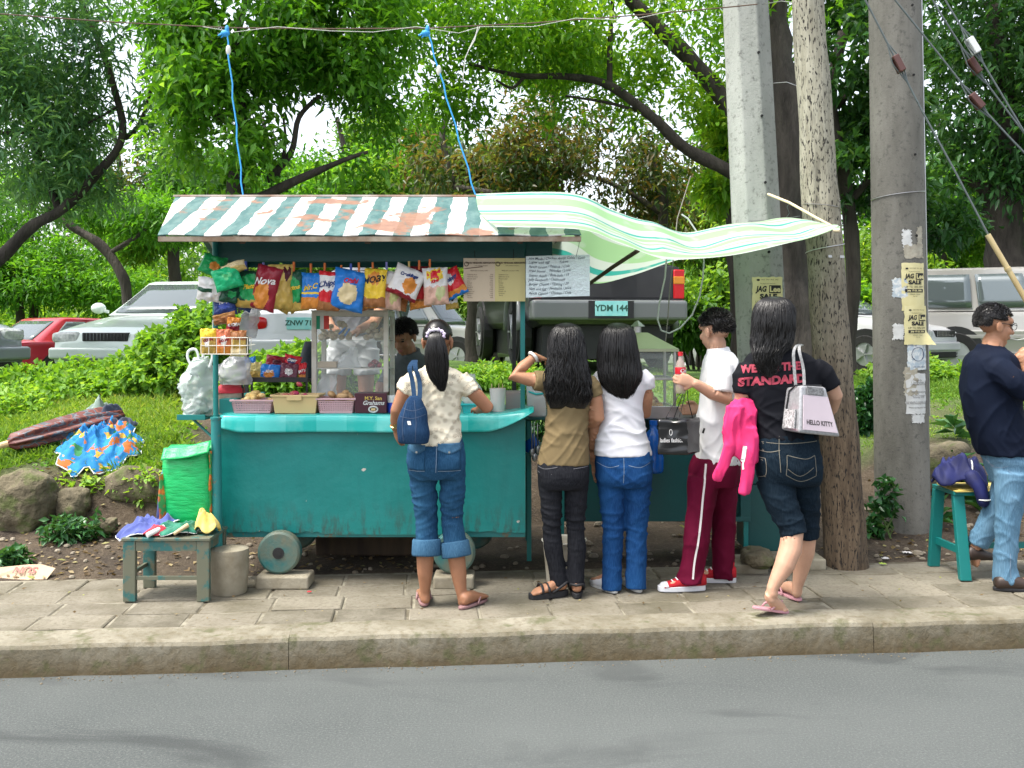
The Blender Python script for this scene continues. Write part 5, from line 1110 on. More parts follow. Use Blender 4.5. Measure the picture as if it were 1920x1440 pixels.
def car(kind,name,pos,rotdeg,paint,lab,scale=1.0,plate=None,rearplate=None,lower=None,grp='cars parked behind the bank',bars=False,rack=False):
 K=KINDS[kind]; Rm=Matrix.Rotation(R(rotdeg),3,'Z'); o0=Vector(pos)
 T=lambda p:o0+Rm@(Vector(p)*scale)
 r=thing(name,o0,lab,'car' if kind=='sedan' else 'pickup' if kind=='pickup' else 'four by four',grp)
 def add(nm,mb,mat,parent=None,**k):mb.v=[tuple(T(p))for p in mb.v]; return obj(nm,mb,mat,parent or r,**k)
 # body: sections refined along the length
 st=K['st']; fine=[]
 for a,b_ in zip(st,st[1:]):
  for k in range(4):u=k/4; fine.append(tuple(a[i]+(b_[i]-a[i])*u for i in range(4)))
 fine.append(st[-1]); mb=MB(); vs_=[]
 for x,zb,zt,w_ in fine:
  h=zt-zb; half=[(0,zb),(w_*.86,zb),(w_*.95,zb+h*.1),(w_*.99,zb+h*.3),(w_,zb+h*.55),(w_*.975,zb+h*.6),(w_*.97,zt-h*.16),(w_*.93,zt-h*.05),(w_*.8,zt),(w_*.4,zt+.018),(0,zt+.024)]
  vs_+=[(x,y,z)for y,z in half]+[(x,-y,z)for y,z in half[-2:0:-1]]
 n=20; mb.add(vs_,[(i*n+j,i*n+(j+1)%n,(i+1)*n+(j+1)%n,(i+1)*n+j)for i in range(len(fine)-1)for j in range(n)]+[tuple(range(n)),tuple(range((len(fine)-1)*n,len(fine)*n))])
 add('body',mb,paint,ang=32)
 x1,x2,x3,x4,zb,zr,wb,wt=K['cab']; mb=MB(); rings=[]
 for u in(0,.1,.25,.5,.75,.9,.97,1.0):
  k=u; xx1,xx4=x1+(x2-x1)*k,x4+(x3-x4)*k; w_=wb+(wt-wb)*(k+.12*math.sin(math.pi*k)); z=zb+(zr-zb)*k
  if u==1.0:w_-=.05; xx1-=.05; xx4+=.05; z+=.012
  rr=.12; rings.append([(xx1,-w_*.9,z),(xx1+.03,0,z),(xx1,w_*.9,z),(xx1-rr,w_,z),((xx1+xx4)/2,w_,z),(xx4+rr,w_,z),(xx4,w_*.9,z),(xx4-.02,0,z),(xx4,-w_*.9,z),(xx4+rr,-w_,z),((xx1+xx4)/2,-w_,z),(xx1-rr,-w_,z)])
 vs_=[p for q in rings for p in q]+[((x2+x3)/2,0,zr+.04)]; n=12; L_=(len(rings)-1)*n
 mb.add(vs_,[(i*n+j,i*n+(j+1)%n,(i+1)*n+(j+1)%n,(i+1)*n+j)for i in range(len(rings)-1)for j in range(n)]+[(L_+j,L_+(j+1)%n,len(vs_)-1)for j in range(n)]); add('cabin',mb,paint,ang=40)
 def face(A,B,C,D,u0,u1,v0,v1,o=.012,m=CGLASS,nm='window',bow=(0,0,0)):
  f=lambda u,v:(Vector(A)*(1-u)+Vector(B)*u)*(1-v)+(Vector(D)*(1-u)+Vector(C)*u)*v+Vector(bow)*math.sin(math.pi*u)
  nn=(Vector(B)-Vector(A)).cross(Vector(D)-Vector(A)).normalized(); mb=MB(); mb.grid(lambda u,v:f(u0+(u1-u0)*u,v0+(v1-v0)*v)+nn*o,8,4); return add(nm,mb,m,smooth=True,normals=False,solid=.004)
 bl=wb*.9; tl=wt*.9
 face((x1,bl,zb),(x1,-bl,zb),(x2,-tl,zr),(x2,tl,zr),.05,.95,.05,.9,nm='windscreen',bow=(.03,0,0),o=-.012)if False else face((x1,-bl,zb),(x1,bl,zb),(x2,tl,zr),(x2,-tl,zr),.04,.96,.06,.9,nm='windscreen',bow=(.03,0,0))
 face((x4,bl,zb),(x4,-bl,zb),(x3,-tl,zr),(x3,tl,zr),.06,.94,.1,.88,nm='rear_window',bow=(-.02,0,0))
 for s in(1,-1):
  w1,w2=wb+.016,wt+.016
  q8=((x4,s*w1,zb),(x1,s*w1,zb),(x2,s*w2,zr),(x3,s*w2,zr));
  if s==1:q8=(q8[1],q8[0],q8[3],q8[2])
  sp=[(.07,.36),(.39,.66),(.69,.93)]if kind!='sedan' else[(.12,.46),(.5,.88)]
  for a,b_ in sp:(lambda a,b_:face(*q8,a,b_,.08,.86,o=.006))(*((1-b_,1-a)if s==1 else(a,b_)))
 for x in K['wx']:
  for s in(1,-1):
   w_=.855 if kind=='sedan' else .925 if kind=='suv' else .885; R_=K['wr']; mb=MB()
   mb.cyl((x,s*(w_-.06),R_+.03),R_+.075,.13,28,(0,1,0)); add('wheel_arch',mb,BLACKP)
   mb=MB(); c=Vector((x,s*(w_-.07),R_)); pr_=[(R_*.6,-.1),(R_*.95,-.1),(R_,-.07),(R_,.07),(R_*.95,.1),(R_*.6,.1)]; n=26
   mb.add([c+Vector((a*math.cos(6.2832*j/n),y*1.0,a*math.sin(6.2832*j/n)))for a,y in pr_ for j in range(n)],[(i*n+j,i*n+(j+1)%n,(i+1)*n+(j+1)%n,(i+1)*n+j)for i in range(5)for j in range(n)]); wl=add('wheel',mb,TYRE,ang=40)
   mb=MB(); mb.cyl(c,R_*.62,.17,20,(0,1,0))
   for k in range(5):a=6.2832*k/5; mb.bar(c+Vector((0,s*.088,0)),c+Vector((R_*.55*math.cos(a),s*.09,R_*.55*math.sin(a))),.06,.02)
   add('rim',mb,RIM,wl)
   # front and rear furniture
 xf,xr=st[0][0],st[-1][0]; hz={'sedan':.64,'suv':.86,'pickup':.9}[kind]; hw={'sedan':.56,'suv':.62,'pickup':.62}[kind]; big=kind!='sedan'
 for s in(1,-1):
  mb=MB(); mb.loft([((xf-.16,s*hw,hz),(0,.2,0),(0,0,.07+.03*big)),((xf-.04,s*(hw-.01),hz-.005),(0,.19,0),(0,0,.068+.03*big)),((xf-.01,s*(hw-.02),hz-.01),(0,.15,0),(0,0,.045+.03*big))],20,4); add('headlight',mb,LAMPW,ang=40)
  mb=MB()
  if big:mb.bb(xr-.015,xr+.12,*sorted((s*.735,s*.86)),.74,1.06)
  else:mb.loft([((xr+.22,s*.66,.79),(0,.13,0),(0,0,.085)),((xr+.0,s*.6,.775),(0,.17,0),(0,0,.08)),((xr-.012,s*.585,.77),(0,.14,0),(0,0,.06))],20,4)
  add('tail_lamp',mb,LAMPR,ang=40,bevel=.01 if big else 0)
  mb=MB(); mx_=x1-.15; mb.ell((mx_,s*(wb+.17),zb+.1),(.06,.11+.02*big,.075+.03*big),None,14,10); mb.bar((mx_,s*(wb+.02),zb+.05),(mx_,s*(wb+.14),zb+.08),.04); add('mirror',mb,paint,smooth=True)
  for k,xx in enumerate((.15,-.75)if big else(.1,-.8)):
   mb=MB(); mb.bb(xx-.09,xx+.09,*sorted((s*(wb+.06),s*(wb+(.10 if big else .085)))),zb-.13,zb-.1); add('door_handle',mb,paint if not big else CHROME,bevel=.006)
 mb=MB(); mb.bb(xf-.1,xf+.012,-.3,.3,hz-.05,hz+.055); g_=add('grille',mb,BLACKP,bevel=.01)
 mb=MB()
 for k in range(13):mb.bb(xf+.0125,xf+.02,-.28+k*.0467-.006,-.28+k*.0467+.006,hz-.04,hz+.045)
 add('grille_bars',mb,CHROME,g_)
 mb=MB(); mb.bb(xf-.12,xf+.05,-.74,.74,hz-.27,hz-.13); add('front_bumper',mb,lower or paint,bevel=.03,seg=3)
 mb=MB(); mb.bb(xf-.06,xf+.006,-.6,.6,hz-.385,hz-.285); add('air_intake',mb,BLACKP,bevel=.015)
 mb=MB(); mb.bb(xr-.07-.06*big,xr+.12,-.78-.08*big,.78+.08*big,(.36 if not big else .5),(.56 if not big else .72)); add('rear_bumper',mb,lower or paint,bevel=.035,seg=3)
 def plt(x,sgn,z,txt,w_=.36):
  mb=MB(); mb.bb(*sorted((x,x+sgn*.012)),-w_/2,w_/2,z-.08,z+.08); p_=add('number_plate',mb,PLATE,bevel=.003)
  mb=MB(); put_text(mb,txt,.092,lambda u,v:(x+sgn*.0135,u*sgn,z+v+.003),bold=.003); mb.v=[tuple(T(q))for q in mb.v]; obj('lettering',mb,PLINK,p_,normals=False)
 if plate:plt(xf+.051,1,hz-.2,plate)
 if rearplate:plt(xr-(.135 if big else .02),-1,.625 if big else .77,rearplate)
 if kind!='sedan':
  mb=MB(); mb.bb(xr+.15,xf-.5,-.7,.7,.24-.16*bars,.5); add('underbody',mb,BLACKP)
 if kind=='suv':
  for s in(1,-1):mb=MB(); mb.bb(-1.1,1.0,*sorted((s*.9,s*.975)),.36,.41); add('side_step',mb,CHROME,bevel=.01); mb=MB(); mb.bb(-1.9,1.0,*sorted((s*.915,s*.935)),.66,.72); add('side_moulding',mb,paint,bevel=.006)
 if rack:
  for s in(1,-1):mb=MB(); mb.tube([(.2,s*.55,zr+.03),(.1,s*.55,zr+.09),(-1.9,s*.55,zr+.09),(-2.0,s*.55,zr+.03)],.018,8); add('roof_rail',mb,BLACKP)
 if bars:
  mb=MB(); mb.bb(xr-.012,xr+.02,-.72,.72,.74,1.1); add('tailgate',mb,paint,bevel=.015)
  for s in(1,-1):mb=MB(); mb.tube([(-1.55+(.38+.08)*math.cos(a*.2618),s*.9,.40+(.38+.08)*math.sin(a*.2618))for a in range(13)],.05,8); add('wheel_flare',mb,lower or paint,smooth=True)
  mb=MB(); mb.bb(xr-.137,xr-.128,-.25,.25,.52,.71); add('plate_recess',mb,BLACKP)
  for s in(1,-1):mb=MB(); mb.bb(xr-.02,xr+.06,*sorted((s*.735,s*.862)),.9,.985); add('reverse_lamp',mb,LAMPO,bevel=.008)
def at(px,d,z):return Vector((X(px,d),d,z))
car('sedan','parked_car',at(362,14.6,.80),-100,carpaint('pale_green_paint',(.60,.68,.64)),'pale green sedan facing the street behind the leafy weeds at left',1.02)
car('sedan','parked_car',at(-395,10.3,.85),-10,carpaint('grey_paint',(.22,.25,.27)),'grey sedan cut off by the left edge',1.0)
car('sedan','parked_car',at(150,19,.5),64,carpaint('red_paint',(.38,.006,.022)),'dark red car between the grey sedan and the pale green car',.9)
car('sedan','parked_car',at(583,15.2,.86),98,carpaint('silver_white_paint',(.56,.58,.6)),'silver car with pale blue rear plate seen through the left half of the cart',1.0,rearplate='ZNW 718')
car('suv','parked_car',at(790,24.5,.60),-24,carpaint('silver_grey_paint',(.36,.36,.34)),'silver grey four by four with roof rails behind the ponytailed woman',.96,rack=True)
car('sedan','parked_car',at(950,29,.46),155,carpaint('white_paint',(.62,.62,.62)),'small white car far behind the cart, right of the twin trunks',1.0)
car('pickup','pickup',at(1053,13.25,1.14),99,carpaint('black_paint',(.012,.012,.015)),'black pickup with grey bumper reversed up to the second cart',1.0,rearplate='YDM 144',lower=carpaint('grey_bumper',(.13,.14,.14),.4,.2),bars=True)
car('sedan','parked_car',at(1272,25.5,.5),118,carpaint('silver_paint_far',(.48,.49,.5)),'silver car with red tail lamps just right of the pickup',1.0,rearplate='UEL 305')
car('sedan','parked_car',at(1545,18.5,.82),-50,carpaint('silver_paint_light',(.55,.56,.57)),'silver sedan nose between the wooden pole and the round pole',1.05)
car('suv','parked_car',at(1960,17.3,.74),-24,carpaint('champagne_silver',(.33,.32,.30),.3,.25),'large silver four by four behind the man at right',1.02)
# ================================================================== PEOPLE
from mathutils.bvhtree import BVHTree
def skinmat(name,c):
 m=mk(name,c,.5,[x*.84 for x in c],14,.3,.7,bmp=.15,bscale=220,bdist=.001,spec=.35); b=m.node_tree.nodes['Principled BSDF']
 b.inputs['Subsurface Weight'].default_value=.12; b.inputs['Subsurface Radius'].default_value=(.012,.005,.003); return m
SK1,SK2,SK3=skinmat('tan_skin',(.33,.155,.085)),skinmat('warm_skin',(.42,.21,.12)),skinmat('light_skin',(.52,.30,.20))
HAIR=mk('black_hair',(.0045,.004,.004),.33,(.007,.006,.0055),30,.4,.6,spec=.36,stretch=(3,3,.3))
LIP=mk('lips',(.28,.09,.075),.5); EYEM=mk('eye',(.02,.015,.012),.15)
def denim(name,a,b_):
 m,t,b=newmat(name); v=coord(t)
 c=mixc(t,ramp(t,noise(t,coord(t,'Object',(1,1,.5)),6,5),[(.3,0.),(.72,1.)]),a,b_)
 c=mixc(t,ramp(t,noise(t,coord(t,'Object',(1,1,.06)),320,2),[(.4,0.),(.7,.35)]),c,[x*1.7+.02 for x in b_])
 t.links.new(c,b.inputs['Base Color']); b.inputs['Roughness'].default_value=.9; b.inputs['Specular IOR Level'].default_value=.1; bump(t,b,noise(t,v,500,2),.25,.001); return m
def cloth_mat(name,c,c2=None):return mk(name,c,.8,c2 or[x*.86 for x in c],5,bmp=.2,bscale=600,bdist=.001,spec=.12)
NV=mnoise.noise
def creases(amp,sc=(6,6,15),tilt=.5,seed=0,prof=None,sharp=2.6):
 def f(co,no):
  out=np.zeros(len(co)); s=Vector((seed*7.7,seed*3.1,seed))
  for i,(x,y,z)in enumerate(co):
   p=Vector((x,y,z)); wv=NV(p*2.3+s)*.12
   q=Vector((x*sc[0]+s.x,y*sc[1]+s.y,(z+tilt*x+wv)*sc[2]))
   k=max(0,1-abs(NV(q))*2.6)**sharp; k2=max(0,1-abs(NV(Vector((q.x*1.7,q.y*1.7,(z-tilt*x+wv)*sc[2]*1.3+9))))*2.6)**sharp
   out[i]=amp*((k+.7*k2-.45)*(prof(x,y,z)if prof else 1)+.5*NV(p*5+s))
  return out
 return f
def hand(M,w,d,n,side,curl=.5,s=1.0,spread=.1):
 """w wrist, d towards the fingers, n palm normal (fingers bend towards it), side +1/-1: which side the thumb leaves"""
 d,n=Vector(d).normalized(),Vector(n); n=(n-d*n.dot(d)).normalized(); t=d.cross(n).normalized()*side; w=Vector(w)
 M.loft([(w-d*.02*s,t*.022*s,n*.018*s),(w+d*.015*s,t*.027*s,n*.017*s),(w+d*.05*s,t*.038*s,n*.015*s),(w+d*.082*s,t*.038*s,n*.011*s),(w+d*.09*s,t*.034*s,n*.007*s)],16,2.5)
 for k,(o,L)in enumerate(((.029,.068),(.0105,.077),(-.0085,.072),(-.027,.056))):
  p=w+d*(.082-.004*abs(k-1.2))*s+t*o*s; a=curl*.35; q=[p-d*.01*s,p]; dd=d+t*(o*spread*8)
  for f in(.45,.3,.25):
   v=(dd*math.cos(a)+n*math.sin(a)).normalized(); p=p+v*L*f*s; q.append(p); a+=curl*(.75+.04*k)
  M.tube(q,[.0095*s,.0095*s,.009*s,.0082*s,.0068*s],10,ecap=1)
 p=w+d*.022*s+t*.026*s; v=(d*.65+t*.75+n*.25).normalized(); q=[p,p+v*.032*s]; v2=(d*.9+t*(.25-.3*curl)+n*.45*curl).normalized(); q.append(q[-1]+v2*.03*s); v3=(d*.9-t*.2*curl+n*.7*curl).normalized(); q.append(q[-1]+v3*.024*s)
 M.tube(q,[.014*s,.0115*s,.0105*s,.0085*s],10,ecap=1)
class Head:
 def __init__(s,c,f,up=(0,0,1),k=1.0):
  s.c=Vector(c); s.f=Vector(f).normalized(); u=Vector(up); s.u=(u-s.f*u.dot(s.f)).normalized(); s.r=s.f.cross(s.u); s.k=k
  s.R=Matrix((s.r,s.f,s.u)).transposed()
 def p(s,x,y,z):return s.c+s.R@Vector((x,y,z))*s.k
 def e(s,M,x,y,z,a,b,c,nu=20,nv=14):M.ell(s.p(x,y,z),(a*s.k,b*s.k,c*s.k),s.R,nu,nv)
 def skin(s,M):
  s.e(M,0,-.012,.032,.074,.094,.082); s.e(M,0,.03,-.035,.061,.062,.078); s.e(M,0,.072,-.088,.022,.018,.018); s.e(M,0,.07,.035,.055,.03,.03)
  for x in(-.034,.034):s.e(M,x,.068,-.028,.024,.02,.022)
  M.tube([s.p(0,.086,.018),s.p(0,.098,-.005),s.p(0,.113,-.026)],[.009*s.k,.011*s.k,.014*s.k],10,ecap=1)
  for x in(-.012,.012):s.e(M,x,.1,-.03,.009,.01,.008)
  for x in(-.078,.078):s.e(M,x,-.008,-.012,.009,.022,.033); s.e(M,x*1.06,-.016,-.004,.007,.016,.024)
  s.e(M,0,.088,-.058,.026,.012,.012)
 def face(s,parent):
  mb=MB(); s.e(mb,0,.0945,-.054,.021,.008,.0055,14,8); s.e(mb,0,.0935,-.064,.018,.008,.006,14,8); obj('mouth',mb,LIP,parent,smooth=True)
  for x in(-.031,.031):
   mb=MB(); s.e(mb,x,.083,.012,.013,.009,.006,14,8); obj('eye',mb,EYEM,parent,smooth=True)
   mb=MB(); mb.tube([s.p(x-.017,.085,.03),s.p(x,.0925,.036),s.p(x+.017,.085,.03)],.0032,6); obj('eyebrow',mb,HAIR,parent)
 def short_hair(s,parent,seed=1,tuft=.012,n=900):
  bm=bmesh.new(); bmesh.ops.create_icosphere(bm,subdivisions=5,radius=1); mb=MB(); pts=[]
  q=random.Random(seed); roots=[]
  for v in bm.verts:
   d=v.co.normalized(); o=1.13+.05*NV(d*4+Vector((seed,0,0)))
   line=.28+.1*NV(d*5); face_=d.y>.42 and d.z<line+.1; low=d.z<-.42+.5*max(0,d.y+.1)+.12*d.y; ear=abs(d.x)>.8 and d.z<-.02 and d.y>-.35
   if face_ or low or ear:o=.8
   elif q.random()<.8:roots.append((d,o))
   pts.append(s.p(0,-.012,.03)+s.R@Vector((d.x*.076*o,d.y*.096*o,d.z*.086*o))*s.k)
  mb.add(pts,[tuple(v.index for v in f.verts)for f in bm.faces]); bm.free()
  for d,o in q.sample(roots,min(n,len(roots))):
   b_=s.p(0,-.012,.03)+s.R@Vector((d.x*.076,d.y*.096,d.z*.086))*s.k*o*.985; g=(s.R@(Vector((d.x,d.y-.3,d.z-.55))+Vector((q.gauss(0,.2),q.gauss(0,.2),q.gauss(0,.2))))).normalized()
   mb.tube([b_,b_+g*tuft*.9+(s.R@d)*tuft*.4,b_+g*tuft*1.9],[.0028,.002,.0006],4,caps=False)
  return obj('hair',mb,HAIR,parent,smooth=True)
def ring(py,xl,xr,d,hd,yaw=0,roll=0):
 c=P((xl+xr)/2,py,d); w_=(xr-xl)/2*d/F; return(c,Vector((math.cos(yaw)*w_,math.sin(yaw)*w_,roll*w_)),Vector((-math.sin(yaw)*hd,math.cos(yaw)*hd,0)))
def sub_rings(rg,k=4):
 out=[]
 for i in range(len(rg)-1):
  a,b_=rg[i],rg[i+1]; p,q=rg[max(i-1,0)],rg[min(i+2,len(rg)-1)]
  for j in range(k):
   u=j/k; out.append(tuple(.5*((2*Vector(a[t_]))+(Vector(b_[t_])-Vector(p[t_]))*u+(2*Vector(p[t_])-5*Vector(a[t_])+4*Vector(b_[t_])-Vector(q[t_]))*u*u+(3*Vector(a[t_])-Vector(p[t_])-3*Vector(b_[t_])+Vector(q[t_]))*u**3)for t_ in range(3)))
 return out+[rg[-1]]
def strands(M,rg,n,seed,a0=math.pi,a1=2*math.pi,r=.003,wob=.006,wave=0,end=.8):
 q=random.Random(seed); k=len(rg)
 for i in range(n):
  a=q.uniform(a0,a1); o=q.uniform(.93,1.04); L=int(k*q.uniform(end,1)); ph=q.uniform(0,6.28); pts=[]
  for j in range(max(4,L)):
   if j>=k:break
   c,U,V=rg[j]; aa=a+.18*wave*math.sin(j*.55+ph); w_=wob*j/k
   pts.append(c+U*math.cos(aa)*o+V*math.sin(aa)*o+Vector((NV(Vector((i*3.3,j*.25,seed)))*w_,NV(Vector((i*1.3,j*.25,seed+5)))*w_,0)))
  if i%9==0:pts=[p_+(p_-rg[min(j_,k-1)][0])*(.1*(j_/k)**2)+Vector((NV(Vector((i,j_*.4,1))),NV(Vector((i,j_*.4,2))),0))*.012*j_/k for j_,p_ in enumerate(pts)]
  m_=len(pts); M.tube(pts,[r*(1 if j<m_*.75 else max(.12,(m_-j)/(m_*.25)))for j in range(m_)],4,caps=False)
def long_hair(parent,rg,seed,n=260,wave=0,base=.95,wob=.008,end=.8):
 rg=sub_rings(rg,4); mb=MB(); mb.loft([(c,U*base,V*base)for c,U,V in rg],36,2.0)
 mb.v=[tuple(Vector(p)+Vector((NV(Vector((p[0]*34,seed,p[2]*3))),NV(Vector((p[0]*40,seed+3,p[2]*2))),0))*.007)for p in mb.v]
 strands(mb,rg,int(n*1.7),seed,wave=wave,wob=wob,end=end); return obj('hair',mb,HAIR,parent,smooth=True)
def foot(M,heel,d,L=.235,up=(0,0,1),w_=.04):
 d=Vector(d).normalized(); u=Vector(up); u=(u-d*u.dot(d)).normalized(); r=d.cross(u); h=Vector(heel)
 M.loft([(h+d*a*L+u*z,r*ww,u*zz)for a,z,ww,zz in((0,.03,.016,.02),(.06,.032,.029,.031),(.2,.036,.031,.036),(.4,.034,.033,.034),(.6,.024,.04,.023),(.78,.017,.043,.016),(.85,.013,.04,.012))],18,2.2)
 for k,(o,l,r_)in enumerate(((-.029,.165,.0115),(-.009,.17,.0085),(.006,.155,.008),(.02,.14,.0075),(.033,.115,.007))):
  b_=h+d*.8*L*(1 if k<3 else .95)+r*o+u*.013; M.tube([b_,b_+d*l*L*.6,b_+d*l*L-u*.003],[r_,r_,r_*.85],10,ecap=1)
def sole(mb,heel,d,L,w_,t=.016,up=(0,0,1),z=0):
 d=Vector(d).normalized(); u=Vector(up); u=(u-d*u.dot(d)).normalized(); r=d.cross(u); h=Vector(heel); n=30; poly=[]
 for i in range(n):
  a=2*math.pi*i/n; x=.5-.5*math.cos(a); ww=w_*(.78+.3*x-.12*math.exp(-((x-.42)/.18)**2)); poly.append((x*L,math.copysign(abs(math.sin(a))**.7,math.sin(a))*ww))
 mb.prism(poly,lambda a,b_,t_:h+d*(a-.012)+r*b_+u*(t_+z),0,t); return d,r,u,h
def flipflop(parent,heel,d,mat,strap,L=.25,w_=.042,up=(0,0,1),z=-.001):
 mb=MB(); d,r,u,h=sole(mb,heel,d,L,w_,.015,up,z-.0)
 o=obj('flip_flop',mb,mat,parent,bevel=.004); mb=MB(); c=h+d*L*.74+u*(.016+z)
 for s in(-1,1):mb.tube([c+u*.004,c+u*.026-d*.012+r*s*.012,h+d*L*.55+r*s*w_*.85+u*.04,h+d*L*.42+r*s*w_*1.0+u*(.012+z)],.0055,8)
 obj('strap',mb,strap,o,smooth=True); return o
def proj(o,off=.0025,yfrom=-1.5,dirv=(0,1,0)):
 dg=bpy.context.evaluated_depsgraph_get(); dg.update(); me=o.evaluated_get(dg).to_mesh(); M=Matrix.Translation(root_loc(o)); bv=BVHTree.FromPolygons([M@v.co for v in me.vertices],[tuple(p.vertices)for p in me.polygons]); D_=Vector(dirv).normalized()
 def f(x,z,k=0,y0=3.2):
  h=bv.ray_cast(Vector((x,y0,z)),D_)[0]
  if h is None:h=bv.find_nearest(Vector((x,5.3,z)))[0]
  return h-D_*(off+k)
 return f
class Person:
 def __init__(s,label,px,d,skin,group=None):
  s.d=d; b_=P(px,625+EYE*F/d,d); s.root=thing('person',(b_.x,b_.y,0),label,'person',group); s.B=MB(); s.skin=skin
 def J(s,px,py,dd=0):return P(px,py,s.d+dd)
 def k(s,rpx):return rpx*s.d/F
 def rings(s,L,yaw=0,scale=1.0,droll=0):
  scale*=.96; return[ring(py,(xl+xr)/2-(xr-xl)/2*scale,(xl+xr)/2+(xr-xl)/2*scale,s.d+dd,hd*scale,yaw,droll)for py,xl,xr,dd,hd in L]
 def limb(s,M,L,n=16,flat=1.0,ecap=1):M.tube([s.J(*q[:3])for q in L],[s.k(q[3])*.91 for q in L],n,flat=flat,ecap=ecap)
 def finish_body(s,head):head.skin(s.B); s.body=remeshed('body',s.B,.0055,s.skin,s.root,3); head.face(s.root)
def strip(mb,pr,pts,w_,nseg=24):
 vs_=[]
 P_=[Vector((a,b_,0))for a,b_ in pts]
 for i in range(nseg+1):
  p=crom(P_,i/nseg)if len(P_)>2 else P_[0].lerp(P_[1],i/nseg); t_=(crom(P_,min(1,i/nseg+.01))-crom(P_,max(0,i/nseg-.01)))if len(P_)>2 else P_[1]-P_[0]; t_.normalize(); nn=Vector((-t_.y,t_.x,0))*w_/2
  vs_+=[pr(p.x+nn.x,p.y+nn.y),pr(p.x-nn.x,p.y-nn.y)]
 mb.add(vs_,[(2*i,2*i+1,2*i+3,2*i+2)for i in range(nseg)])
def stitches(parent,pr,d,lines,mat,name='stitching',w_=.003):
 mb=MB()
 for L in lines:strip(mb,pr,[(X(a,d),ZZ(b_,d))for a,b_ in L],w_,10)
 return obj(name,mb,mat,parent,normals=False)
STITCH=mk('pale_stitching',(.3,.25,.17),.8); STITCHB=mk('blue_stitching',(.16,.22,.3),.8)
WQ='customers waiting at the carts'
# ---- 1: ponytailed woman in the cream flowered blouse
p=Person('woman with ponytail in cream flowered blouse, cuffed jeans and flip-flops, leaning on the counter',830,5.49,SK1,WQ)
TR=[(686,803,836,0,.05),(693,782,856,0,.07),(702,767,869,0,.09),(722,764,871,0,.1),(750,769,867,.0,.1),(783,770,864,0,.095),(810,766,866,0,.105),(833,763,869,0,.115)]
p.B.loft(sub_rings(p.rings(TR,scale=.93)),24,2.2); p.limb(p.B,[(819,700,.0,20),(819,680,.0,18),(820,655,.01,19)])
p.limb(p.B,[(775,712,0,17),(757,738,-.01,15.5),(744,770,-.01,13.5),(741,790,.03,10.5),(742,803,.06,9)]); hand(p.B,p.J(742,803,.06),(.05,.55,-.9),(.9,.3,.2),-1,.6,.92)
p.limb(p.B,[(866,714,0,17),(890,738,0,15.5),(914,764,.02,13.5),(908,764,.12,12),(898,768,.24,9)]); hand(p.B,p.J(898,768,.25),(-.2,1,-.05),(0,0,-1),-1,.4,.92)
hp=[(795,880,0,26),(799,960,.0,20),(798,1005,0,17),(797,1040,-.015,18.5),(797,1075,-.01,16),(797,1112,0,9.5),(798,1124,0,10)]
p.limb(p.B,hp); p.limb(p.B,[(848,880,0,26),(848,960,.0,20),(852,1005,0,17),(855,1040,-.015,18.5),(860,1075,-.015,16.5),(866,1118,-.02,10),(868,1130,-.02,10.5)])
hl,hr=Vector((X(797,5.52),5.49,.014)),Vector((X(868,5.47),5.425,.014))
foot(p.B,hl,(-.12,1,0)); foot(p.B,hr,(.5,.8,0))
h=Head(p.J(821,640,.02),(.12,1,-.12)); p.finish_body(h)
# blouse with small brown star flowers
m,t,b=newmat('flowered_cotton'); v0=coord(t); s0=t.nodes.new('ShaderNodeSeparateXYZ'); t.links.new(v0,s0.inputs[0]); cx0=t.nodes.new('ShaderNodeCombineXYZ'); t.links.new(s0.outputs[0],cx0.inputs[0]); t.links.new(s0.outputs[2],cx0.inputs[1]); v=cx0.outputs[0]; vo=t.nodes.new('ShaderNodeTexVoronoi'); vo.voronoi_dimensions='2D'; vo.inputs['Scale'].default_value=24; vo.inputs['Randomness'].default_value=.75; t.links.new(v,vo.inputs['Vector'])
sb=N(t,'ShaderNodeVectorMath',operation='SUBTRACT'); t.links.new(v,sb.inputs[0]); t.links.new(vo.outputs['Position'],sb.inputs[1]); sx_=t.nodes.new('ShaderNodeSeparateXYZ'); t.links.new(sb.outputs[0],sx_.inputs[0])
at2=N(t,'ShaderNodeMath',operation='ARCTAN2'); t.links.new(sx_.outputs[0],at2.inputs[0]); t.links.new(sx_.outputs[1],at2.inputs[1]); m3=N(t,'ShaderNodeMath',operation='MULTIPLY',_1=3.5); t.links.new(at2.outputs[0],m3.inputs[0])
cs_=N(t,'ShaderNodeMath',operation='COSINE'); t.links.new(m3.outputs[0],cs_.inputs[0]); ab=N(t,'ShaderNodeMath',operation='ABSOLUTE'); t.links.new(cs_.outputs[0],ab.inputs[0]); ln=N(t,'ShaderNodeVectorMath',operation='LENGTH'); t.links.new(sb.outputs[0],ln.inputs[0])
rr_=N(t,'ShaderNodeMath',operation='LESS_THAN',_1=.0125); t.links.new(ln.outputs['Value'],rr_.inputs[0]); pt_=N(t,'ShaderNodeMath',operation='GREATER_THAN',_1=.86); t.links.new(ab.outputs[0],pt_.inputs[0]); mk_=N(t,'ShaderNodeMath',operation='MULTIPLY'); t.links.new(rr_.outputs[0],mk_.inputs[0]); t.links.new(pt_.outputs[0],mk_.inputs[1])
t.links.new(mixc(t,mk_.outputs[0],(.66,.6,.46),(.16,.1,.05)),b.inputs['Base Color']); b.inputs['Roughness'].default_value=.8
S_=MB(); S_.loft(sub_rings(p.rings(TR)),32,2.3); S_.tube([p.J(819,694,0),p.J(819,683,.005)],[p.k(21),p.k(20)],20)
p.limb(S_,[(778,712,0,21),(766,722,0,21),(757,736,-.005,19)],ecap=0); p.limb(S_,[(862,712,0,21),(874,722,0,21),(886,736,0,19)],ecap=0)
bl=remeshed('blouse',S_,.008,m,p.root,4,creases(.007,(5,5,13),.6,1))
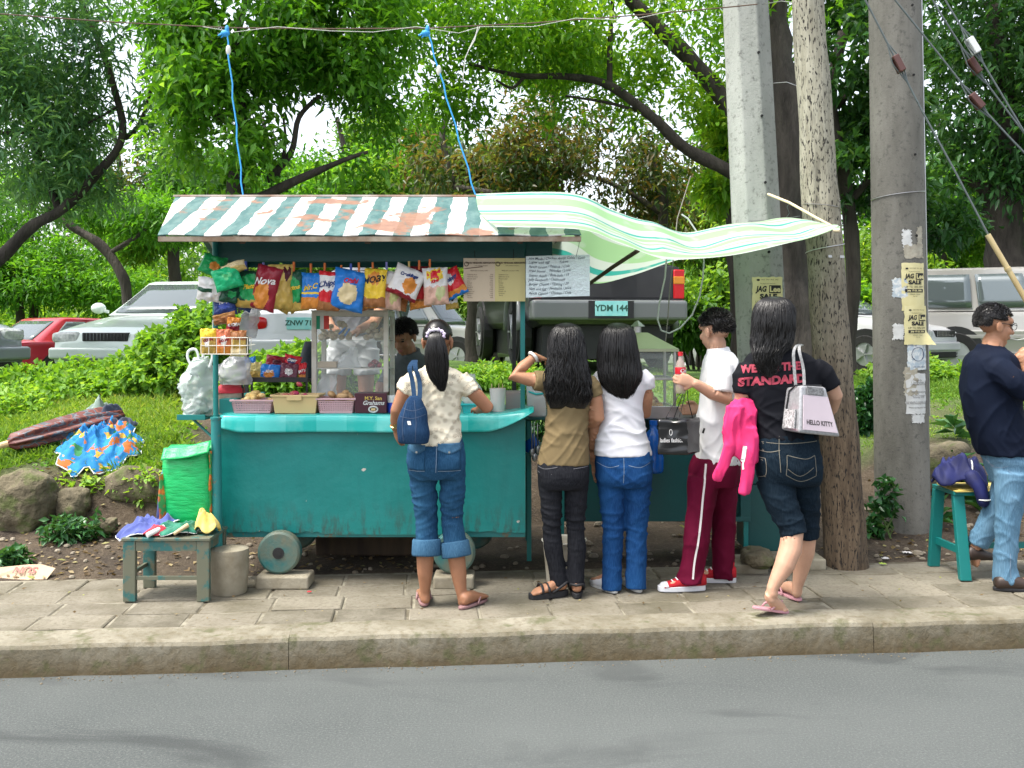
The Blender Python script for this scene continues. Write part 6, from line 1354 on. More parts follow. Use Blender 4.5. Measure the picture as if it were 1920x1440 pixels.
D1=denim('mid_blue_denim',(.006,.03,.075),(.018,.07,.135)); D1L=denim('faded_denim',(.02,.065,.125),(.045,.11,.18))
S_=MB(); HP=[(818,768,866,0,.1),(838,763,873,0,.113),(862,761,876,-.01,.124),(882,763,876,-.01,.12),(897,768,874,0,.105)]; S_.loft(sub_rings(p.rings(HP)),32,2.4)
p.limb(S_,[(793,882,0,29),(795,925,0,26),(799,970,.01,23),(800,1005,0,23),(800,1036,-.01,25)],20,ecap=0); p.limb(S_,[(849,882,0,28),(849,925,0,26),(848,970,.01,23),(852,1005,0,23),(856,1038,-.01,26)],20,ecap=0)
jn=remeshed('jeans',S_,.008,D1,p.root,3,creases(.0075,(4,4,13),.35,2,lambda x,y,z:.35+.9*math.exp(-((z-.58)/.14)**2)+.5*math.exp(-((z-.86)/.08)**2)))
for a,b_ in(((800,1010,0),(800,1041,-.01)),((852,1014,0),(856,1043,-.01))):
 mb=MB(); mb.tube([p.J(*a),p.J(*a).lerp(p.J(*b_),.1),p.J(*a).lerp(p.J(*b_),.9),p.J(*b_)],[p.k(24),p.k(26.5),p.k(28),p.k(27)],28,caps=False); obj('cuff',mb,D1L,jn,smooth=True,solid=.004,disp=lambda q:q+Vector((NV(q*25),NV(q*25+Vector((4,0,0))),.3*NV(q*30)))*.006)
pr=proj(jn,.004)
for xa,xb in((766,797),(822,864)):
 mb=MB(); mb.grid(lambda u,v:pr(X(xa+(xb-xa)*u,5.4),ZZ(833+48*v,5.4)),10,12); po_=obj('pocket',mb,D1,jn,smooth=True,solid=.003,normals=False)
 mb=MB(); mb.grid(lambda u,v:pr(X(xa-1+(xb-xa+2)*u,5.4),ZZ(831+(12+9*(1-abs(2*u-1)))*v,5.4),.004),10,5); obj('flap',mb,D1L,po_,smooth=True,solid=.003,normals=False)
 mb=MB(); mb.cyl(pr(X((xa+xb)/2,5.4),ZZ(847,5.4),.009),.006,.004,12,(0,1,0)); obj('button',mb,CHROME,po_)
stitches(jn,pr,5.4,[[(768,822),(818,825),(866,822)],[(819,824),(819,860),(818,885)],[(790,838),(790,880)],[(780,840),(780,880)],[(843,850),(843,880)],[(766,882),(797,882)],[(822,882),(864,882)]],STITCHB)
h.r_=None
mb=MB(); bm=bmesh.new(); bmesh.ops.create_icosphere(bm,subdivisions=5,radius=1); pts=[]
for v_ in bm.verts:
 d_=v_.co.normalized(); o_=1.06+.012*math.sin(math.atan2(d_.x,d_.z+.2)*40)
 if(d_.y>.5 and d_.z<.45)or(d_.z<-.35+.3*max(0,d_.y))or(abs(d_.x)>.82 and d_.z<-.0 and d_.y>-.35):o_=.8
 pts.append(h.p(0,-.012,.03)+h.R@Vector((d_.x*.078*o_,d_.y*.098*o_,d_.z*.087*o_)))
mb.add(pts,[tuple(v_.index for v_ in f_.verts)for f_ in bm.faces]); bm.free()
PT=[(622,808,826,-.115,.02),(632,803,831,-.135,.03),(652,798,837,-.15,.034),(678,797,841,-.15,.032),(700,802,840,-.145,.028),(718,813,837,-.14,.02),(734,824,834,-.135,.008)]
rg=sub_rings(p.rings(PT),4); mb.loft([(c,U*.93,V*.93)for c,U,V in rg],24); strands(mb,rg,170,4,math.pi*.9,math.pi*2.1,.0036,.008); hr_=obj('hair',mb,HAIR,p.root,smooth=True)
mb=MB(); cN=p.j=p.J(817,630,-.125)
mb.tube([cN+Vector((.045*math.cos(a)*1.0,-.01+.028*math.sin(a*2)*.2,.03*math.sin(a)+.004))+Vector((NV(Vector((a*4,1,0))),0,NV(Vector((a*4,5,0)))))*.006 for a in[math.pi*(-.12+1.24*i/22)for i in range(23)]],[.009+.004*math.sin(i*2.2)for i in range(23)],10,ecap=1); obj('scrunchie',mb,fabric('lavender',(.5,.42,.58),(.66,.6,.68),scale=30),p.root,smooth=True)
FFP=mk('mauve_rubber',(.2,.1,.1),.7,(.28,.16,.16),8); FFS=mk('mauve_strap',(.3,.17,.17),.6)
flipflop(p.root,hl+Vector((0,-.012,-.0135)),(-.12,1,0),FFP,FFS,.25,.041); flipflop(p.root,hr+Vector((-.008,-.012,-.0135)),(.5,.8,0),FFP,FFS,.25,.041)
mb=MB(); mb.tube([p.J(742,798,.035)+Vector((.029*math.cos(a),.02*math.sin(a),.012*math.sin(a)))for a in[i*.33 for i in range(20)]],.005,8); mb.cyl(p.J(741,799,.01),.012,.008,16,(.2,-1,0)); obj('wrist_watch',mb,mk('gold',(.6,.42,.16),.3,metal=1),p.root)
# her denim bag
bg=thing('shoulder_bag',P(775,830,5.33),'blue denim shoulder bag on the ponytailed woman','bag'); d=5.33
BG=[(832,752,798,0,.03),(828,746,803,0,.045),(808,743,804,0,.055),(785,746,802,0,.052),(765,752,798,0,.045),(750,761,792,.0,.032),(742,769,784,0,.02)]
mb=MB(); mb.loft(sub_rings([ring(py,a,b_,d+dd,hd,-.15)for py,a,b_,dd,hd in BG]),32,2.3); bb_=obj('bag_body',mb,denim('bag_denim',(.006,.02,.055),(.015,.045,.1)),bg,smooth=True,disp=lambda q:q+Vector((NV(q*13),NV(q*13+Vector((3,0,0))),0))*.009)
pr=proj(bb_,.002)
for k,L in enumerate(([(777,745),(773,715),(768,690),(775,676)],[(786,748),(786,718),(778,690),(777,676)])):
 mb=MB(); pts=[P(a,b_,d+.02*i*(1)-(.02 if k else 0))for i,(a,b_)in enumerate(L)]
 for i in range(len(pts)):pts[i].y=(5.33,5.36,5.375,5.43)[i]
 pp=[crom(pts,i/14)for i in range(15)]; mb.add([q+Vector((s*.0125,0,0))for q in pp for s in(-1,1)],[(2*i,2*i+1,2*i+3,2*i+2)for i in range(14)]); obj('strap',mb,denim('strap_denim',(.008,.025,.06),(.02,.05,.1)),bg,solid=.004,normals=False)
stitches(bb_,pr,d,[[(752,780),(775,783),(799,776)],[(758,765),(776,769),(796,763)],[(778,750),(782,790),(780,828)],[(764,752),(756,790),(758,826)]],mk('bag_seam',(.04,.065,.12),.8),w_=.003)
mb=MB(); mb.grid(lambda u,v:pr(X(765+6*u+2*v,d),ZZ(788+7*v,d)),3,3); obj('label_patch',mb,PAPW,bg,normals=False)
# ---- 2: woman in tan T-shirt
p=Person('long-haired woman in tan T-shirt and charcoal trousers with one forearm raised',1065,5.71,SK2,WQ)
TR=[(692,1046,1082,0,.05),(700,1024,1104,0,.07),(710,1014,1116,0,.085),(735,1016,1114,0,.095),(775,1023,1106,0,.09),(815,1017,1105,0,.1),(848,1009,1107,0,.115),(871,1004,1108,0,.12)]
p.B.loft(sub_rings(p.rings(TR,scale=.93)),24,2.2); p.limb(p.B,[(1063,705,.0,19),(1063,668,.0,18)])
p.limb(p.B,[(1026,712,0,16),(995,712,-.02,15),(962,705,-.03,13),(980,688,.0,12),(1003,668,.03,8.5)]); hand(p.B,p.J(1003,667,.03),(.75,.5,-.25),(0,.3,-1),1,.75,.9)
p.limb(p.B,[(1104,716,0,16),(1117,750,0,15),(1122,784,.0,13),(1112,793,.07,12),(1098,800,.14,9)]); hand(p.B,p.J(1098,800,.14),(-.4,.9,.1),(-.9,-.3,0),1,.5,.9)
p.limb(p.B,[(1033,890,0,22),(1035,985,0,15),(1040,1050,0,13),(1052,1095,.0,9)]); p.limb(p.B,[(1082,890,0,22),(1080,985,0,15),(1080,1050,0,13),(1081,1098,.0,9)])
h1,h2=Vector((X(1062,5.69),5.70,.035)),Vector((X(1081,5.66),5.63,.03))
foot(p.B,h1,(-.93,-.38,-.05),.225); foot(p.B,h2,(.05,1,0),.225)
h=Head(p.J(1062,655,.02),(-.1,1,-.2)); p.finish_body(h)
S_=MB(); S_.loft(sub_rings(p.rings(TR)),32,2.3); S_.tube([p.J(1063,702,0),p.J(1063,690,0)],[p.k(24),p.k(21)],20); p.limb(S_,[(1030,714,0,21),(1012,714,-.01,21),(1001,713,-.02,20)],ecap=0); p.limb(S_,[(1100,715,0,20),(1112,730,0,19),(1118,744,0,18)],ecap=0)
sh=remeshed('t_shirt',S_,.008,cloth_mat('tan_cotton',(.15,.11,.055),(.185,.138,.07)),p.root,4,creases(.0085,(4,4,10),-.8,5,lambda x,y,z:.35+.8*math.exp(-((z-1.0)/.16)**2)))
S_=MB(); HP=[(855,1008,1104,0,.1),(880,1005,1108,-.005,.118),(900,1008,1106,-.005,.115),(915,1012,1102,0,.1)]; S_.loft(sub_rings(p.rings(HP)),32,2.4)
p.limb(S_,[(1031,898,0,26),(1033,945,0,22),(1035,990,.0,18.5),(1037,1025,0,19.5),(1043,1060,-.005,18),(1049,1097,-.01,18)],20,ecap=0); p.limb(S_,[(1082,898,0,26),(1080,945,0,22),(1079,990,.0,18.5),(1082,1025,0,19.5),(1080,1060,0,18),(1080,1097,-.01,17)],20,ecap=0)
jn=remeshed('trousers',S_,.008,denim('charcoal_denim',(.006,.0065,.009),(.015,.016,.02)),p.root,3,creases(.007,(4,4,18),.1,6,lambda x,y,z:.2+1.0*math.exp(-((z-.43)/.12)**2)))
stitches(jn,proj(jn,.003),5.6,[[(1008,876),(1022,880),(1045,876)],[(1075,879),(1104,876)],[(1006,884),(1012,888)]],mk('grey_stitching',(.12,.12,.13),.8))
long_hair(p.root,p.rings([(606,1055,1069,.02,.015),(612,1040,1084,.015,.07),(625,1031,1093,.01,.1),(648,1027,1097,0,.115),(675,1027,1100,-.02,.105),(705,1022,1105,-.05,.085),(730,1022,1108,-.065,.065),(750,1024,1108,-.07,.05),(766,1030,1100,-.07,.02)]),7,320,wave=.4,wob=.03,end=.66)
BLK=mk('black_rubber',(.012,.012,.014),.7)
for hh,dd,ht in((h1,(-.93,-.38,0),.034),(h2,(.05,1,0),.03)):
 mb=MB(); dv,r,u,h0=sole(mb,Vector((hh.x,hh.y,.0)),dd,.245,.042,ht); so_=obj('sandal',mb,BLK,p.root,bevel=.005); mb=MB()
 for f_ in(.66,.5):
  mb.tube([h0+dv*f_*.245+r*.043*math.cos(a)+u*(ht+.048*math.sin(a))for a in[math.pi*i/10 for i in range(11)]],.009,8,flat=.5)
 mb.tube([h0+dv*.1+r*.04+u*ht,h0+dv*.02+r*.034+u*(ht+.045),h0-dv*.022+u*(ht+.05),h0+dv*.02-r*.034+u*(ht+.045),h0+dv*.1-r*.04+u*ht],.008,8); obj('strap',mb,BLK,so_,smooth=True)
mb=MB(); c=p.J(1000,669,.025); ax=(p.J(1003,667,.03)-p.J(980,688,0)).normalized(); a1=ax.orthogonal().normalized(); a2=ax.cross(a1); mb.tube([c+a1*.03*math.cos(a)+a2*.03*math.sin(a)for a in[i*.3307 for i in range(20)]],.0095,8); obj('bracelet',mb,mk('white_band',(.7,.7,.68),.4),p.root,smooth=True)
# ---- 3: woman in white top
p=Person('woman with long straight black hair in white top, blue jeans and white shoes',1168,5.8,SK2,WQ)
TR=[(686,1142,1178,0,.05),(693,1124,1200,0,.068),(702,1118,1211,0,.085),(730,1118,1211,0,.095),(770,1124,1207,0,.09),(808,1118,1213,0,.1),(838,1113,1221,0,.115),(854,1112,1225,0,.12)]
p.B.loft(sub_rings(p.rings(TR,scale=.93)),24,2.2); p.limb(p.B,[(1160,700,.0,19),(1158,668,.0,18)])
p.limb(p.B,[(1126,710,0,15),(1115,750,0,14.5),(1113,795,0,12.5),(1114,835,.03,11),(1114,868,.05,8.5)]); hand(p.B,p.J(1114,868,.05),(0,.15,-1),(1,0,0),1,.5,.9)
p.limb(p.B,[(1206,710,0,15),(1212,745,.03,14),(1210,775,.08,12),(1195,780,.18,11),(1180,780,.28,8.5)]); hand(p.B,p.J(1180,780,.28),(-.5,.85,0),(0,0,-1),-1,.5,.9)
p.limb(p.B,[(1148,895,0,22),(1149,985,0,16),(1148,1085,.0,11)]); p.limb(p.B,[(1196,895,0,22),(1194,985,0,16),(1193,1085,.0,11)])
h1,h2=Vector((X(1150,5.78),5.76,.02)),Vector((X(1196,5.8),5.78,.02)); foot(p.B,h1+Vector((-.01,.02,.008)),(-.45,.9,0),.18,w_=.035); foot(p.B,h2+Vector((0,.02,.008)),(-.2,1,0),.18)
h=Head(p.J(1158,655,.02),(.05,1,-.15)); p.finish_body(h)
S_=MB(); S_.loft(sub_rings(p.rings(TR)),32,2.3); S_.tube([p.J(1160,696,0),p.J(1160,686,0)],[p.k(24),p.k(21)],20); p.limb(S_,[(1200,704,0,18),(1211,714,0,19),(1213,728,.01,17)],ecap=0); p.limb(S_,[(1130,706,0,18),(1120,718,0,18),(1116,736,0,16)],ecap=0)
remeshed('t_shirt',S_,.008,cloth_mat('white_cotton',(.66,.66,.68),(.6,.6,.63)),p.root,4,creases(.0085,(3,3,13),.3,9,lambda x,y,z:.4+.9*math.exp(-((z-.93)/.1)**2)))
S_=MB(); HP=[(838,1116,1220,0,.1),(865,1113,1225,-.005,.118),(895,1114,1226,-.01,.125),(912,1120,1221,0,.105)]; S_.loft(sub_rings(p.rings(HP)),32,2.4)
p.limb(S_,[(1145,900,0,30),(1147,945,0,26),(1150,990,.0,22),(1148,1040,0,20),(1147,1106,-.015,21)],20,ecap=0); p.limb(S_,[(1198,900,0,29),(1196,945,0,25),(1194,990,.0,21.5),(1193,1040,0,21),(1192,1104,-.015,22)],20,ecap=0)
jn=remeshed('jeans',S_,.008,denim('strong_blue_denim',(.004,.028,.1),(.01,.058,.17)),p.root,3,creases(.0085,(4,4,12),.5,8,lambda x,y,z:.45+.7*math.exp(-((z-.5)/.22)**2)))
stitches(jn,proj(jn,.003),5.7,[[(1169,858),(1169,880),(1168,905)],[(1120,868),(1140,876),(1160,872)],[(1178,872),(1200,876),(1220,868)]],STITCHB)
long_hair(p.root,p.rings([(606,1150,1166,.02,.015),(612,1136,1182,.015,.07),(625,1126,1190,.01,.1),(650,1121,1195,0,.115),(680,1119,1200,-.02,.1),(705,1122,1202,-.055,.07),(725,1132,1195,-.065,.05),(740,1146,1187,-.07,.03),(753,1162,1176,-.07,.012)]),11,300,wave=.1,wob=.01,end=.8)
SHW=mk('white_leather',(.62,.63,.66),.4)
for hh,dd in((h1,(-.45,.9,0)),(h2,(-.2,1,0))):
 mb=MB(); dv=Vector(dd).normalized(); r=dv.cross(Vector((0,0,1))); z_=Vector((0,0,1)); mb.loft([(Vector((hh.x,hh.y,0))+dv*(a-.02)+z_*z,r*ww,z_*zz)for a,z,ww,zz in((0,.03,.022,.02),(.015,.034,.034,.028),(.08,.04,.037,.036),(.15,.034,.044,.033),(.21,.025,.042,.022),(.25,.018,.028,.014))],20,2.5); s_=obj('shoe',mb,SHW,p.root,smooth=True); mb=MB(); sole(mb,Vector((hh.x,hh.y,0))-dv*.014,dd,.265,.045,.018); obj('outsole',mb,PAPW,s_,bevel=.004)
 # ---- 4: boy in white T-shirt and maroon track trousers
p=Person('young man in white T-shirt, maroon track trousers and red canvas shoes holding a cola bottle',1330,5.9,SK3,WQ); yw=.55
TR=[(656,1334,1362,0,.06),(663,1326,1374,0,.12),(673,1320,1382,0,.155),(695,1316,1386,0,.17),(740,1311,1384,0,.165),(790,1307,1384,0,.165),(835,1304,1386,0,.17),(869,1301,1389,0,.175)]
p.B.loft(sub_rings(p.rings(TR,scale=.85)),24,2.2); p.limb(p.B,[(1347,668,.0,20),(1343,640,-.01,19)])
p.limb(p.B,[(1352,690,-.15,17),(1356,722,-.18,15.5),(1364,750,-.2,14),(1336,738,-.22,13),(1304,719,-.25,9.5)]); hand(p.B,p.J(1303,718,-.25),(-.95,.1,.28),(0,.95,.1),1,.95,.98)
p.limb(p.B,[(1350,690,.15,16),(1340,730,.2,15),(1330,762,.22,13),(1312,768,.26,9)]); hand(p.B,p.J(1312,768,.26),(-1,0,0),(0,-1,0),1,.6,.95)
p.limb(p.B,[(1322,890,-.08,26),(1310,985,-.08,18),(1301,1075,-.08,12)]); p.limb(p.B,[(1352,890,.1,26),(1356,985,.1,18),(1355,1070,.1,12)])
n1,n2=Vector((X(1314,5.83),5.82,.03)),Vector((X(1372,6.0),6.0,.03)); foot(p.B,n1+Vector((-.01,0,.008)),(-1,-.08,0),.18); foot(p.B,n2+Vector((-.01,0,.008)),(-1,.12,0),.18)
h=Head(p.J(1341,620,-.0),(-.55,.8,-.12)); p.finish_body(h); h.short_hair(p.root,3,.011,1500)
S_=MB(); S_.loft(sub_rings(p.rings(TR)),36,2.4); S_.tube([p.J(1347,664,0),p.J(1346,652,0)],[p.k(24),p.k(21)],20); p.limb(S_,[(1352,686,-.13,24),(1352,708,-.165,26),(1350,736,-.18,26)],ecap=0); p.limb(S_,[(1350,690,.13,23),(1336,720,.18,24)],ecap=0)
ts=remeshed('t_shirt',S_,.008,cloth_mat('bright_white_cotton',(.74,.74,.74),(.68,.68,.69)),p.root,4,creases(.012,(5,5,5),1.2,12,lambda x,y,z:.6))
mb=MB(); pr=proj(ts,.002); strip(mb,pr,[(X(1327,5.7),ZZ(806,5.7)),(X(1325,5.7),ZZ(816,5.7))],.008,4); obj('side_tag',mb,INK,ts,normals=False)
MAR=cloth_mat('maroon_jersey',(.09,.002,.018),(.12,.005,.027))
S_=MB(); HP=[(855,1300,1386,0,.165),(880,1290,1388,0,.175),(910,1290,1386,0,.15)]; S_.loft(sub_rings(p.rings(HP)),32,2.4)
p.limb(S_,[(1320,895,-.07,33),(1312,960,-.08,28),(1305,1030,-.08,25),(1296,1068,-.08,26),(1294,1092,-.08,27)],20,ecap=0); p.limb(S_,[(1352,895,.08,33),(1357,960,.1,26),(1357,1030,.1,23.5),(1355,1084,.1,23)],20,ecap=0)
tp=remeshed('track_trousers',S_,.008,MAR,p.root,3,creases(.009,(6,6,4),.2,14,lambda x,y,z:.7+.6*math.exp(-((z-.1)/.12)**2)))
mb=MB(); pr=proj(tp,.003); strip(mb,pr,[(X(1327,5.7),ZZ(872,5.7)),(X(1320,5.7),ZZ(940,5.7)),(X(1313,5.7),ZZ(1010,5.7)),(X(1305,5.7),ZZ(1060,5.7)),(X(1302,5.7),ZZ(1090,5.7))],.011,40); obj('side_stripe',mb,mk('white_piping',(.65,.6,.6),.8),tp,normals=False)
CANV=cloth_mat('red_canvas',(.42,.02,.03))
for hh,dd in((n1,(-1,-.08,0)),(n2,(-1,.12,0))):
 dv=Vector(dd).normalized(); z_=Vector((0,0,1)); r=dv.cross(z_); g0=Vector((hh.x,hh.y,0))-dv*.025; mb=MB()
 mb.loft([(g0+dv*a+z_*z,r*ww,z_*zz)for a,z,ww,zz in((0,.06,.03,.03),(.02,.065,.04,.04),(.08,.07,.041,.05),(.14,.05,.043,.035),(.2,.036,.045,.022),(.25,.03,.042,.015))],20,2.4); mb.tube([g0+dv*.055+z_*.06,g0+dv*.05+z_*.14],[.045,.043],16); s_=obj('shoe',mb,CANV,p.root,smooth=True)
 mb=MB(); sole(mb,g0+dv*.01,dd,.285,.049,.032); obj('outsole',mb,SHW,s_,bevel=.005)
 mb=MB(); mb.ell(g0+dv*.235+z_*.034,(.046,.035,.018),Matrix((r,dv,z_)).transposed(),16,10)
 for k in range(4):c=g0+dv*(.12+.025*k)+z_*(.09-.011*k); mb.tube([c+r*.028,c+z_*.007+dv*.006,c-r*.028],.004,6)
 obj('toe_cap_and_laces',mb,SHW,s_,smooth=True)
 # cola bottle in his hand, paper bag hanging from it
bo=thing('cola_bottle',p.J(1280,735,-.22),'small cola bottle with red cap and red label held up by the young man','bottle'); c0=p.J(1276,738,-.215); k=.001
mb=MB(); mb.lathe(c0,[(0,0),(.024,0),(.029,.01),(.03,.06),(.027,.085),(.031,.11),(.031,.15),(.024,.175),(.013,.2),(.012,.215)],24); obj('body',mb,glassmat('clear_pet',(.55,.42,.38),.45,.08),bo,smooth=True)
mb=MB(); mb.lathe(c0,[(.0312,.112),(.0318,.115),(.0318,.148),(.0312,.151)],24); lb=obj('label',mb,mk('red_label',(.5,.008,.02),.35),bo,smooth=True)
mb=MB(); put_text(mb,'Cola',.03,lambda u,v:c0+Vector((.0325*math.sin(.6+u/.032),-.0325*math.cos(.6+u/.032),.131+v)),shear=.3,bold=.001); obj('lettering',mb,PAPW,lb,normals=False)
mb=MB(); mb.cyl(c0+Vector((0,0,.227)),.0145,.024,18); obj('cap',mb,mk('red_cap',(.5,.01,.02),.35),bo)
pb=thing('paper_bag',P(1272,850,5.66),'glossy black paper shopping bag hanging from the young man','bag'); BLKP=mk('black_gloss_paper',(.008,.008,.009),.18,spec=.6)
a0,a1,b1=X(1234,5.62),X(1288,5.62),X(1311,5.75); zt_,zb2=ZZ(786,5.65),ZZ(851,5.65)
def bagpt(u,v):
 cs4=[Vector((a0,5.62,0)),Vector((a1,5.60,0)),Vector((b1,5.74,0)),Vector((a0+.07,5.76,0))]; s_=(u*4)%4; i=int(s_); f_=s_-i; q=cs4[i].lerp(cs4[(i+1)%4],f_); q.z=zb2+(zt_-zb2)*v+.01*(q.x-a0)*v; n_=NV(Vector((q.x*14,v*6,q.y*8))); return q+Vector((n_,n_,0))*.012*(.3+v)
mb=MB(); mb.grid(bagpt,48,12); o_=obj('bag_body',mb,BLKP,pb,smooth=False,solid=.002,normals=False,ang=50)
mb=MB(); mb.add([bagpt(u,0)for u in(0,.25,.5,.75)],[(0,1,2,3)]); obj('base',mb,BLKP,pb)
mb=MB(); put_text(mb,'ladies fashion',.034,lambda u,v:Vector((X(1259,5.62)+u*.75,5.6035-.006*0,ZZ(826,5.6)+v)),bold=.0006); mb.tube([Vector((X(1258,5.6)+.008*math.cos(a),5.6035,ZZ(811,5.6)+.016*math.sin(a)))for a in[i*.4 for i in range(17)]],.0018,5); obj('logo',mb,PAPW,pb,normals=False)
for k,(xa,xb)in enumerate(((1246,1272),(1262,1300))):mb=MB(); mb.tube([P(xa,788,5.63+.1*k),P(1270+8*k,745,5.66),p.J(1288,722,-.2),P(1282+8*k,750,5.68),P(xb,788,5.64+.1*k)],.0028,6); obj('cord_handle',mb,INK,pb)
# ---- 5: woman in black with the silver handbag
p=Person('woman in black printed T-shirt and dark knee-length denim shorts stepping past in pink flip-flops',1470,5.42,SK3); yw=-.12
TR=[(650,1434,1474,0,.055),(658,1412,1500,0,.078),(668,1396,1524,0,.095),(690,1388,1541,0,.105),(728,1391,1540,0,.108),(768,1404,1533,0,.105),(800,1410,1535,0,.112),(824,1411,1537,0,.122)]
p.B.loft(sub_rings(p.rings(TR,scale=.92)),24,2.2); p.limb(p.B,[(1455,665,0,22),(1452,640,.0,21),(1450,615,.01,20)])
p.limb(p.B,[(1400,688,0,19),(1394,725,0,18),(1391,770,.02,16),(1396,782,.1,14),(1402,786,.2,10.5)]); hand(p.B,p.J(1402,786,.2),(.2,1,-.2),(.9,0,-.4),-1,.6,.95)
p.limb(p.B,[(1530,688,0,19),(1552,715,0,18),(1566,742,.02,15.5),(1560,765,.1,13),(1545,785,.2,10)]); hand(p.B,p.J(1545,785,.2),(-.5,.8,-.3),(-.6,0,.8),1,.6,.95)
p.limb(p.B,[(1450,885,-.01,34),(1468,945,-.04,29),(1486,995,-.07,23),(1482,1030,-.1,23),(1470,1062,-.135,20),(1455,1088,-.155,14),(1448,1104,-.165,11.5),(1448,1114,-.165,12)])
p.limb(p.B,[(1504,885,.05,32),(1511,945,.09,27),(1513,1000,.12,20),(1509,1035,.14,20.5),(1502,1068,.16,16.5),(1495,1100,.17,11),(1494,1112,.175,11)])
hA=p.J(1441,1117,-.17); toe=Vector((X(1476,5.33),5.33,.012)); dA=(Vector((X(1468,5.31),5.33,.03))-hA).normalized()
# raised heel: foot runs down to the ball of the foot
M_=p.B; ball=Vector((X(1462,5.31),5.315,.035)); up_=Vector((0,-.3,1))
M_.loft([(hA+Vector((0,0,.012)),Vector((.02,.01,0)),Vector((0,.022,.014))),(hA.lerp(ball,.15),Vector((.029,.01,.01)),Vector((-.01,.03,.012))),(hA.lerp(ball,.4),Vector((.03,.01,.012)),Vector((-.01,.03,.014))),(hA.lerp(ball,.75),Vector((.036,.014,.012)),Vector((-.014,.024,.014))),(ball,Vector((.038,.02,.006)),Vector((-.014,.02,.016)))],16,2.2)
tdir=Vector((.62,.6,0)).normalized(); tr_=tdir.cross(Vector((0,0,1)))
for o,l,r_ in((-.028,.055,.0115),(-.011,.05,.0085),(.003,.045,.008),(.017,.04,.0075),(.03,.032,.007)):b_=ball+tr_*o-Vector((0,0,.012)); M_.tube([b_,b_+tdir*l],[r_*1.1,r_],10,ecap=1)
hB=Vector((X(1494,5.62),5.60,.018)); foot(p.B,hB,(-.28,1,0),.235)
h=Head(p.J(1450,612,.02),(-.05,1,-.08),k=1.04); p.finish_body(h)
S_=MB(); S_.loft(sub_rings(p.rings(TR)),36,2.3); S_.tube([p.J(1455,662,0),p.J(1454,650,0)],[p.k(26),p.k(23)],20); p.limb(S_,[(1406,688,0,25),(1396,708,0,26),(1394,738,0,22)],ecap=0); p.limb(S_,[(1524,688,0,24),(1544,702,0,25),(1560,728,.0,21)],ecap=0)
ts=remeshed('t_shirt',S_,.008,cloth_mat('black_cotton',(.005,.0055,.008),(.008,.0085,.012)),p.root,4,creases(.009,(4,4,11),.5,21,lambda x,y,z:.35+.9*math.exp(-((z-1.03)/.1)**2)))
pr=proj(ts,.0025); PINKP=mk('pink_print',(.42,.05,.085),.8,(.26,.03,.05),30); d=5.3
mb=MB(); q_=lambda cx_,cz_,k_:(lambda u,v:pr(X(cx_,d)+u,ZZ(cz_,d)+v+.07*u))
put_text(mb,'WE ARE THE',.057,q_(1448,690,0),bold=.003,sx=.96); put_text(mb,'STANDARD',.06,q_(1451,714,0),bold=.0035,sx=1.1); obj('print',mb,PINKP,ts,normals=False)
mb=MB(); put_text(mb,'Philippine Dragons',.017,q_(1443,673,0),bold=.0005); obj('small_print',mb,PAPW,ts,normals=False)
S_=MB(); HP=[(806,1416,1533,0,.11),(835,1412,1538,-.005,.125),(868,1413,1543,-.015,.138),(895,1418,1543,-.01,.13),(908,1426,1538,0,.11)]; S_.loft(sub_rings(p.rings(HP)),36,2.4)
p.limb(S_,[(1450,895,-.01,38),(1466,945,-.04,33),(1484,985,-.065,28),(1489,1003,-.075,28)],20,ecap=0); p.limb(S_,[(1503,895,.05,36),(1510,945,.09,31),(1513,985,.11,26),(1513,1008,.12,26)],20,ecap=0)
jn=remeshed('denim_shorts',S_,.008,denim('dark_denim',(.0025,.007,.013),(.006,.015,.025)),p.root,3,creases(.0075,(4,4,14),-.3,22,lambda x,y,z:.35+1.0*math.exp(-((z-.5)/.1)**2)+.3*math.exp(-((z-.8)/.06)**2)))
pr=proj(jn,.0035); stitches(jn,pr,d,[[(1414,828),(1470,832),(1536,828)],[(1415,842),(1440,848),(1462,844)],[(1462,818),(1460,850),(1462,885)],[(1474,853),(1508,860),(1528,854)],[(1474,853),(1472,890)],[(1528,854),(1530,892)],[(1418,858),(1436,860)],[(1436,860),(1438,890),(1428,898)],[(1474,878),(1498,892),(1524,876)],[(1472,890),(1500,902),(1530,892)]],mk('tan_stitching',(.16,.15,.12),.8))
long_hair(p.root,p.rings([(557,1442,1462,.02,.015),(563,1425,1478,.015,.075),(578,1413,1488,.01,.105),(602,1409,1490,.0,.118),(628,1408,1488,-.01,.108),(650,1408,1482,-.035,.085),(668,1412,1466,-.07,.05),(690,1420,1462,-.09,.025),(708,1434,1450,-.095,.01)]),17,340,wave=.25,wob=.02,end=.62)
PNK=mk('pale_pink_rubber',(.42,.2,.23),.6,(.5,.27,.3),10)
fd=Vector((.93,.3,0)).normalized(); bk=Vector((X(1412,5.3),5.26,.045)); tp_=Vector((X(1478,5.3),5.34,.0)); fd=(tp_-bk).normalized()
mb=MB(); dv,r_,u_,h0=sole(mb,bk,fd,(tp_-bk).length+.02,.043,.014); fo=obj('flip_flop',mb,PNK,p.root,bevel=.004); mb=MB(); c=h0+dv*.15+u_*.014
for s in(-1,1):mb.tube([c+u_*.02+dv*.02,c+u_*.05+r_*s*.02,h0+dv*.09+r_*s*.042+u_*.03,h0+dv*.075+r_*s*.04+u_*.012],.0055,8)
obj('strap',mb,PNK,fo,smooth=True)
flipflop(p.root,hB+Vector((.004,-.014,-.0185)),(-.28,1,0),PNK,PNK,.25,.043)
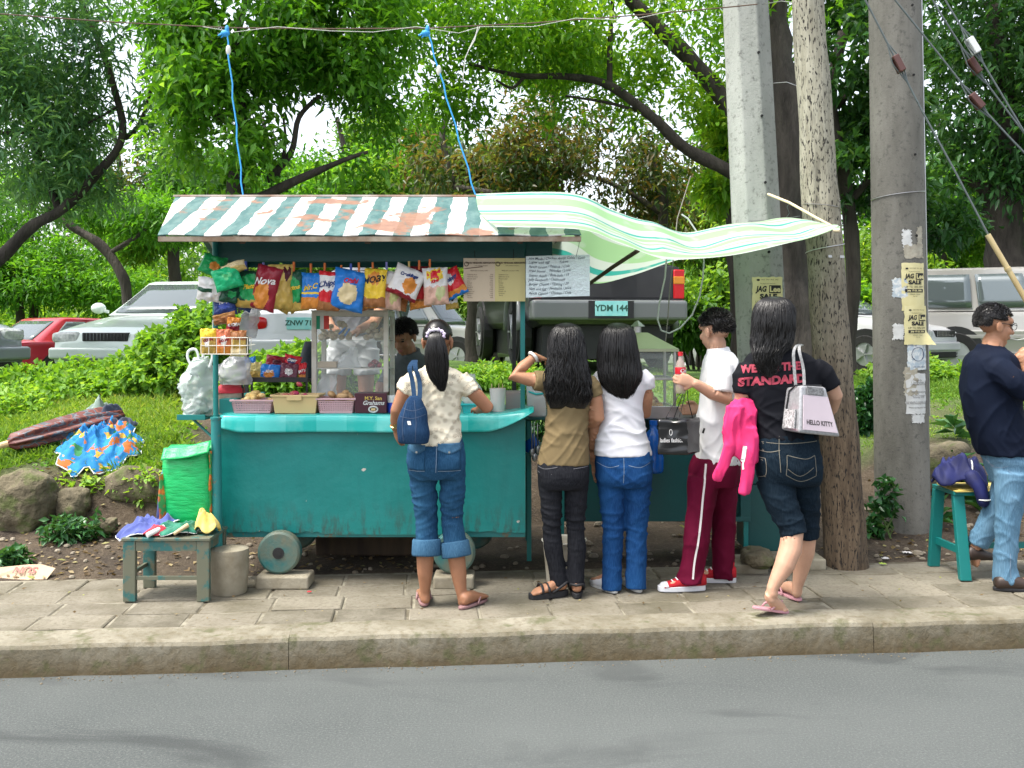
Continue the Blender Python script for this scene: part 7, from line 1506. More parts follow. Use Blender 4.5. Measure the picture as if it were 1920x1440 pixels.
# pink jacket over her left arm
PK=cloth_mat('bright_pink_fleece',(.62,.03,.13),(.72,.05,.18)); jk=thing('jacket',p.J(1385,905,-.1),'bright pink zip jacket hanging over the forearm of the woman in black','jacket'); d=5.36
mb=MB()
mb.loft(sub_rings([ring(py,a,b_,d+dd,hd)for py,a,b_,dd,hd in((748,1378,1408,.04,.03),(765,1362,1416,.03,.05),(785,1356,1419,.02,.055),(820,1364,1420,.0,.05),(850,1372,1420,0,.045),(868,1392,1421,0,.035))]),28,2.2)
mb.loft(sub_rings([ring(py,a,b_,d+dd,hd)for py,a,b_,dd,hd in((762,1362,1395,-.01,.03),(790,1358,1388,-.02,.035),(830,1356,1380,-.02,.03),(865,1347,1370,-.02,.026),(890,1338,1360,-.02,.024),(900,1337,1354,-.02,.016))]),22,2.2)
mb.loft(sub_rings([ring(py,a,b_,d+dd,hd)for py,a,b_,dd,hd in((800,1392,1420,-.02,.03),(850,1392,1419,-.03,.034),(880,1390,1414,-.03,.028),(905,1388,1410,-.03,.025),(927,1384,1405,-.03,.022))]),22,2.2)
jb=remeshed('jacket_body',mb,.007,PK,jk,3,creases(.011,(13,13,3),.9,31,None,2.4))
pr=proj(jb,.003); mb=MB(); strip(mb,pr,[(X(1392,d),ZZ(834,d)),(X(1390,d),ZZ(855,d)),(X(1387,d),ZZ(868,d)),(X(1388,d),ZZ(878,d))],.02,12); obj('white_lining',mb,WHT,jk,normals=False)
# silver handbag
SILV=mk('silver_pvc',(.42,.42,.43),.3,(.3,.3,.31),60,metal=.35); PNKW=mk('pinkish_panel',(.62,.52,.56),.25,(.55,.46,.5),3)
hb_=thing('handbag',P(1520,822,5.24),'silver handbag with pale pink panel on the shoulder of the woman in black','bag')
f8=[P(1499,812,5.17),P(1577,820,5.27),P(1545,812,5.42),P(1463,806,5.33),P(1502,722,5.2),P(1549,726,5.27),P(1530,724,5.36),P(1473,727,5.32)]
mb=MB(); mb.hexa(f8); bm=bmesh.new(); me_=bpy.data.meshes.new('x'); me_.from_pydata(mb.v,[],mb.f); bm.from_mesh(me_); bmesh.ops.recalc_face_normals(bm,faces=bm.faces); bmesh.ops.bevel(bm,geom=bm.edges[:],offset=.018,segments=4,affect='EDGES',profile=.6); mb=MB(); bm.verts.index_update(); mb.add([v.co.copy()for v in bm.verts],[tuple(v.index for v in f.verts)for f in bm.faces]); bm.free(); bpy.data.meshes.remove(me_)
bd=obj('bag_body',mb,SILV,hb_,smooth=True)
fl=lambda u,v,o=.0:(f8[0].lerp(f8[1],u)).lerp(f8[4].lerp(f8[5],u),v)+(f8[1]-f8[0]).cross(f8[4]-f8[0]).normalized()*(o+.004)
mb=MB(); mb.grid(lambda u,v:fl(.07+.86*u,.08+.72*v,.001),8,8); pn=obj('front_panel',mb,PNKW,hb_,normals=False,solid=.003)
mb=MB(); W0=(f8[1]-f8[0]).length; H0=(f8[4]-f8[0]).length; put_text(mb,'HELLO KITTY',.034,lambda u,v:fl(.5+u/W0,.24+v/H0,.004),bold=.0008,sx=.92); obj('lettering',mb,INK,pn,normals=False)
mb=MB(); mb.grid(lambda u,v:fl(.2+.62*u,.82+.16*v,.003),8,3); obj('pocket_mesh',mb,mk('grey_mesh',(.1,.1,.1),.4,(.25,.25,.25),90),hb_,normals=False,solid=.003)
mb=MB(); mb.tube([f8[3].lerp(f8[0],.15)+Vector((0,-.012,.03)),f8[7].lerp(f8[4],.2)+Vector((0,-.012,-.02)),f8[7].lerp(f8[4],.6)+Vector((0,-.01,.004)),f8[6].lerp(f8[5],.5)+Vector((0,0,.006))],.005,6); obj('zip',mb,BLACKP,hb_)
mb=MB(); mb.grid(lambda u,v:f8[3].lerp(f8[0],.2+.6*u).lerp(f8[7].lerp(f8[4],.2+.6*u),.08+.42*v)+Vector((-.008,-.006,0)),6,6); obj('end_pocket',mb,mk('checked_silver',(.2,.2,.2),.4,(.5,.5,.5),120,.48,.52),hb_,normals=False,solid=.006)
for L in(((1492,722,5.26),(1489,690,5.27),(1488,660,5.28),(1494,648,5.33),(1502,646,5.42)),((1508,722,5.24),(1506,690,5.26),(1499,660,5.27),(1499,649,5.33),(1504,647,5.42))):
 mb=MB(); pts=[P(*q)for q in L]; pp=[crom(pts,i/16)for i in range(17)]; mb.add([q+Vector((s*.0075,0,0))for q in pp for s in(-1,1)],[(2*i,2*i+1,2*i+3,2*i+2)for i in range(16)]); obj('strap',mb,mk('strap_silver',(.33,.33,.33),.4,(.18,.18,.18),80),hb_,solid=.006,normals=False)
 # ---- 6: man at right
p=Person('man with glasses in navy T-shirt and light blue jeans in profile at the right edge',1880,5.92,SK2)
TR=[(650,1840,1872,0,.06),(657,1830,1884,0,.13),(668,1817,1898,0,.165),(690,1807,1908,0,.175),(740,1805,1912,0,.165),(790,1813,1918,0,.16),(830,1827,1926,0,.165),(852,1836,1934,0,.175)]
p.B.loft(sub_rings(p.rings(TR,scale=.9)),24,2.2); p.limb(p.B,[(1856,664,0,22),(1862,640,-.0,21)])
p.limb(p.B,[(1860,690,-.09,17),(1880,702,-.15,17),(1905,718,-.19,17),(1950,742,-.22,15),(1952,715,-.18,13),(1930,690,-.1,10)]); hand(p.B,p.J(1930,690,-.1),(-.35,.1,1),(.3,1,.1),-1,.9,.95)
p.limb(p.B,[(1900,875,-.08,27),(1893,960,-.08,19),(1888,1070,-.08,12)]); p.limb(p.B,[(1892,875,.08,26),(1885,940,.09,21),(1832,1020,.17,12),(1827,1030,.17,11)])
n1=Vector((X(1872,5.84),5.82,.025)); foot(p.B,n1,(1,-.12,0),.24)
n2=p.J(1824,1036,.17); foot(p.B,n2+Vector((-.02,0,0)),(.35,.2,-1),.1,up=(1,0,.3))
h=Head(p.J(1864,610,0),(1,.06,-.16),k=1.03); p.finish_body(h); h.short_hair(p.root,5,.006,1600)
S_=MB(); S_.loft(sub_rings(p.rings(TR)),36,2.4); S_.tube([p.J(1857,660,0),p.J(1859,648,0)],[p.k(26),p.k(23.5)],20); p.limb(S_,[(1852,684,-.06,24),(1872,694,-.135,28),(1898,712,-.18,27),(1935,734,-.212,25)],ecap=0); p.limb(S_,[(1862,686,.13,26),(1890,715,.19,25)],ecap=0)
ts=remeshed('t_shirt',S_,.008,cloth_mat('navy_cotton',(.003,.0055,.015),(.005,.009,.022)),p.root,4,creases(.011,(5,5,5),-1.1,41,lambda x,y,z:.6))
mb=MB(); pr=proj(ts,.003); strip(mb,pr,[(X(1825,5.75),ZZ(661,5.75)),(X(1838,5.75),ZZ(660,5.75))],.01,5); obj('collar_tag',mb,mk('orange_tag',(.5,.2,.06),.7),ts,normals=False)
D6=denim('light_denim',(.05,.12,.19),(.12,.22,.31)); D6b=D6
S_=MB(); HP=[(838,1842,1928,0,.15),(865,1848,1930,0,.16),(890,1856,1928,0,.15),(905,1862,1924,0,.13)]; S_.loft(sub_rings(p.rings(HP)),36,2.4)
p.limb(S_,[(1897,885,-.08,33),(1892,955,-.08,26),(1888,1010,-.08,23),(1885,1060,-.08,22.5),(1886,1092,-.08,25)],20,ecap=0); p.limb(S_,[(1892,885,.08,32),(1880,935,.1,28),(1858,975,.14,24),(1832,1022,.17,21)],20,ecap=0)
jn=remeshed('jeans',S_,.008,D6,p.root,3,creases(.009,(6,6,9),.6,42,lambda x,y,z:.7))
pr=proj(jn,.003); stitches(jn,pr,5.75,[[(1872,862),(1878,880),(1895,876)],[(1876,860),(1900,856)],[(1898,1040),(1899,1085)]],STITCHB)
BRN=mk('brown_leather',(.03,.017,.012),.5)
z_=Vector((0,0,1)); g0=Vector((n1.x,n1.y,0))-Vector((.03,0,0)); dv=Vector((1,-.12,0)).normalized(); r_=dv.cross(z_); mb=MB(); mb.loft([(g0+dv*a+z_*z,r_*ww,z_*zz)for a,z,ww,zz in((0,.04,.03,.03),(.02,.045,.04,.04),(.1,.05,.043,.045),(.18,.035,.045,.03),(.25,.026,.042,.02),(.29,.018,.028,.012))],20,2.4); s_=obj('shoe',mb,BRN,p.root,smooth=True); mb=MB(); sole(mb,g0,dv,.3,.05,.02); obj('outsole',mb,BLK,s_,bevel=.004)
fdir=Vector((.55,.25,-.8)).normalized(); mb=MB(); c=n2+Vector((0,0,.0)); mb.loft([(c+Vector((-.045,0,-.012)),Vector((0,.03,0)),Vector((.0,0,.03))),(c+Vector((-.02,0,.0)),Vector((0,.042,0)),Vector((0,0,.045))),(c+Vector((.05,.01,-.012)),Vector((0,.045,0)),Vector((0,0,.036))),(c+Vector((.13,.02,-.03)),Vector((0,.042,0)),Vector((0,0,.02)))],20,2.4); obj('shoe',mb,BRN,p.root,smooth=True)
mb=MB(); q=h
for s in(-1,1):
 mb.tube([h.p(s*.035+.026*math.cos(a),.104-abs(.026*math.cos(a))*.12,.008+.02*math.sin(a))for a in[i*.35 for i in range(19)]],.0018,6); mb.tube([h.p(s*.06,.098,.014),h.p(s*.08,.07,.014),h.p(s*.084,.0,.01),h.p(s*.082,-.02,-.005)],.002,6)
mb.tube([h.p(-.01,.106,.012),h.p(0,.11,.016),h.p(.01,.106,.012)],.0018,6); obj('glasses',mb,INK,p.root,smooth=True)
mb=MB(); mb.tube([h.p(-.005,.1,-.058),h.p(.0,.15,-.062),h.p(.0,.2,-.045),h.p(.0,.3,-.06)],.0035,8); obj('drinking_straw',mb,WSTR,None,label='white drinking straw held to the mouth of the man at the right edge',cat='straw')
# ---- 7: vendor behind the cart
p=Person('vendor in grey polo shirt bending over the food behind the cart counter',765,7.12,SK1)
TR=[(662,752,790,-.05,.06),(672,735,806,-.03,.085),(690,722,818,0,.11),(730,720,816,.03,.12),(800,728,806,.06,.12),(850,724,806,.06,.12)]
p.B.loft(sub_rings(p.rings(TR,scale=.92)),24,2.2); p.limb(p.B,[(768,675,-.04,17),(764,650,-.08,16)])
p.limb(p.B,[(732,690,-.02,15),(716,725,-.05,14),(712,758,-.14,12),(735,752,-.28,9)]); hand(p.B,p.J(735,752,-.28),(.5,-.8,-.2),(0,0,-1),1,.5,.95)
p.limb(p.B,[(806,690,-.02,15),(826,725,-.05,14),(822,758,-.14,12),(795,755,-.28,9)]); hand(p.B,p.J(795,755,-.28),(-.5,-.8,-.2),(0,0,-1),-1,.5,.95)
p.limb(p.B,[(745,870,.05,20),(748,1000,.03,11),(752,1008,.02,10)]); p.limb(p.B,[(785,870,.05,20),(784,1000,.03,11)])
for px in(752,786):foot(p.B,Vector((X(px,7.15),7.12,.015)),(0,-1,0),.2)
h=Head(p.J(757,632,-.1),(-.35,-.9,-.55)); p.finish_body(h); h.short_hair(p.root,9,.012,900)
S_=MB(); S_.loft(sub_rings(p.rings(TR)),32,2.3); S_.tube([p.J(768,668,-.04),p.J(766,658,-.055)],[p.k(22),p.k(22)],18); p.limb(S_,[(738,688,0,20),(722,722,-.04,18)],ecap=0); p.limb(S_,[(802,688,0,20),(820,722,-.04,18)],ecap=0)
remeshed('polo_shirt',S_,.009,cloth_mat('grey_pique',(.1,.115,.12)),p.root,4,creases(.006,(5,5,8),.6,51))
S_=MB(); S_.loft(sub_rings(p.rings([(842,726,804,.06,.11),(880,724,806,.05,.12),(900,728,802,.05,.1)])),28,2.3); p.limb(S_,[(746,890,.05,23),(750,1004,.02,17)],18,ecap=0); p.limb(S_,[(786,890,.05,23),(785,1004,.02,17)],18,ecap=0)
remeshed('jeans',S_,.009,D1,p.root,3,creases(.007,(5,5,10),.4,52))
for px in(752,786):mb=MB(); g0=Vector((X(px,7.15),7.14,.0)); dv=Vector((0,-1,0)); r_=Vector((1,0,0)); mb.loft([(g0+dv*a+z_*z,r_*ww,z_*zz)for a,z,ww,zz in((0,.04,.03,.03),(.1,.05,.043,.045),(.18,.035,.045,.03),(.26,.022,.036,.016))],18,2.4); mb.tube([g0+dv*.05+z_*.03,g0+dv*.05+z_*.1],.04,14); obj('shoe',mb,BLK,p.root,smooth=True)
# ---- 8: helper standing on the bank behind the showcase
p=Person('helper in pale shorts and grey top standing on the bank behind the glass showcase',660,7.75,SK2); zg=H(X(660,7.75),7.75)
TR=[(500,640,680,0,.06),(510,620,700,0,.1),(530,612,708,0,.115),(580,618,702,0,.11),(630,616,706,0,.12)]
p.B.loft(sub_rings(p.rings(TR,scale=.9)),24,2.2); p.limb(p.B,[(660,510,0,16),(660,478,0,15)])
p.limb(p.B,[(702,530,0,14),(716,575,-.1,13),(700,606,-.3,11),(675,618,-.52,8.5)]); hand(p.B,p.J(675,618,-.52),(-.6,-.6,-.3),(0,0,-1),1,.7,.9)
p.limb(p.B,[(618,530,0,14),(608,575,-.05,13),(614,600,-.2,10),(622,612,-.3,8)]); hand(p.B,p.J(622,612,-.3),(.5,-.8,-.2),(0,0,-1),-1,.6,.9)
for px in(634,686):
 yb=625+(EYE-zg)*F/7.75; p.limb(p.B,[(px,660,0,22),(px,715,0,17),(px,760,0,13),(px,yb-8,0,9)]); foot(p.B,Vector((X(px,7.75),7.79,zg+.01)),(0,-1,0),.22)
h=Head(p.J(660,452,0),(0,-1,-.2)); p.finish_body(h); h.short_hair(p.root,12,.012,600)
S_=MB(); S_.loft(sub_rings(p.rings(TR)),30,2.3); p.limb(S_,[(698,528,0,19),(712,560,-.05,17)],ecap=0); p.limb(S_,[(622,528,0,19),(611,560,-.02,17)],ecap=0); remeshed('top',S_,.01,cloth_mat('grey_jersey',(.2,.21,.23)),p.root,4,creases(.006,(5,5,8),.6,61))
S_=MB(); S_.loft(sub_rings(p.rings([(622,618,704,0,.115),(645,614,708,0,.125),(660,618,704,0,.11)])),28,2.3); p.limb(S_,[(636,655,0,27),(634,702,0,27)],18,ecap=0); p.limb(S_,[(686,655,0,27),(688,702,0,27)],18,ecap=0); remeshed('shorts',S_,.009,cloth_mat('pale_grey_cotton',(.5,.52,.52)),p.root,3,creases(.007,(6,6,8),.5,62))
# tuck the skin under the clothes wherever it would poke through
def tuck(root):
 ch={c.name.split('.')[0]:c for c in root.children}; body=ch['body']; bvs=[]
 for c in root.children:
  if c.name.split('.')[0]in('blouse','t_shirt','jeans','trousers','track_trousers','denim_shorts','polo_shirt','top','shorts'):bvs.append(BVHTree.FromPolygons([v.co for v in c.data.vertices],[tuple(f.vertices)for f in c.data.polygons]))
 for v in body.data.vertices:
  for bv in bvs:
   loc,nn,_,ds=bv.find_nearest(v.co,.026)
   if loc is not None:
    s_=(v.co-loc).dot(nn)
    if-.004<s_<.025 and abs(s_)>ds*.8 and nn.z>-.5:v.co=loc-nn*.006; break
for o_ in[o for o in COL.objects if o.get('category')=='person']:tuck(o_)
# ================================================================== GOODS ON THE CART
FOIL=mk('silver_foil',(.55,.57,.58),.25,(.42,.44,.45),14,metal=.8)
_mc={}
def col(c,rough=.3,tr=None):
 k=(c,rough)
 if k not in _mc:_mc[k]=mk('foil_print',c,rough,[min(1,x*1.12+.01)for x in c],9,bmp=.25,bscale=40,bdist=.004,spec=.3)
 return _mc[k]
Wc,Gc,DGc,Rc,DRc,Bc,DBc,Yc,Oc,GDc,BRc,PKc,SVc,CRc,MAc=(.62,.6,.58),(.01,.26,.07),(.008,.06,.03),(.5,.012,.02),(.22,.008,.02),(.015,.16,.5),(.01,.03,.14),(.68,.46,.03),(.55,.2,.03),(.42,.28,.06),(.28,.11,.035),(.55,.34,.26),(.5,.52,.54),(.62,.5,.28),(.07,.006,.016)
def chipbag(px,py,d,w_,h,tilt,zones,text,lab,seed,group,yaw=0,pitch=0,tcol=Wc,tsize=.05,ty=.22,puff=.035,name='snack_bag',shear=.2,cat='snack bag'):
 """pillow bag: zones = list of (test(u,v), colour); u,v run -1..1, v up"""
 c=P(px,py,d); w_,h=w_*d/F,h*d/F
 Rm=Matrix.Rotation(yaw,3,'Z')@Matrix.Rotation(pitch,3,'X')@Matrix.Rotation(R(tilt),3,'Y'); q=random.Random(seed); s=Vector((seed*1.9,seed*.7,0))
 pf=puff*min(1.4,w_/.16)
 def surf(u,v,side,o=0):
  t=max(0,1-abs(u)**2.6)**.55*max(0,1-abs(v)**4)**.6; n_=NV(Vector((u*2.2,v*2.2,side))+s)
  x=u*w_/2*(1-.06*(1-v*v)); z=v*h/2+.004*NV(Vector((u*2,v,4))+s); y=-side*(pf*t*(1.15+.5*n_)+.009*abs(NV(Vector((u*5,v*4,side))+s))*t)+.006*NV(Vector((u*1.4,v*1.4,9))+s)
  if abs(v)>.88:y+=.006*math.sin(u*9+seed)
  return c+Rm@Vector((x,y-side*o,z))
 mats=[];
 for _,c_ in zones:
  if c_ not in mats:mats.append(c_)
 def mf(u,v):
  u,v=u*2-1,v*2-1; last=0
  for t_,c_ in zones:
   if t_(u,v):last=mats.index(c_)
  return last
 mb=MB(); mb.grid(lambda u,v:surf(u*2-1,v*2-1,1),30,36,mf); mb.grid(lambda u,v:surf(1-u*2,v*2-1,-1),12,16,lambda u,v:mf(1-u,v))
 o=obj(name,mb,[col(m_)for m_ in mats],None,smooth=True,label=lab,cat=cat,group=group,normals=False)
 if text:
  mb=MB(); put_text(mb,text,tsize,lambda u,v:surf(max(-.97,min(.97,u/(w_/2))),ty+v/(h/2)+.12*u/(w_/2),1,.0025),bold=.0016,shear=shear); obj('lettering',mb,col(tcol),o,normals=False)
 return o
A_=lambda u,v:True
blob=lambda cx,cy,r,sx=1.0:(lambda u,v:((u-cx)/sx)**2+(v-cy)**2+.12*NV(Vector((u*4,v*4,cx*9)))<r*r)
low=lambda k:(lambda u,v:v<k+.12*NV(Vector((u*3,0,k*5))))
high=lambda k:(lambda u,v:v>k)
HG='snack bags pegged along the front line'
D=5.9
row=[
 (472,543,62,70,3,[(A_,DGc),(blob(0,.1,.75),Gc),(low(-.55),GDc)],'Piattos','dark green snack bag with gold lettering, first of the pegged row',Yc,.036,.15),
 (498,540,52,84,14,[(A_,DRc),(blob(0,-.35,.6),Oc)],'Nova','crimson snack bag with slanted white lettering',Wc,.06,.3),
 (527,538,46,84,-2,[(A_,GDc),(high(.3),(.52,.38,.1)),(blob(.5,.6,.25),MAc)],None,'plain gold foil snack bag beside the crimson one',Yc,.04,.2),
 (552,545,52,78,-4,[(A_,DGc),(blob(0,.0,.7),Gc),(low(-.6),GDc)],'Piattos','dark green snack bag with gold lettering beside the plain gold foil bag',Yc,.036,.1),
 (585,546,42,68,2,[(A_,Bc),(lambda u,v:-.15<v<-.03,Yc),(low(-.35),Oc)],'Mr.C','sky blue snack bag with yellow lettering and an orange picture',Yc,.042,.2),
 (617,546,42,74,4,[(A_,Wc),(high(.75),Rc),(low(.0),Rc),(low(-.5),BRc)],'Chippy','red and white snack bag with dark blue lettering, upright between blue bags',DBc,.046,.38),
 (654,544,66,76,12,[(A_,Bc),(blob(.0,-.2,.55),CRc),(low(-.82),Bc)],'Oishi','bright blue snack bag with a cream picture of crackers, tilted',Rc,.04,.45),
 (684,548,40,62,-6,[(A_,Yc),(low(-.3),Oc)],None,'plain yellow snack bag behind the tilted bright blue one',Wc,.04,.3),
 (703,540,44,72,3,[(A_,Yc),(blob(0,.5,.36,1.4),Oc),(low(-.5),BRc)],'MOBY','yellow snack bag with big black lettering',(.01,.01,.012),.052,.42),
 (733,545,44,72,6,[(A_,PKc),(high(.35),Wc),(blob(.4,-.3,.35),(.4,.4,.16))],None,'clear snack bag of pink crackers with a white header',Rc,.03,.6),
 (762,530,60,58,24,[(A_,Wc),(blob(.3,-.1,.5),Oc),(low(-.72),DRc)],'Cracklings','white snack bag with an orange picture, tilted steeply',DBc,.026,.5),
 (786,530,34,62,0,[(A_,DRc),(low(-.2),Rc)],None,'plain dark red snack bag half hidden behind two white ones',Wc,.04,.3),
 (817,537,48,70,-3,[(A_,Wc),(blob(0,.62,.33,2.0),Yc),(blob(0,.62,.22,2.0),Rc),(low(.0),PKc),(blob(.4,-.4,.35),(.4,.42,.2))],'Kirei','white snack bag with a red and yellow oval badge',Rc,.024,.28),
 (849,531,42,54,-26,[(A_,Rc),(blob(-.1,.3,.42),Wc),(low(-.45),Oc),(low(-.8),Bc)],'Chippy','red snack bag with blue lower edge tilted at the right end of the row',DBc,.03,.3)]
for i,(px,py,w_,h,ti,zn,tx,lab,tc,ts_,ty)in enumerate(row):chipbag(px,py,D+(.02 if i%2 else-.02)+(.03 if i in(7,11)else 0)-(.07 if i==1 else .05 if i==5 else 0),w_,h,ti,zn,tx,lab,10+i,HG,random.Random(i).uniform(-.25,.25),0,tc,ts_,ty)
low2=[(530,565,5.97,40,36,30,[(A_,GDc),(high(.4),(.5,.4,.14))],'gold foil bag hanging low behind the first gold one'),(556,566,5.96,42,30,-30,[(A_,(.5,.4,.12)),(low(0),GDc)],'pale gold bag hanging low below the second green bag'),(745,562,5.98,44,36,15,[(A_,Oc),(low(.2),BRc)],'orange brown snack bag hanging low behind the clear pink one'),(786,562,5.99,44,34,-10,[(A_,BRc),(low(-.2),Oc)],'brown snack bag hanging low under the white tilted one'),(846,560,5.97,26,40,-8,[(A_,Wc),(blob(0,.2,.4),(.02,.02,.03)),(low(-.4),GDc)],'small white and black packet at the bottom right of the row'),(620,566,5.98,44,26,8,[(A_,BRc),(high(.2),Oc)],'brown snack packet hanging low below the upright red and white bag'),(690,568,5.98,50,26,-12,[(A_,Oc),(low(0),BRc)],'orange packet hanging low under the yellow lettered bag')]
for i,(px,py,d,w_,h,ti,zn,lab)in enumerate(low2):chipbag(px,py,d,w_,h,ti,zn,None,lab,40+i,'snack bags hanging in the second row',.3*(-1)**i)
# left end cluster
lc=[(398,498,5.86,44,40,25,[(A_,Gc),(blob(.2,-.2,.45),Oc)],None,'green and orange snack bag topmost at the left corner post'),(426,522,5.78,52,42,-18,[(A_,(.01,.38,.15)),(blob(0,.2,.3),(.1,.5,.2))],None,'shiny bright green snack bag at the left corner post'),(395,543,5.82,50,46,8,[(A_,Wc),(lambda u,v:-.1<v<.25 and u<.2,DGc)],None,'white and dark green snack bag low at the left corner post'),(438,503,5.8,48,20,-22,[(A_,CRc),(low(-.3),(.5,.36,.12))],None,'long cream snack bag lying across the top of the left cluster'),(432,552,5.84,40,34,10,[(A_,DGc),(blob(0,0,.4),Gc)],None,'dark green snack bag between the left post and the pegged row'),(412,478+20,5.92,30,30,0,[(A_,Gc),(blob(0,0,.4),Yc)],None,'small green and yellow bag behind the topmost one'),(422,575,5.86,44,34,-6,[(A_,DBc),(blob(0,.0,.5),(.04,.07,.3)),(high(.7),Bc)],'Pinoy','navy blue snack bag above the wire rack'),(421,597,5.83,46,20,-12,[(A_,BRc),(high(.2),(.42,.2,.06))],None,'flat brown snack bag just above the wire rack'),(437,612,5.79,26,36,4,[(A_,DRc),(high(.3),Oc),(low(-.6),DBc)],'CORN','maroon corn snack bag standing above the wire rack'),(460,560,5.95,34,46,20,[(A_,DBc),(low(0),(.02,.05,.2))],None,'dark blue snack bag behind the first pegged green one')]
for i,(px,py,d,w_,h,ti,zn,tx,lab)in enumerate(lc):chipbag(px,py,d,w_,h,ti,zn,tx,lab,60+i,'snack bags clustered at the left corner post',.5-.2*(i%4),.3*(i%3-1),Wc,.026,.3)
# line and clothes pegs
mb=MB(); mb.tube([P(px,py,5.93)for px,py in((404,497),(450,505),(520,508),(600,507),(700,507),(800,505),(868,504),(905,500))],.002,6); mb.tube([P(px,py,5.96)for px,py in((404,497),(600,520),(868,512))],.0015,6); obj('display_line',mb,WIRE,None,label='thin wire line under the cart eave carrying the snack bags',cat='wire')
PGC={'blue':(.05,.09,.4),'green':(.35,.6,.05),'orange':(.55,.13,.02),'tan':(.5,.36,.12),'violet':(.16,.16,.42)}
pegs=[(461,499,'blue','blue'),(494,501,'violet','violet'),(527,502,'green','lime green'),(551,500,'orange','orange'),(583,503,'orange','orange'),(609,502,'orange','orange'),(640,506,'orange','orange'),(658,503,'blue','blue'),(673,501,'orange','orange'),(699,501,'orange','orange'),(725,500,'violet','violet'),(767,499,'tan','tan'),(786,497,'orange','orange'),(806,495,'orange','orange')]
on=['left of the crimson bag','on the crimson bag','on the plain gold foil bag','on the second dark green bag','on the sky blue bag','on the upright red and white bag','on the tilted bright blue bag','behind the tilted bright blue bag','on the plain yellow bag','on the yellow bag with black lettering','on the clear pink bag','on the steeply tilted white bag','on the plain dark red bag','on the white bag with the oval badge']
for i,(px,py,c,cn)in enumerate(pegs):
 mb=MB(); a=P(px,py,5.905)
 for s in(-1,1):mb.bar(a+Vector((0,s*.006,-.028)),a+Vector((0,s*.002*-1+s*.009,.028)),.011,.006)
 mb.cyl(a,.006,.014,10,(1,0,0)); obj('clothes_peg',mb,col(PGC[c],.45),None,label='%s clothes peg %s'%(cn,on[i]),cat='clothes peg',group='clothes pegs on the display line')
 # wire rack with three bags
wr=thing('wire_rack',P(420,665,5.74),'white wire basket of snacks fixed to the left corner post','rack'); WRW=mk('white_wire',(.62,.6,.52),.4)
x0,x1,y0,y1=X(377,5.7),X(464,5.7),5.70,5.78; mb=MB()
for py in(633,648,664):z=ZZ(py,5.7); mb.tube([(x0,y0,z),(x1,y0,z),(x1,y1,z),(x0,y1,z),(x0,y0,z)],.0028,6)
for k in range(7):x=x0+(x1-x0)*k/6; mb.tube([(x,y0,ZZ(633,5.7)),(x,y0,ZZ(664,5.7)),(x,y1,ZZ(664,5.7)),(x,y1,ZZ(633,5.7))],.0022,6)
mb.tube([(X(390,5.7),5.785,ZZ(664,5.7)),(X(390,5.7),5.79,ZZ(600,5.7)),(X(404,5.8),5.83,ZZ(600,5.7))],.003,6); mb.tube([(X(464,5.7),5.74,ZZ(648,5.7)),(X(475,5.7),5.74,ZZ(646,5.7))],.003,6); obj('wire_basket',mb,WRW,wr)
for i,(px,py,zn,lab,w_)in enumerate(((391,640,[(A_,GDc),(high(.2),Yc),(blob(-.1,-.1,.35),Wc)],'yellow corn snack bag at the left in the wire basket',32),(420,641,[(A_,(.5,.14,.06)),(blob(0,.1,.4),Wc),(low(-.4),Oc)],'orange red corn snack bag in the middle of the wire basket',30),(447,644,[(A_,GDc),(high(.3),BRc),(low(-.4),CRc)],'brown and gold snack bag at the right in the wire basket',30))):chipbag(px,py,5.74,w_,48,0,zn,'CORN' if i<2 else None,lab,80+i,'snack bags in the wire basket',.1,0,DRc,.02,.1,puff=.026)
def crumple(q):k=max(0,1-3*abs(NV(q*13)))**1.5+.7*max(0,1-3*abs(NV(q*27+Vector((3,1,7)))))**1.5; return q+Vector((NV(q*9),NV(q*9+Vector((5,0,0))),.4*NV(q*9+Vector((0,5,0)))))*.034+Vector((NV(q*4)*.02+(k-.4)*.012*(1 if NV(q*5)>0 else-1),-k*.014,0))
# carrier bag of rubbish on the side ledge
CARR=glassmat('thin_white_plastic',(.66,.76,.73),.5,.3)
cg=thing('carrier_bag',P(372,780,6.1),'translucent white plastic carrier bag on the small ledge left of the cart','bag'); d=6.08
mb=MB(); mb.loft(sub_rings([ring(py,a,b_,d,hd)for py,a,b_,hd in((779,350,397,.07),(772,346,399,.085),(755,342,400,.1),(735,341,401,.1),(710,343,400,.1),(690,350,398,.08),(676,358,396,.055),(668,364,392,.02))],8),64,2.2)
obj('bag_body',mb,CARR,cg,smooth=True,disp=crumple)
for a in(((362,690),(352,672),(354,658),(366,655),(372,668),(372,690)),((392,690),(398,670),(394,655),(384,655),(380,672))):
 mb=MB(); pts=[P(x,y,d-.04)for x,y in a]; pp=[crom(pts,i/20)for i in range(21)]; mb.tube(pp,.0085,8,flat=.35); obj('handle',mb,mk('white_film',(.66,.7,.68),.35),cg,smooth=True)
heap('rubbish',(X(372,d),d,ZZ(776,d)),.075,.06,.2,30,.03,mk('mixed_rubbish',(.5,.48,.4),.6,(.12,.2,.15),14,.4,.6),'crushed packets inside the carrier bag','rubbish',7)
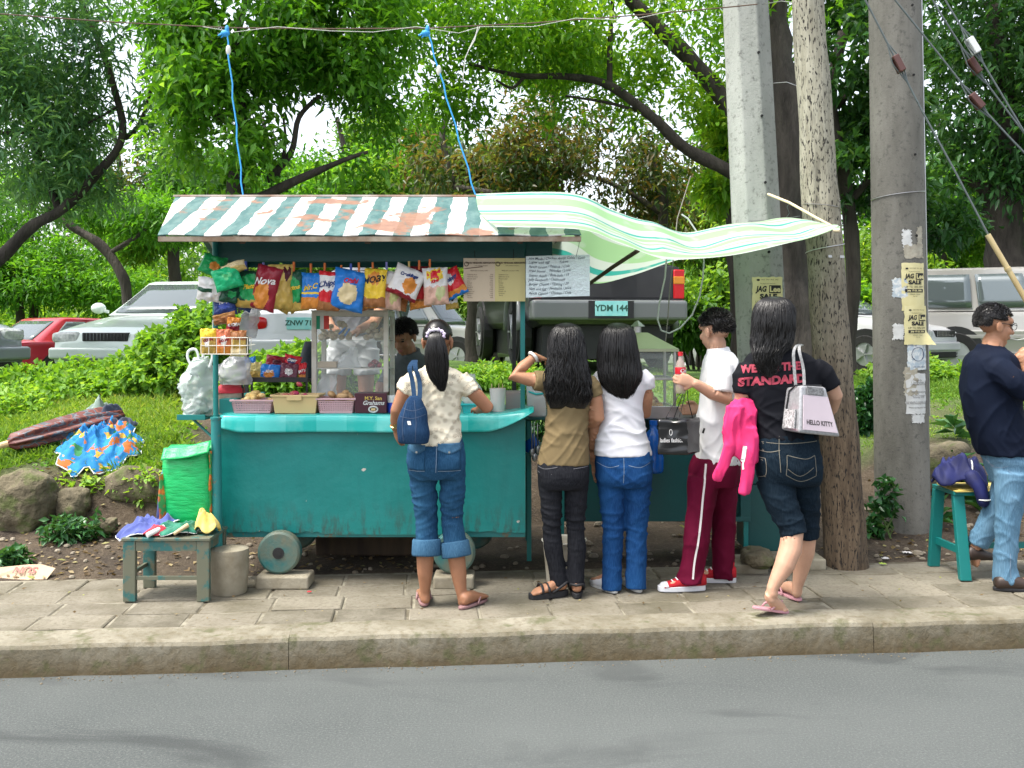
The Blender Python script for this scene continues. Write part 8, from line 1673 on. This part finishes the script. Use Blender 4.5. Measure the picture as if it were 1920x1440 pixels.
# grey film bags hanging above the rack
FILM=glassmat('clear_film',(.55,.56,.58),.6,.2)
def filmbag(L,d,lab,seed,mat=FILM,name='plastic_bag',group=None):
 mb=MB(); mb.loft(sub_rings([ring(py,a,b_,d,hd)for py,a,b_,hd in L],8),48,2.1); return obj(name,mb,mat,None,smooth=True,label=lab,cat='plastic bag',group=group,disp=lambda q:crumple(q+Vector((0,0,seed)))-Vector((0,0,seed)))
filmbag(((565,478,492,.01),(580,468,490,.03),(600,456,484,.04),(620,450,486,.04),(632,468,478,.015)),6.1,'crumpled clear plastic bag hanging above the wire basket',3)
filmbag(((668,428,462,.02),(690,412,470,.06),(712,410,472,.065),(720,412,470,.06)),6.2,'clear plastic bag of goods left of the dark snack rack',5)
mb=MB(); c=P(432,745,6.25); mb.lathe(Vector((c.x,c.y,1.011)),[(0,0),(.075,0),(.085,.02),(.085,.13),(.075,.15),(0,.155)],24); o=obj('paper_sack',mb,mk('brownish_packet',(.28,.2,.13),.7,(.5,.45,.38),9),None,smooth=True,label='brown wrapped packet with red top on the counter by the corner post',cat='packet',disp=lambda q:q+Vector((NV(q*18),NV(q*18+Vector((3,0,0))),0))*.01)
mb=MB(); mb.lathe(Vector((c.x,c.y,1.168)),[(0,.012),(.06,.01),(.088,-.012),(.09,-.04)],24); obj('red_top',mb,RED,o,smooth=True)
# dark rack of snack packs on the counter
rk=thing('counter_rack',P(520,770,6.3),'dark metal rack of snack packets on the counter left of the showcase','rack'); x0,x1=X(458,6.3),X(582,6.3); mb=MB(); mb.bb(x0,x1,6.22,6.46,ZZ(716,6.25),ZZ(712,6.25)); mb.bb(x0,x1,6.215,6.223,ZZ(716,6.25),ZZ(707,6.25)); obj('tray',mb,DARKM,rk)
for x in(x0+.008,x1-.008):
 for y in(6.228,6.452):mb=MB(); mb.bb(x-.006,x+.006,y-.006,y+.006,1.01,ZZ(690,6.25)); obj('leg',mb,DARKM,rk)
for i,(px,py,w_,h,zn,tx,lab)in enumerate(((477,697,30,36,[(A_,GDc),(high(0),(.5,.42,.16))],None,'gold packet at the left on the dark counter rack'),(506,699,40,32,[(A_,Bc),(blob(0,-.2,.5),Oc),(lambda u,v:abs(v+.75)<.12,Yc)],'Mr.C','blue packet on the dark counter rack'),(542,698,36,34,[(A_,(.12,.03,.05)),(blob(0,0,.4),Wc)],'Snaku','purple brown packet on the dark counter rack'),(567,698,16,36,[(A_,DRc),(high(-.1),Rc),(low(-.3),Oc)],'PIATTA','narrow red packet at the right of the dark counter rack'),(520,680,46,26,[(A_,DRc),(blob(0,0,.4),MAc)],None,'dark red packet lying behind on the dark counter rack'),(548,678,34,24,[(A_,Rc),(blob(0,0,.5),DBc)],'Chippy','red packet leaning behind the purple one on the rack'),(470,682,22,26,[(A_,Bc),(low(-.2),DBc)],None,'small blue packet leaning at the left end of the rack'))):chipbag(px,py,6.28+.06*(i>3),w_,h,(-5,3,6,-2,8,12,-10)[i],zn,tx,lab,90+i,'snack packets on the counter rack',0,-.25,Wc,.022,.1,puff=.02)
# glass showcase
gc=thing('showcase',(X(656,6.3),6.42,1.009),'white framed glass showcase full of snacks and garlic on the cart counter','showcase'); WFR=mk('white_frame_paint',(.56,.53,.46),.55,(.4,.33,.24),14,.55,.75,bmp=.3)
x0,x1,y0,y1,z0,z1=X(584,6.25),X(728,6.25),6.25,6.6,1.011,ZZ(584,6.25)
t_=.03; mb=MB()
for x in(x0+t_/2,x1-t_/2):
 for y in(y0+t_/2,y1-t_/2):mb.box((x,y,(z0+z1)/2),(t_,t_,z1-z0))
for z in(z0+.0125,z1-.014):
 for y in(y0+.012,y1-.012):mb.box(((x0+x1)/2,y,z),(x1-x0-2*t_-.001,.024,.027))
 for x in(x0+.012,x1-.012):mb.box((x,(y0+y1)/2,z),(.024,y1-y0-2*t_-.001,.027))
obj('frame',mb,WFR,gc,bevel=.003); mb=MB(); mb.bb(x0-.003,x1+.003,y0-.003,y1+.003,z1+.0005,z1+.008); obj('top_panel',mb,WFR,gc,bevel=.002)
mb=MB(); mb.bb(x0+t_+.001,x1-t_-.001,y0+.004,y0+.007,z0+.027,z1-.029); mb.bb(x0+.003,x0+.006,y0+t_+.001,y1-t_-.001,z0+.027,z1-.029); mb.bb(x1-.006,x1-.003,y0+t_+.001,y1-t_-.001,z0+.027,z1-.029); obj('pane',mb,GLASS,gc)
zs1,zs2=ZZ(640,6.3),ZZ(692,6.3)
for z in(zs1,zs2):mb=MB(); mb.bb(x0+.008,x1-.008,y0+.03,y1-.03,z,z+.006); obj('shelf',mb,WFR if z==zs2 else glassmat('shelf_glass_clear',(.7,.8,.78),.35),gc)
mb=MB()
for k,(a,b_)in enumerate(((593,600),(600,607),(607,617))):mb.mi=k; mb.grid(lambda u,v,a=a,b_=b_:Vector((X(a+(b_-a)*u,6.25),y0+.0015,ZZ(592+25*v,6.25))),1,1)
obj('sticker',mb,[col((.0,.24,.12)),PAPW,col((.5,.03,.02))],gc,normals=False)
GAR=mk('garlic',(.6,.52,.38),.6,(.48,.38,.24),25)
for i,(px,n,lab)in enumerate(((612,22,'bag of pale crackers at the left on the top shelf of the showcase'),(640,16,'pile of garlic in the middle of the top showcase shelf'),(705,34,'bag of peanuts and crackers at the right on the top showcase shelf'))):
 heap('snack_pile',(X(px,6.42),6.44,zs1+.008),.05 if i!=2 else .075,.07,.12,n,.021,GAR,lab,'food',20+i,shape=(1,.9,.8),group='food in the showcase')
for k,(a,b_,c_)in enumerate((((635,627),(648,614),Bc),((646,630),(656,616),Bc))):mb=MB(); mb.bar(P(*a,6.36),P(*b_,6.36),.012,.012); obj('lighter',mb,col(c_),None,bevel=.003,label=('left','right')[k]+' bright blue stick lying over the garlic in the showcase',cat='lighter',group='blue sticks in the showcase')
filmbag(((650,655,668,.02),(668,640,672,.04),(684,636,676,.05),(690,640,672,.045)),6.4,'bunch of small clear bags on the middle showcase shelf',8,glassmat('clear_small',(.8,.82,.82),.5,.2))
heap('red_sweets',(X(705,6.4),6.4,zs2+.007),.045,.05,.04,18,.018,col(DRc),'dark red sweets on the middle showcase shelf','food',31,group='food in the showcase')
mb=MB(); mb.bb(X(597,6.36),X(632,6.36),6.33,6.45,zs2+.007,zs2+.045); obj('small_box',mb,mk('cream_card',(.5,.38,.24),.8),None,bevel=.003,label='small cream card box on the middle showcase shelf',cat='box')
heap('bread_rolls',(X(680,6.42),6.42,z0+.01),.12,.09,.03,22,.03,FRY,'brown bread and fried snacks in the bottom of the showcase','food',33,group='food in the showcase')
filmbag(((700,606,630,.02),(730,600,634,.05),(755,600,634,.05)),6.42,'clear bag of white rolls in the bottom left of the showcase',9,glassmat('clear_roll',(.75,.76,.76),.6,.2))
# navy backpack leaning behind the showcase
mb=MB(); mb.loft(sub_rings([ring(py,a,b_,6.75,hd)for py,a,b_,hd in((640,572,590,.02),(655,566,594,.06),(690,562,596,.08),(715,563,596,.07))]),24,2.2); obj('bag',mb,fabric('dark_slate_cloth',(.02,.028,.04)),None,smooth=True,label='dark slate cloth bag behind the left edge of the showcase',cat='bag',disp=lambda q:q+Vector((NV(q*14),NV(q*14+Vector((5,0,0))),0))*.01)
# baskets along the counter edge
def basket(px0,px1,py0,py1,d,mat,lab,holes=True,dp=.2,flare=.88,fill=None):
 x0,x1=X(px0,d),X(px1,d); zt,zb=ZZ(py0,d),1.0165; w_,cx_,cy_=x1-x0,(x0+x1)/2,d+dp/2; r=thing('basket',(cx_,cy_,zb),lab,'basket',None)
 def sh(v):k=flare+(1-flare)*v; return w_/2*k,dp/2*k,zb+(zt-zb)*v
 mb=MB()
 if holes:
  for sgn,n in((0,15),(1,15),(2,9),(3,9)):
   for i in range(n+1):
    u=-1+2*i/n; pts=[]
    for v in(.14,.8):hx,hy,z=sh(v); pts.append((cx_+u*hx,cy_+(-hy if sgn==0 else hy),z)if sgn<2 else(cx_+(-hx if sgn==2 else hx),cy_+u*hy,z))
    mb.bar(*pts,.006,.004)
  for v in(.14,.27,.40,.53,.66,.79):
   hx,hy,z=sh(v); cs4=[(cx_-hx,cy_-hy,z),(cx_+hx,cy_-hy,z),(cx_+hx,cy_+hy,z),(cx_-hx,cy_+hy,z)]
   for a,b_ in zip(cs4,cs4[1:]+cs4[:1]):mb.bar(a,b_,.0042,.006)
 else:
  def wall(u,v):hx,hy,z=sh(v); s_=(u*4)%4; i=int(s_); f_=s_-i; cs4=[(cx_-hx,cy_-hy),(cx_+hx,cy_-hy),(cx_+hx,cy_+hy),(cx_-hx,cy_+hy)]; a,b_=cs4[i],cs4[(i+1)%4]; return Vector((a[0]+(b_[0]-a[0])*f_,a[1]+(b_[1]-a[1])*f_,z))
  mb.grid(wall,32,6)
 obj('walls',mb,mat,r,solid=0 if holes else .004,normals=holes)
 mb=MB(); hx,hy,z=sh(0); mb.bb(cx_-hx+.001,cx_+hx-.001,cy_-hy+.001,cy_+hy-.001,z,z+.005)
 if holes:
  for s_ in(-1,1):hx2,hy2,z2=sh(.14); mb.hexa([(cx_-hx,cy_+s_*hy-.003,z),(cx_+hx,cy_+s_*hy-.003,z),(cx_+hx,cy_+s_*hy+.003,z),(cx_-hx,cy_+s_*hy+.003,z),(cx_-hx2,cy_+s_*hy2-.003,z2),(cx_+hx2,cy_+s_*hy2-.003,z2),(cx_+hx2,cy_+s_*hy2+.003,z2),(cx_-hx2,cy_+s_*hy2+.003,z2)])
 obj('base',mb,mat,r); mb=MB(); hx,hy,z=sh(1.0); z-=.004
 hx+=.004; hy+=.004; cs4=[(cx_-hx,cy_-hy,z),(cx_+hx,cy_-hy,z),(cx_+hx,cy_+hy,z),(cx_-hx,cy_+hy,z)]
 for a,b_ in zip(cs4,cs4[1:]+cs4[:1]):mb.bar(a,b_,.012,.012)
 for c_ in cs4:mb.ell(c_,(.0085,.0085,.0085),None,8,6)
 if not holes:mb.bb(cx_-.045,cx_+.045,cy_-hy-.012,cy_-hy-.004,z-.028,z+.004)
 obj('rim',mb,mat,r,bevel=.003)
 if fill:heap(fill[0],(cx_,cy_,zb+.01+(zt-zb)*.45),w_*.38,dp*.34,(zt-zb)*.9,fill[4],fill[1],fill[2],fill[3],'food',px0,shape=(1,.7,.5))
 return r
PKP=mk('pale_pink_plastic',(.58,.36,.38),.4); CRP=mk('cream_plastic',(.58,.43,.2),.4)
basket(434,510,750,778,6.03,PKP,'pink lattice basket at the left end of the counter',fill=('pastries',.035,mk('yellow_pastry',(.55,.36,.1),.7,(.65,.5,.25),15),'yellow pastries heaped in the left pink basket',14))
basket(510,595,741,778,6.02,CRP,'solid cream plastic basin on the counter between the pink baskets',False,fill=('fruit_sweets',.026,mk('magenta_wrap',(.45,.02,.14),.4,(.4,.1,.03),30),'magenta wrapped sweets piled in the cream basin',20))
basket(595,664,747,778,6.03,PKP,'pink lattice basket right of the cream basin',fill=('bread',.035,mk('brown_bread',(.36,.2,.08),.7,(.5,.33,.16),15),'brown bread heaped in the right pink basket',12))
bx=thing('biscuit_box',(X(694,6.05),6.1,1.0165),'dark maroon biscuit carton on the counter beside the right pink basket','box'); mb=MB(); mb.bb(X(665,6.03),X(725,6.03),6.03,6.17,1.0165,ZZ(737,6.03)); o=obj('carton',mb,mk('maroon_card',(.05,.006,.016),.35),bx,bevel=.003)
mb=MB(); bt=lambda u,v:Vector((X(700,6.03)+u,6.0275,ZZ(747,6.03)+v)); put_text(mb,'M.Y. San',.03,bt,bold=.0008); obj('gold_lettering',mb,mk('gold_ink',(.55,.4,.08),.5),bx,normals=False)
mb=MB(); put_text(mb,'Grahams',.036,lambda u,v:bt(u,v-.028),bold=.0008,shear=.3); mb.tube([bt(.026*math.cos(a),-.066+.017*math.sin(a))for a in[i*.314 for i in range(21)]],.005,6); obj('white_lettering',mb,PAPW,bx,normals=False)
mb=MB(); mb.box(bt(0,-.066)+Vector((0,-.002,0)),(.026,.003,.014)); obj('biscuit_picture',mb,CRP,bx)
tn=thing('blue_tin',(X(732,6.05),6.08,1.0165),'blue and white striped cup of sweets between the carton and the ponytailed woman','tub'); mb=MB(); mb.lathe((X(736,6.06),6.09,1.0165),[(0,0),(.035,0),(.04,.06),(.04,.062)],20); obj('tub',mb,col((.02,.06,.4)),tn,smooth=True,ang=40); mb=MB(); mb.lathe((X(736,6.06),6.09,1.0795),[(.041,0),(.043,.03),(.043,.042),(0,.042)],20); obj('lid',mb,PAPW,tn,smooth=True,ang=40)
# right half of the counter
basket(866,916,757,776,6.05,AQUA,'small aqua lattice tray under the arm of the ponytailed woman',dp=.16)
cu=thing('straw_cup',(X(933,6.12),6.12,1.0165),'white plastic tumbler of sticks near the right end of the counter','cup'); mb=MB(); cc=Vector((X(933,6.12),6.14,1.0165)); mb.lathe(cc,[(0,.003),(.042,.003),(.05,.145),(.047,.145),(.04,.008),(0,.008)],24); obj('cup',mb,mk('white_tumbler',(.58,.56,.52),.4),cu,smooth=True,ang=40)
for k in range(9):a=k*.7; mb=MB(); mb.tube([cc+Vector((.02*math.cos(a),.02*math.sin(a),.02)),cc+Vector((.04*math.cos(a),.04*math.sin(a),.15+.012*(k%3)))],.0022,5); obj('stick',mb,mk('bamboo_stick',(.55,.42,.22),.6)if k==0 else bpy.data.materials['bamboo_stick'],cu)
mb=MB(); jc=Vector((X(884,6.2),6.25,1.0165)); mb.lathe(jc,[(0,0),(.06,0),(.066,.02),(.066,.13),(.05,.16),(.024,.19),(.022,.23),(.0,.23)],24); jo=obj('plastic_bottle',mb,glassmat('milky_plastic',(.6,.64,.6),.7,.25),None,smooth=True,label='cloudy white plastic bottle on the counter behind the arm of the ponytailed woman',cat='bottle')
mb=MB(); mb.bb(X(948,6.3),X(978,6.3),6.25,6.5,1.011,ZZ(735,6.3)); obj('tray_box',mb,mk('grey_pink_tray',(.3,.22,.2),.7,(.24,.24,.23),5),None,bevel=.004,label='greyish pink tray at the right end of the counter behind the tumbler',cat='tray')
# signs
sg=thing('price_board',P(927,565,5.93),'laminated price list board, half buff and half yellow, hanging from the fascia','sign'); dS=5.93
zz0,zz1=ZZ(565,dS),ZZ(484,dS)
for a,b_,c_,nm in((869,928,(.5,.4,.28),'buff_sheet'),(928,985,(.5,.43,.18),'yellow_sheet')):
 mb=MB(); mb.grid(lambda u,v,a=a,b_=b_:Vector((X(a+(b_-a)*u,dS),dS+.006*math.sin(u*3),zz0+(zz1-zz0)*v)),8,8); sh_=obj(nm,mb,mk('laminated_'+nm,c_,.4),sg,solid=.003,normals=False)
 mb=MB(); cx_=X((a+b_)/2,dS); W_=X(b_,dS)-X(a,dS); L=lambda tx,z,s_,x=0.0,al='CENTER',bo=0:put_text(mb,tx,s_,lambda u,v:Vector((cx_+x+u,dS-.004+.004*math.sin(((cx_+x+u)-X(a,dS))/W_*3),ZZ(z,dS)+v)),align=al,bold=bo)
 L('FOOD VENDORS ASSOCIATION',493,.0125,.012,bo=.0006); L('U.P. Diliman Campus',498,.009,.012); L('PRICE LIST as of June 5, 2006',507.5,.0085,0)
 mb.tube([Vector((cx_-W_/2+.018+.012*math.cos(q),dS-.003,ZZ(495,dS)+.012*math.sin(q)))for q in[i*.35 for i in range(19)]],.0022,5)
 for k,it in enumerate(('Softdrinks 8 oz','Softdrinks 12 oz','Mineral water','Juice','Fishball','Kikiam','Squidball','Hotdog','Banana cue','Sandwich','Siomai','Noodles')):
  if b_<950 or k<11:L(it,515+k*3.9,.0095,-W_/2+.022,'LEFT'); L('%d.00'%(3+(k*7)%19),515+k*3.9,.0095,W_/2-.012,'RIGHT')if b_<950 else None
 obj('print',mb,mk('brown_ink',(.09,.065,.045),.8),sh_,normals=False)
mb=MB(); mb.tube([P(893,487,dS-.003),P(890,480,5.97),P(890,470,5.995)],.0015,5); mb.tube([P(962,487,dS-.003),P(963,478,5.97),P(963,468,5.995)],.0015,5); obj('hook',mb,INK,sg)
fb=thing('menu_board',P(1045,556,5.88),'hand-lettered silver foil menu board hanging under the tarpaulin','sign'); dF=5.88
fo=lambda u,v:Vector((X(986+119.5*u,dF),dF-.01*u+.0022*NV(Vector((u*16,v*11,3))),ZZ(558-3*u-(77.5+0*u)*v,dF)+.0))
m,t,b=newmat('crinkled_foil'); v=coord(t); b.inputs['Metallic'].default_value=.55; b.inputs['Base Color'].default_value=(.62,.7,.7,1); b.inputs['Roughness'].default_value=.38; bump(t,b,noise(t,coord(t,'Object',(1,1,1.6)),55,4,.7),.9,.008)
mb=MB(); mb.grid(fo,40,26); sh_=obj('foil_sheet',mb,m,fb,solid=.004,normals=False)
mb=MB(); MW,MH=X(1105,dF)-X(986,dF),77*dF/F
for k,(tx,y)in enumerate((('Hot Meals / Chicken Arroz Caldo / Goto',.93),('Lugaw with egg          Tokwa',.84),('Pancit canton / Palabok / Cola',.73),('Fried Siomai    Noodles / Lomi',.63),('Siopao Asado / Bola-bola / 15',.52),('Jelly Sandwich / Clubhouse',.42),('Burger Cheese / Hotdog / 20',.31),('Ham and Egg / Sandwich / Juice',.2),('Pancit Canton / Chicken / Cola',.09))):put_text(mb,tx,.0215,lambda u,v_,y=y:fo(min(.99,.04+u/MW),y+v_/MH+.01*math.sin(u*60))+Vector((0,-.0035,0)),align='LEFT',shear=.35,sx=.92,bold=.0001)
obj('handwriting',mb,mk('marker_ink',(.05,.07,.09),.6),sh_,normals=False)
mb=MB(); mb.tube([P(1080,482,5.86),P(1085,462,5.75),P(1088,445,5.69)],.0015,5); mb.tube([P(1003,484,5.88),P(1000,476,5.98)],.0015,5); obj('hanger',mb,INK,fb)
# fine litter on the pavement and soil
for i,(px,py,d,s,c_,lab)in enumerate(((1700,990,6.75,.03,Wc,'crumpled white paper scrap on the soil under the bench end'),(1660,1005,6.6,.022,Wc,'small white paper scrap on the soil left of the bench'),(1640,890,7.2,.02,Wc,'white paper scrap at the foot of the wooden pole'),(1655,1040,6.45,.02,(.3,.42,.06),'yellow green leaf scrap on the soil near the pavement'),(1765,722,10.5,.06,(.5,.42,.36),'pale paper litter on the grass below the silver four by four'),(580,1098,5.75,.012,(.45,.02,.03),'tiny red wrapper beside the left wheel block'))):
 c=P(px,py,d); z=max(H(c.x,c.y),0); mb=MB(); mb.grid(lambda u,v:Vector((c.x+(u-.5)*2*s,c.y+(v-.5)*1.6*s,z+.008+.5*s*abs(NV(Vector((u*3,v*3,i)))))),6,6); obj('litter_scrap',mb,mk('litter_%s'%'abcdef'[i],c_,.7),None,smooth=True,solid=.002,label=lab,cat='litter',group='litter scraps',normals=False)
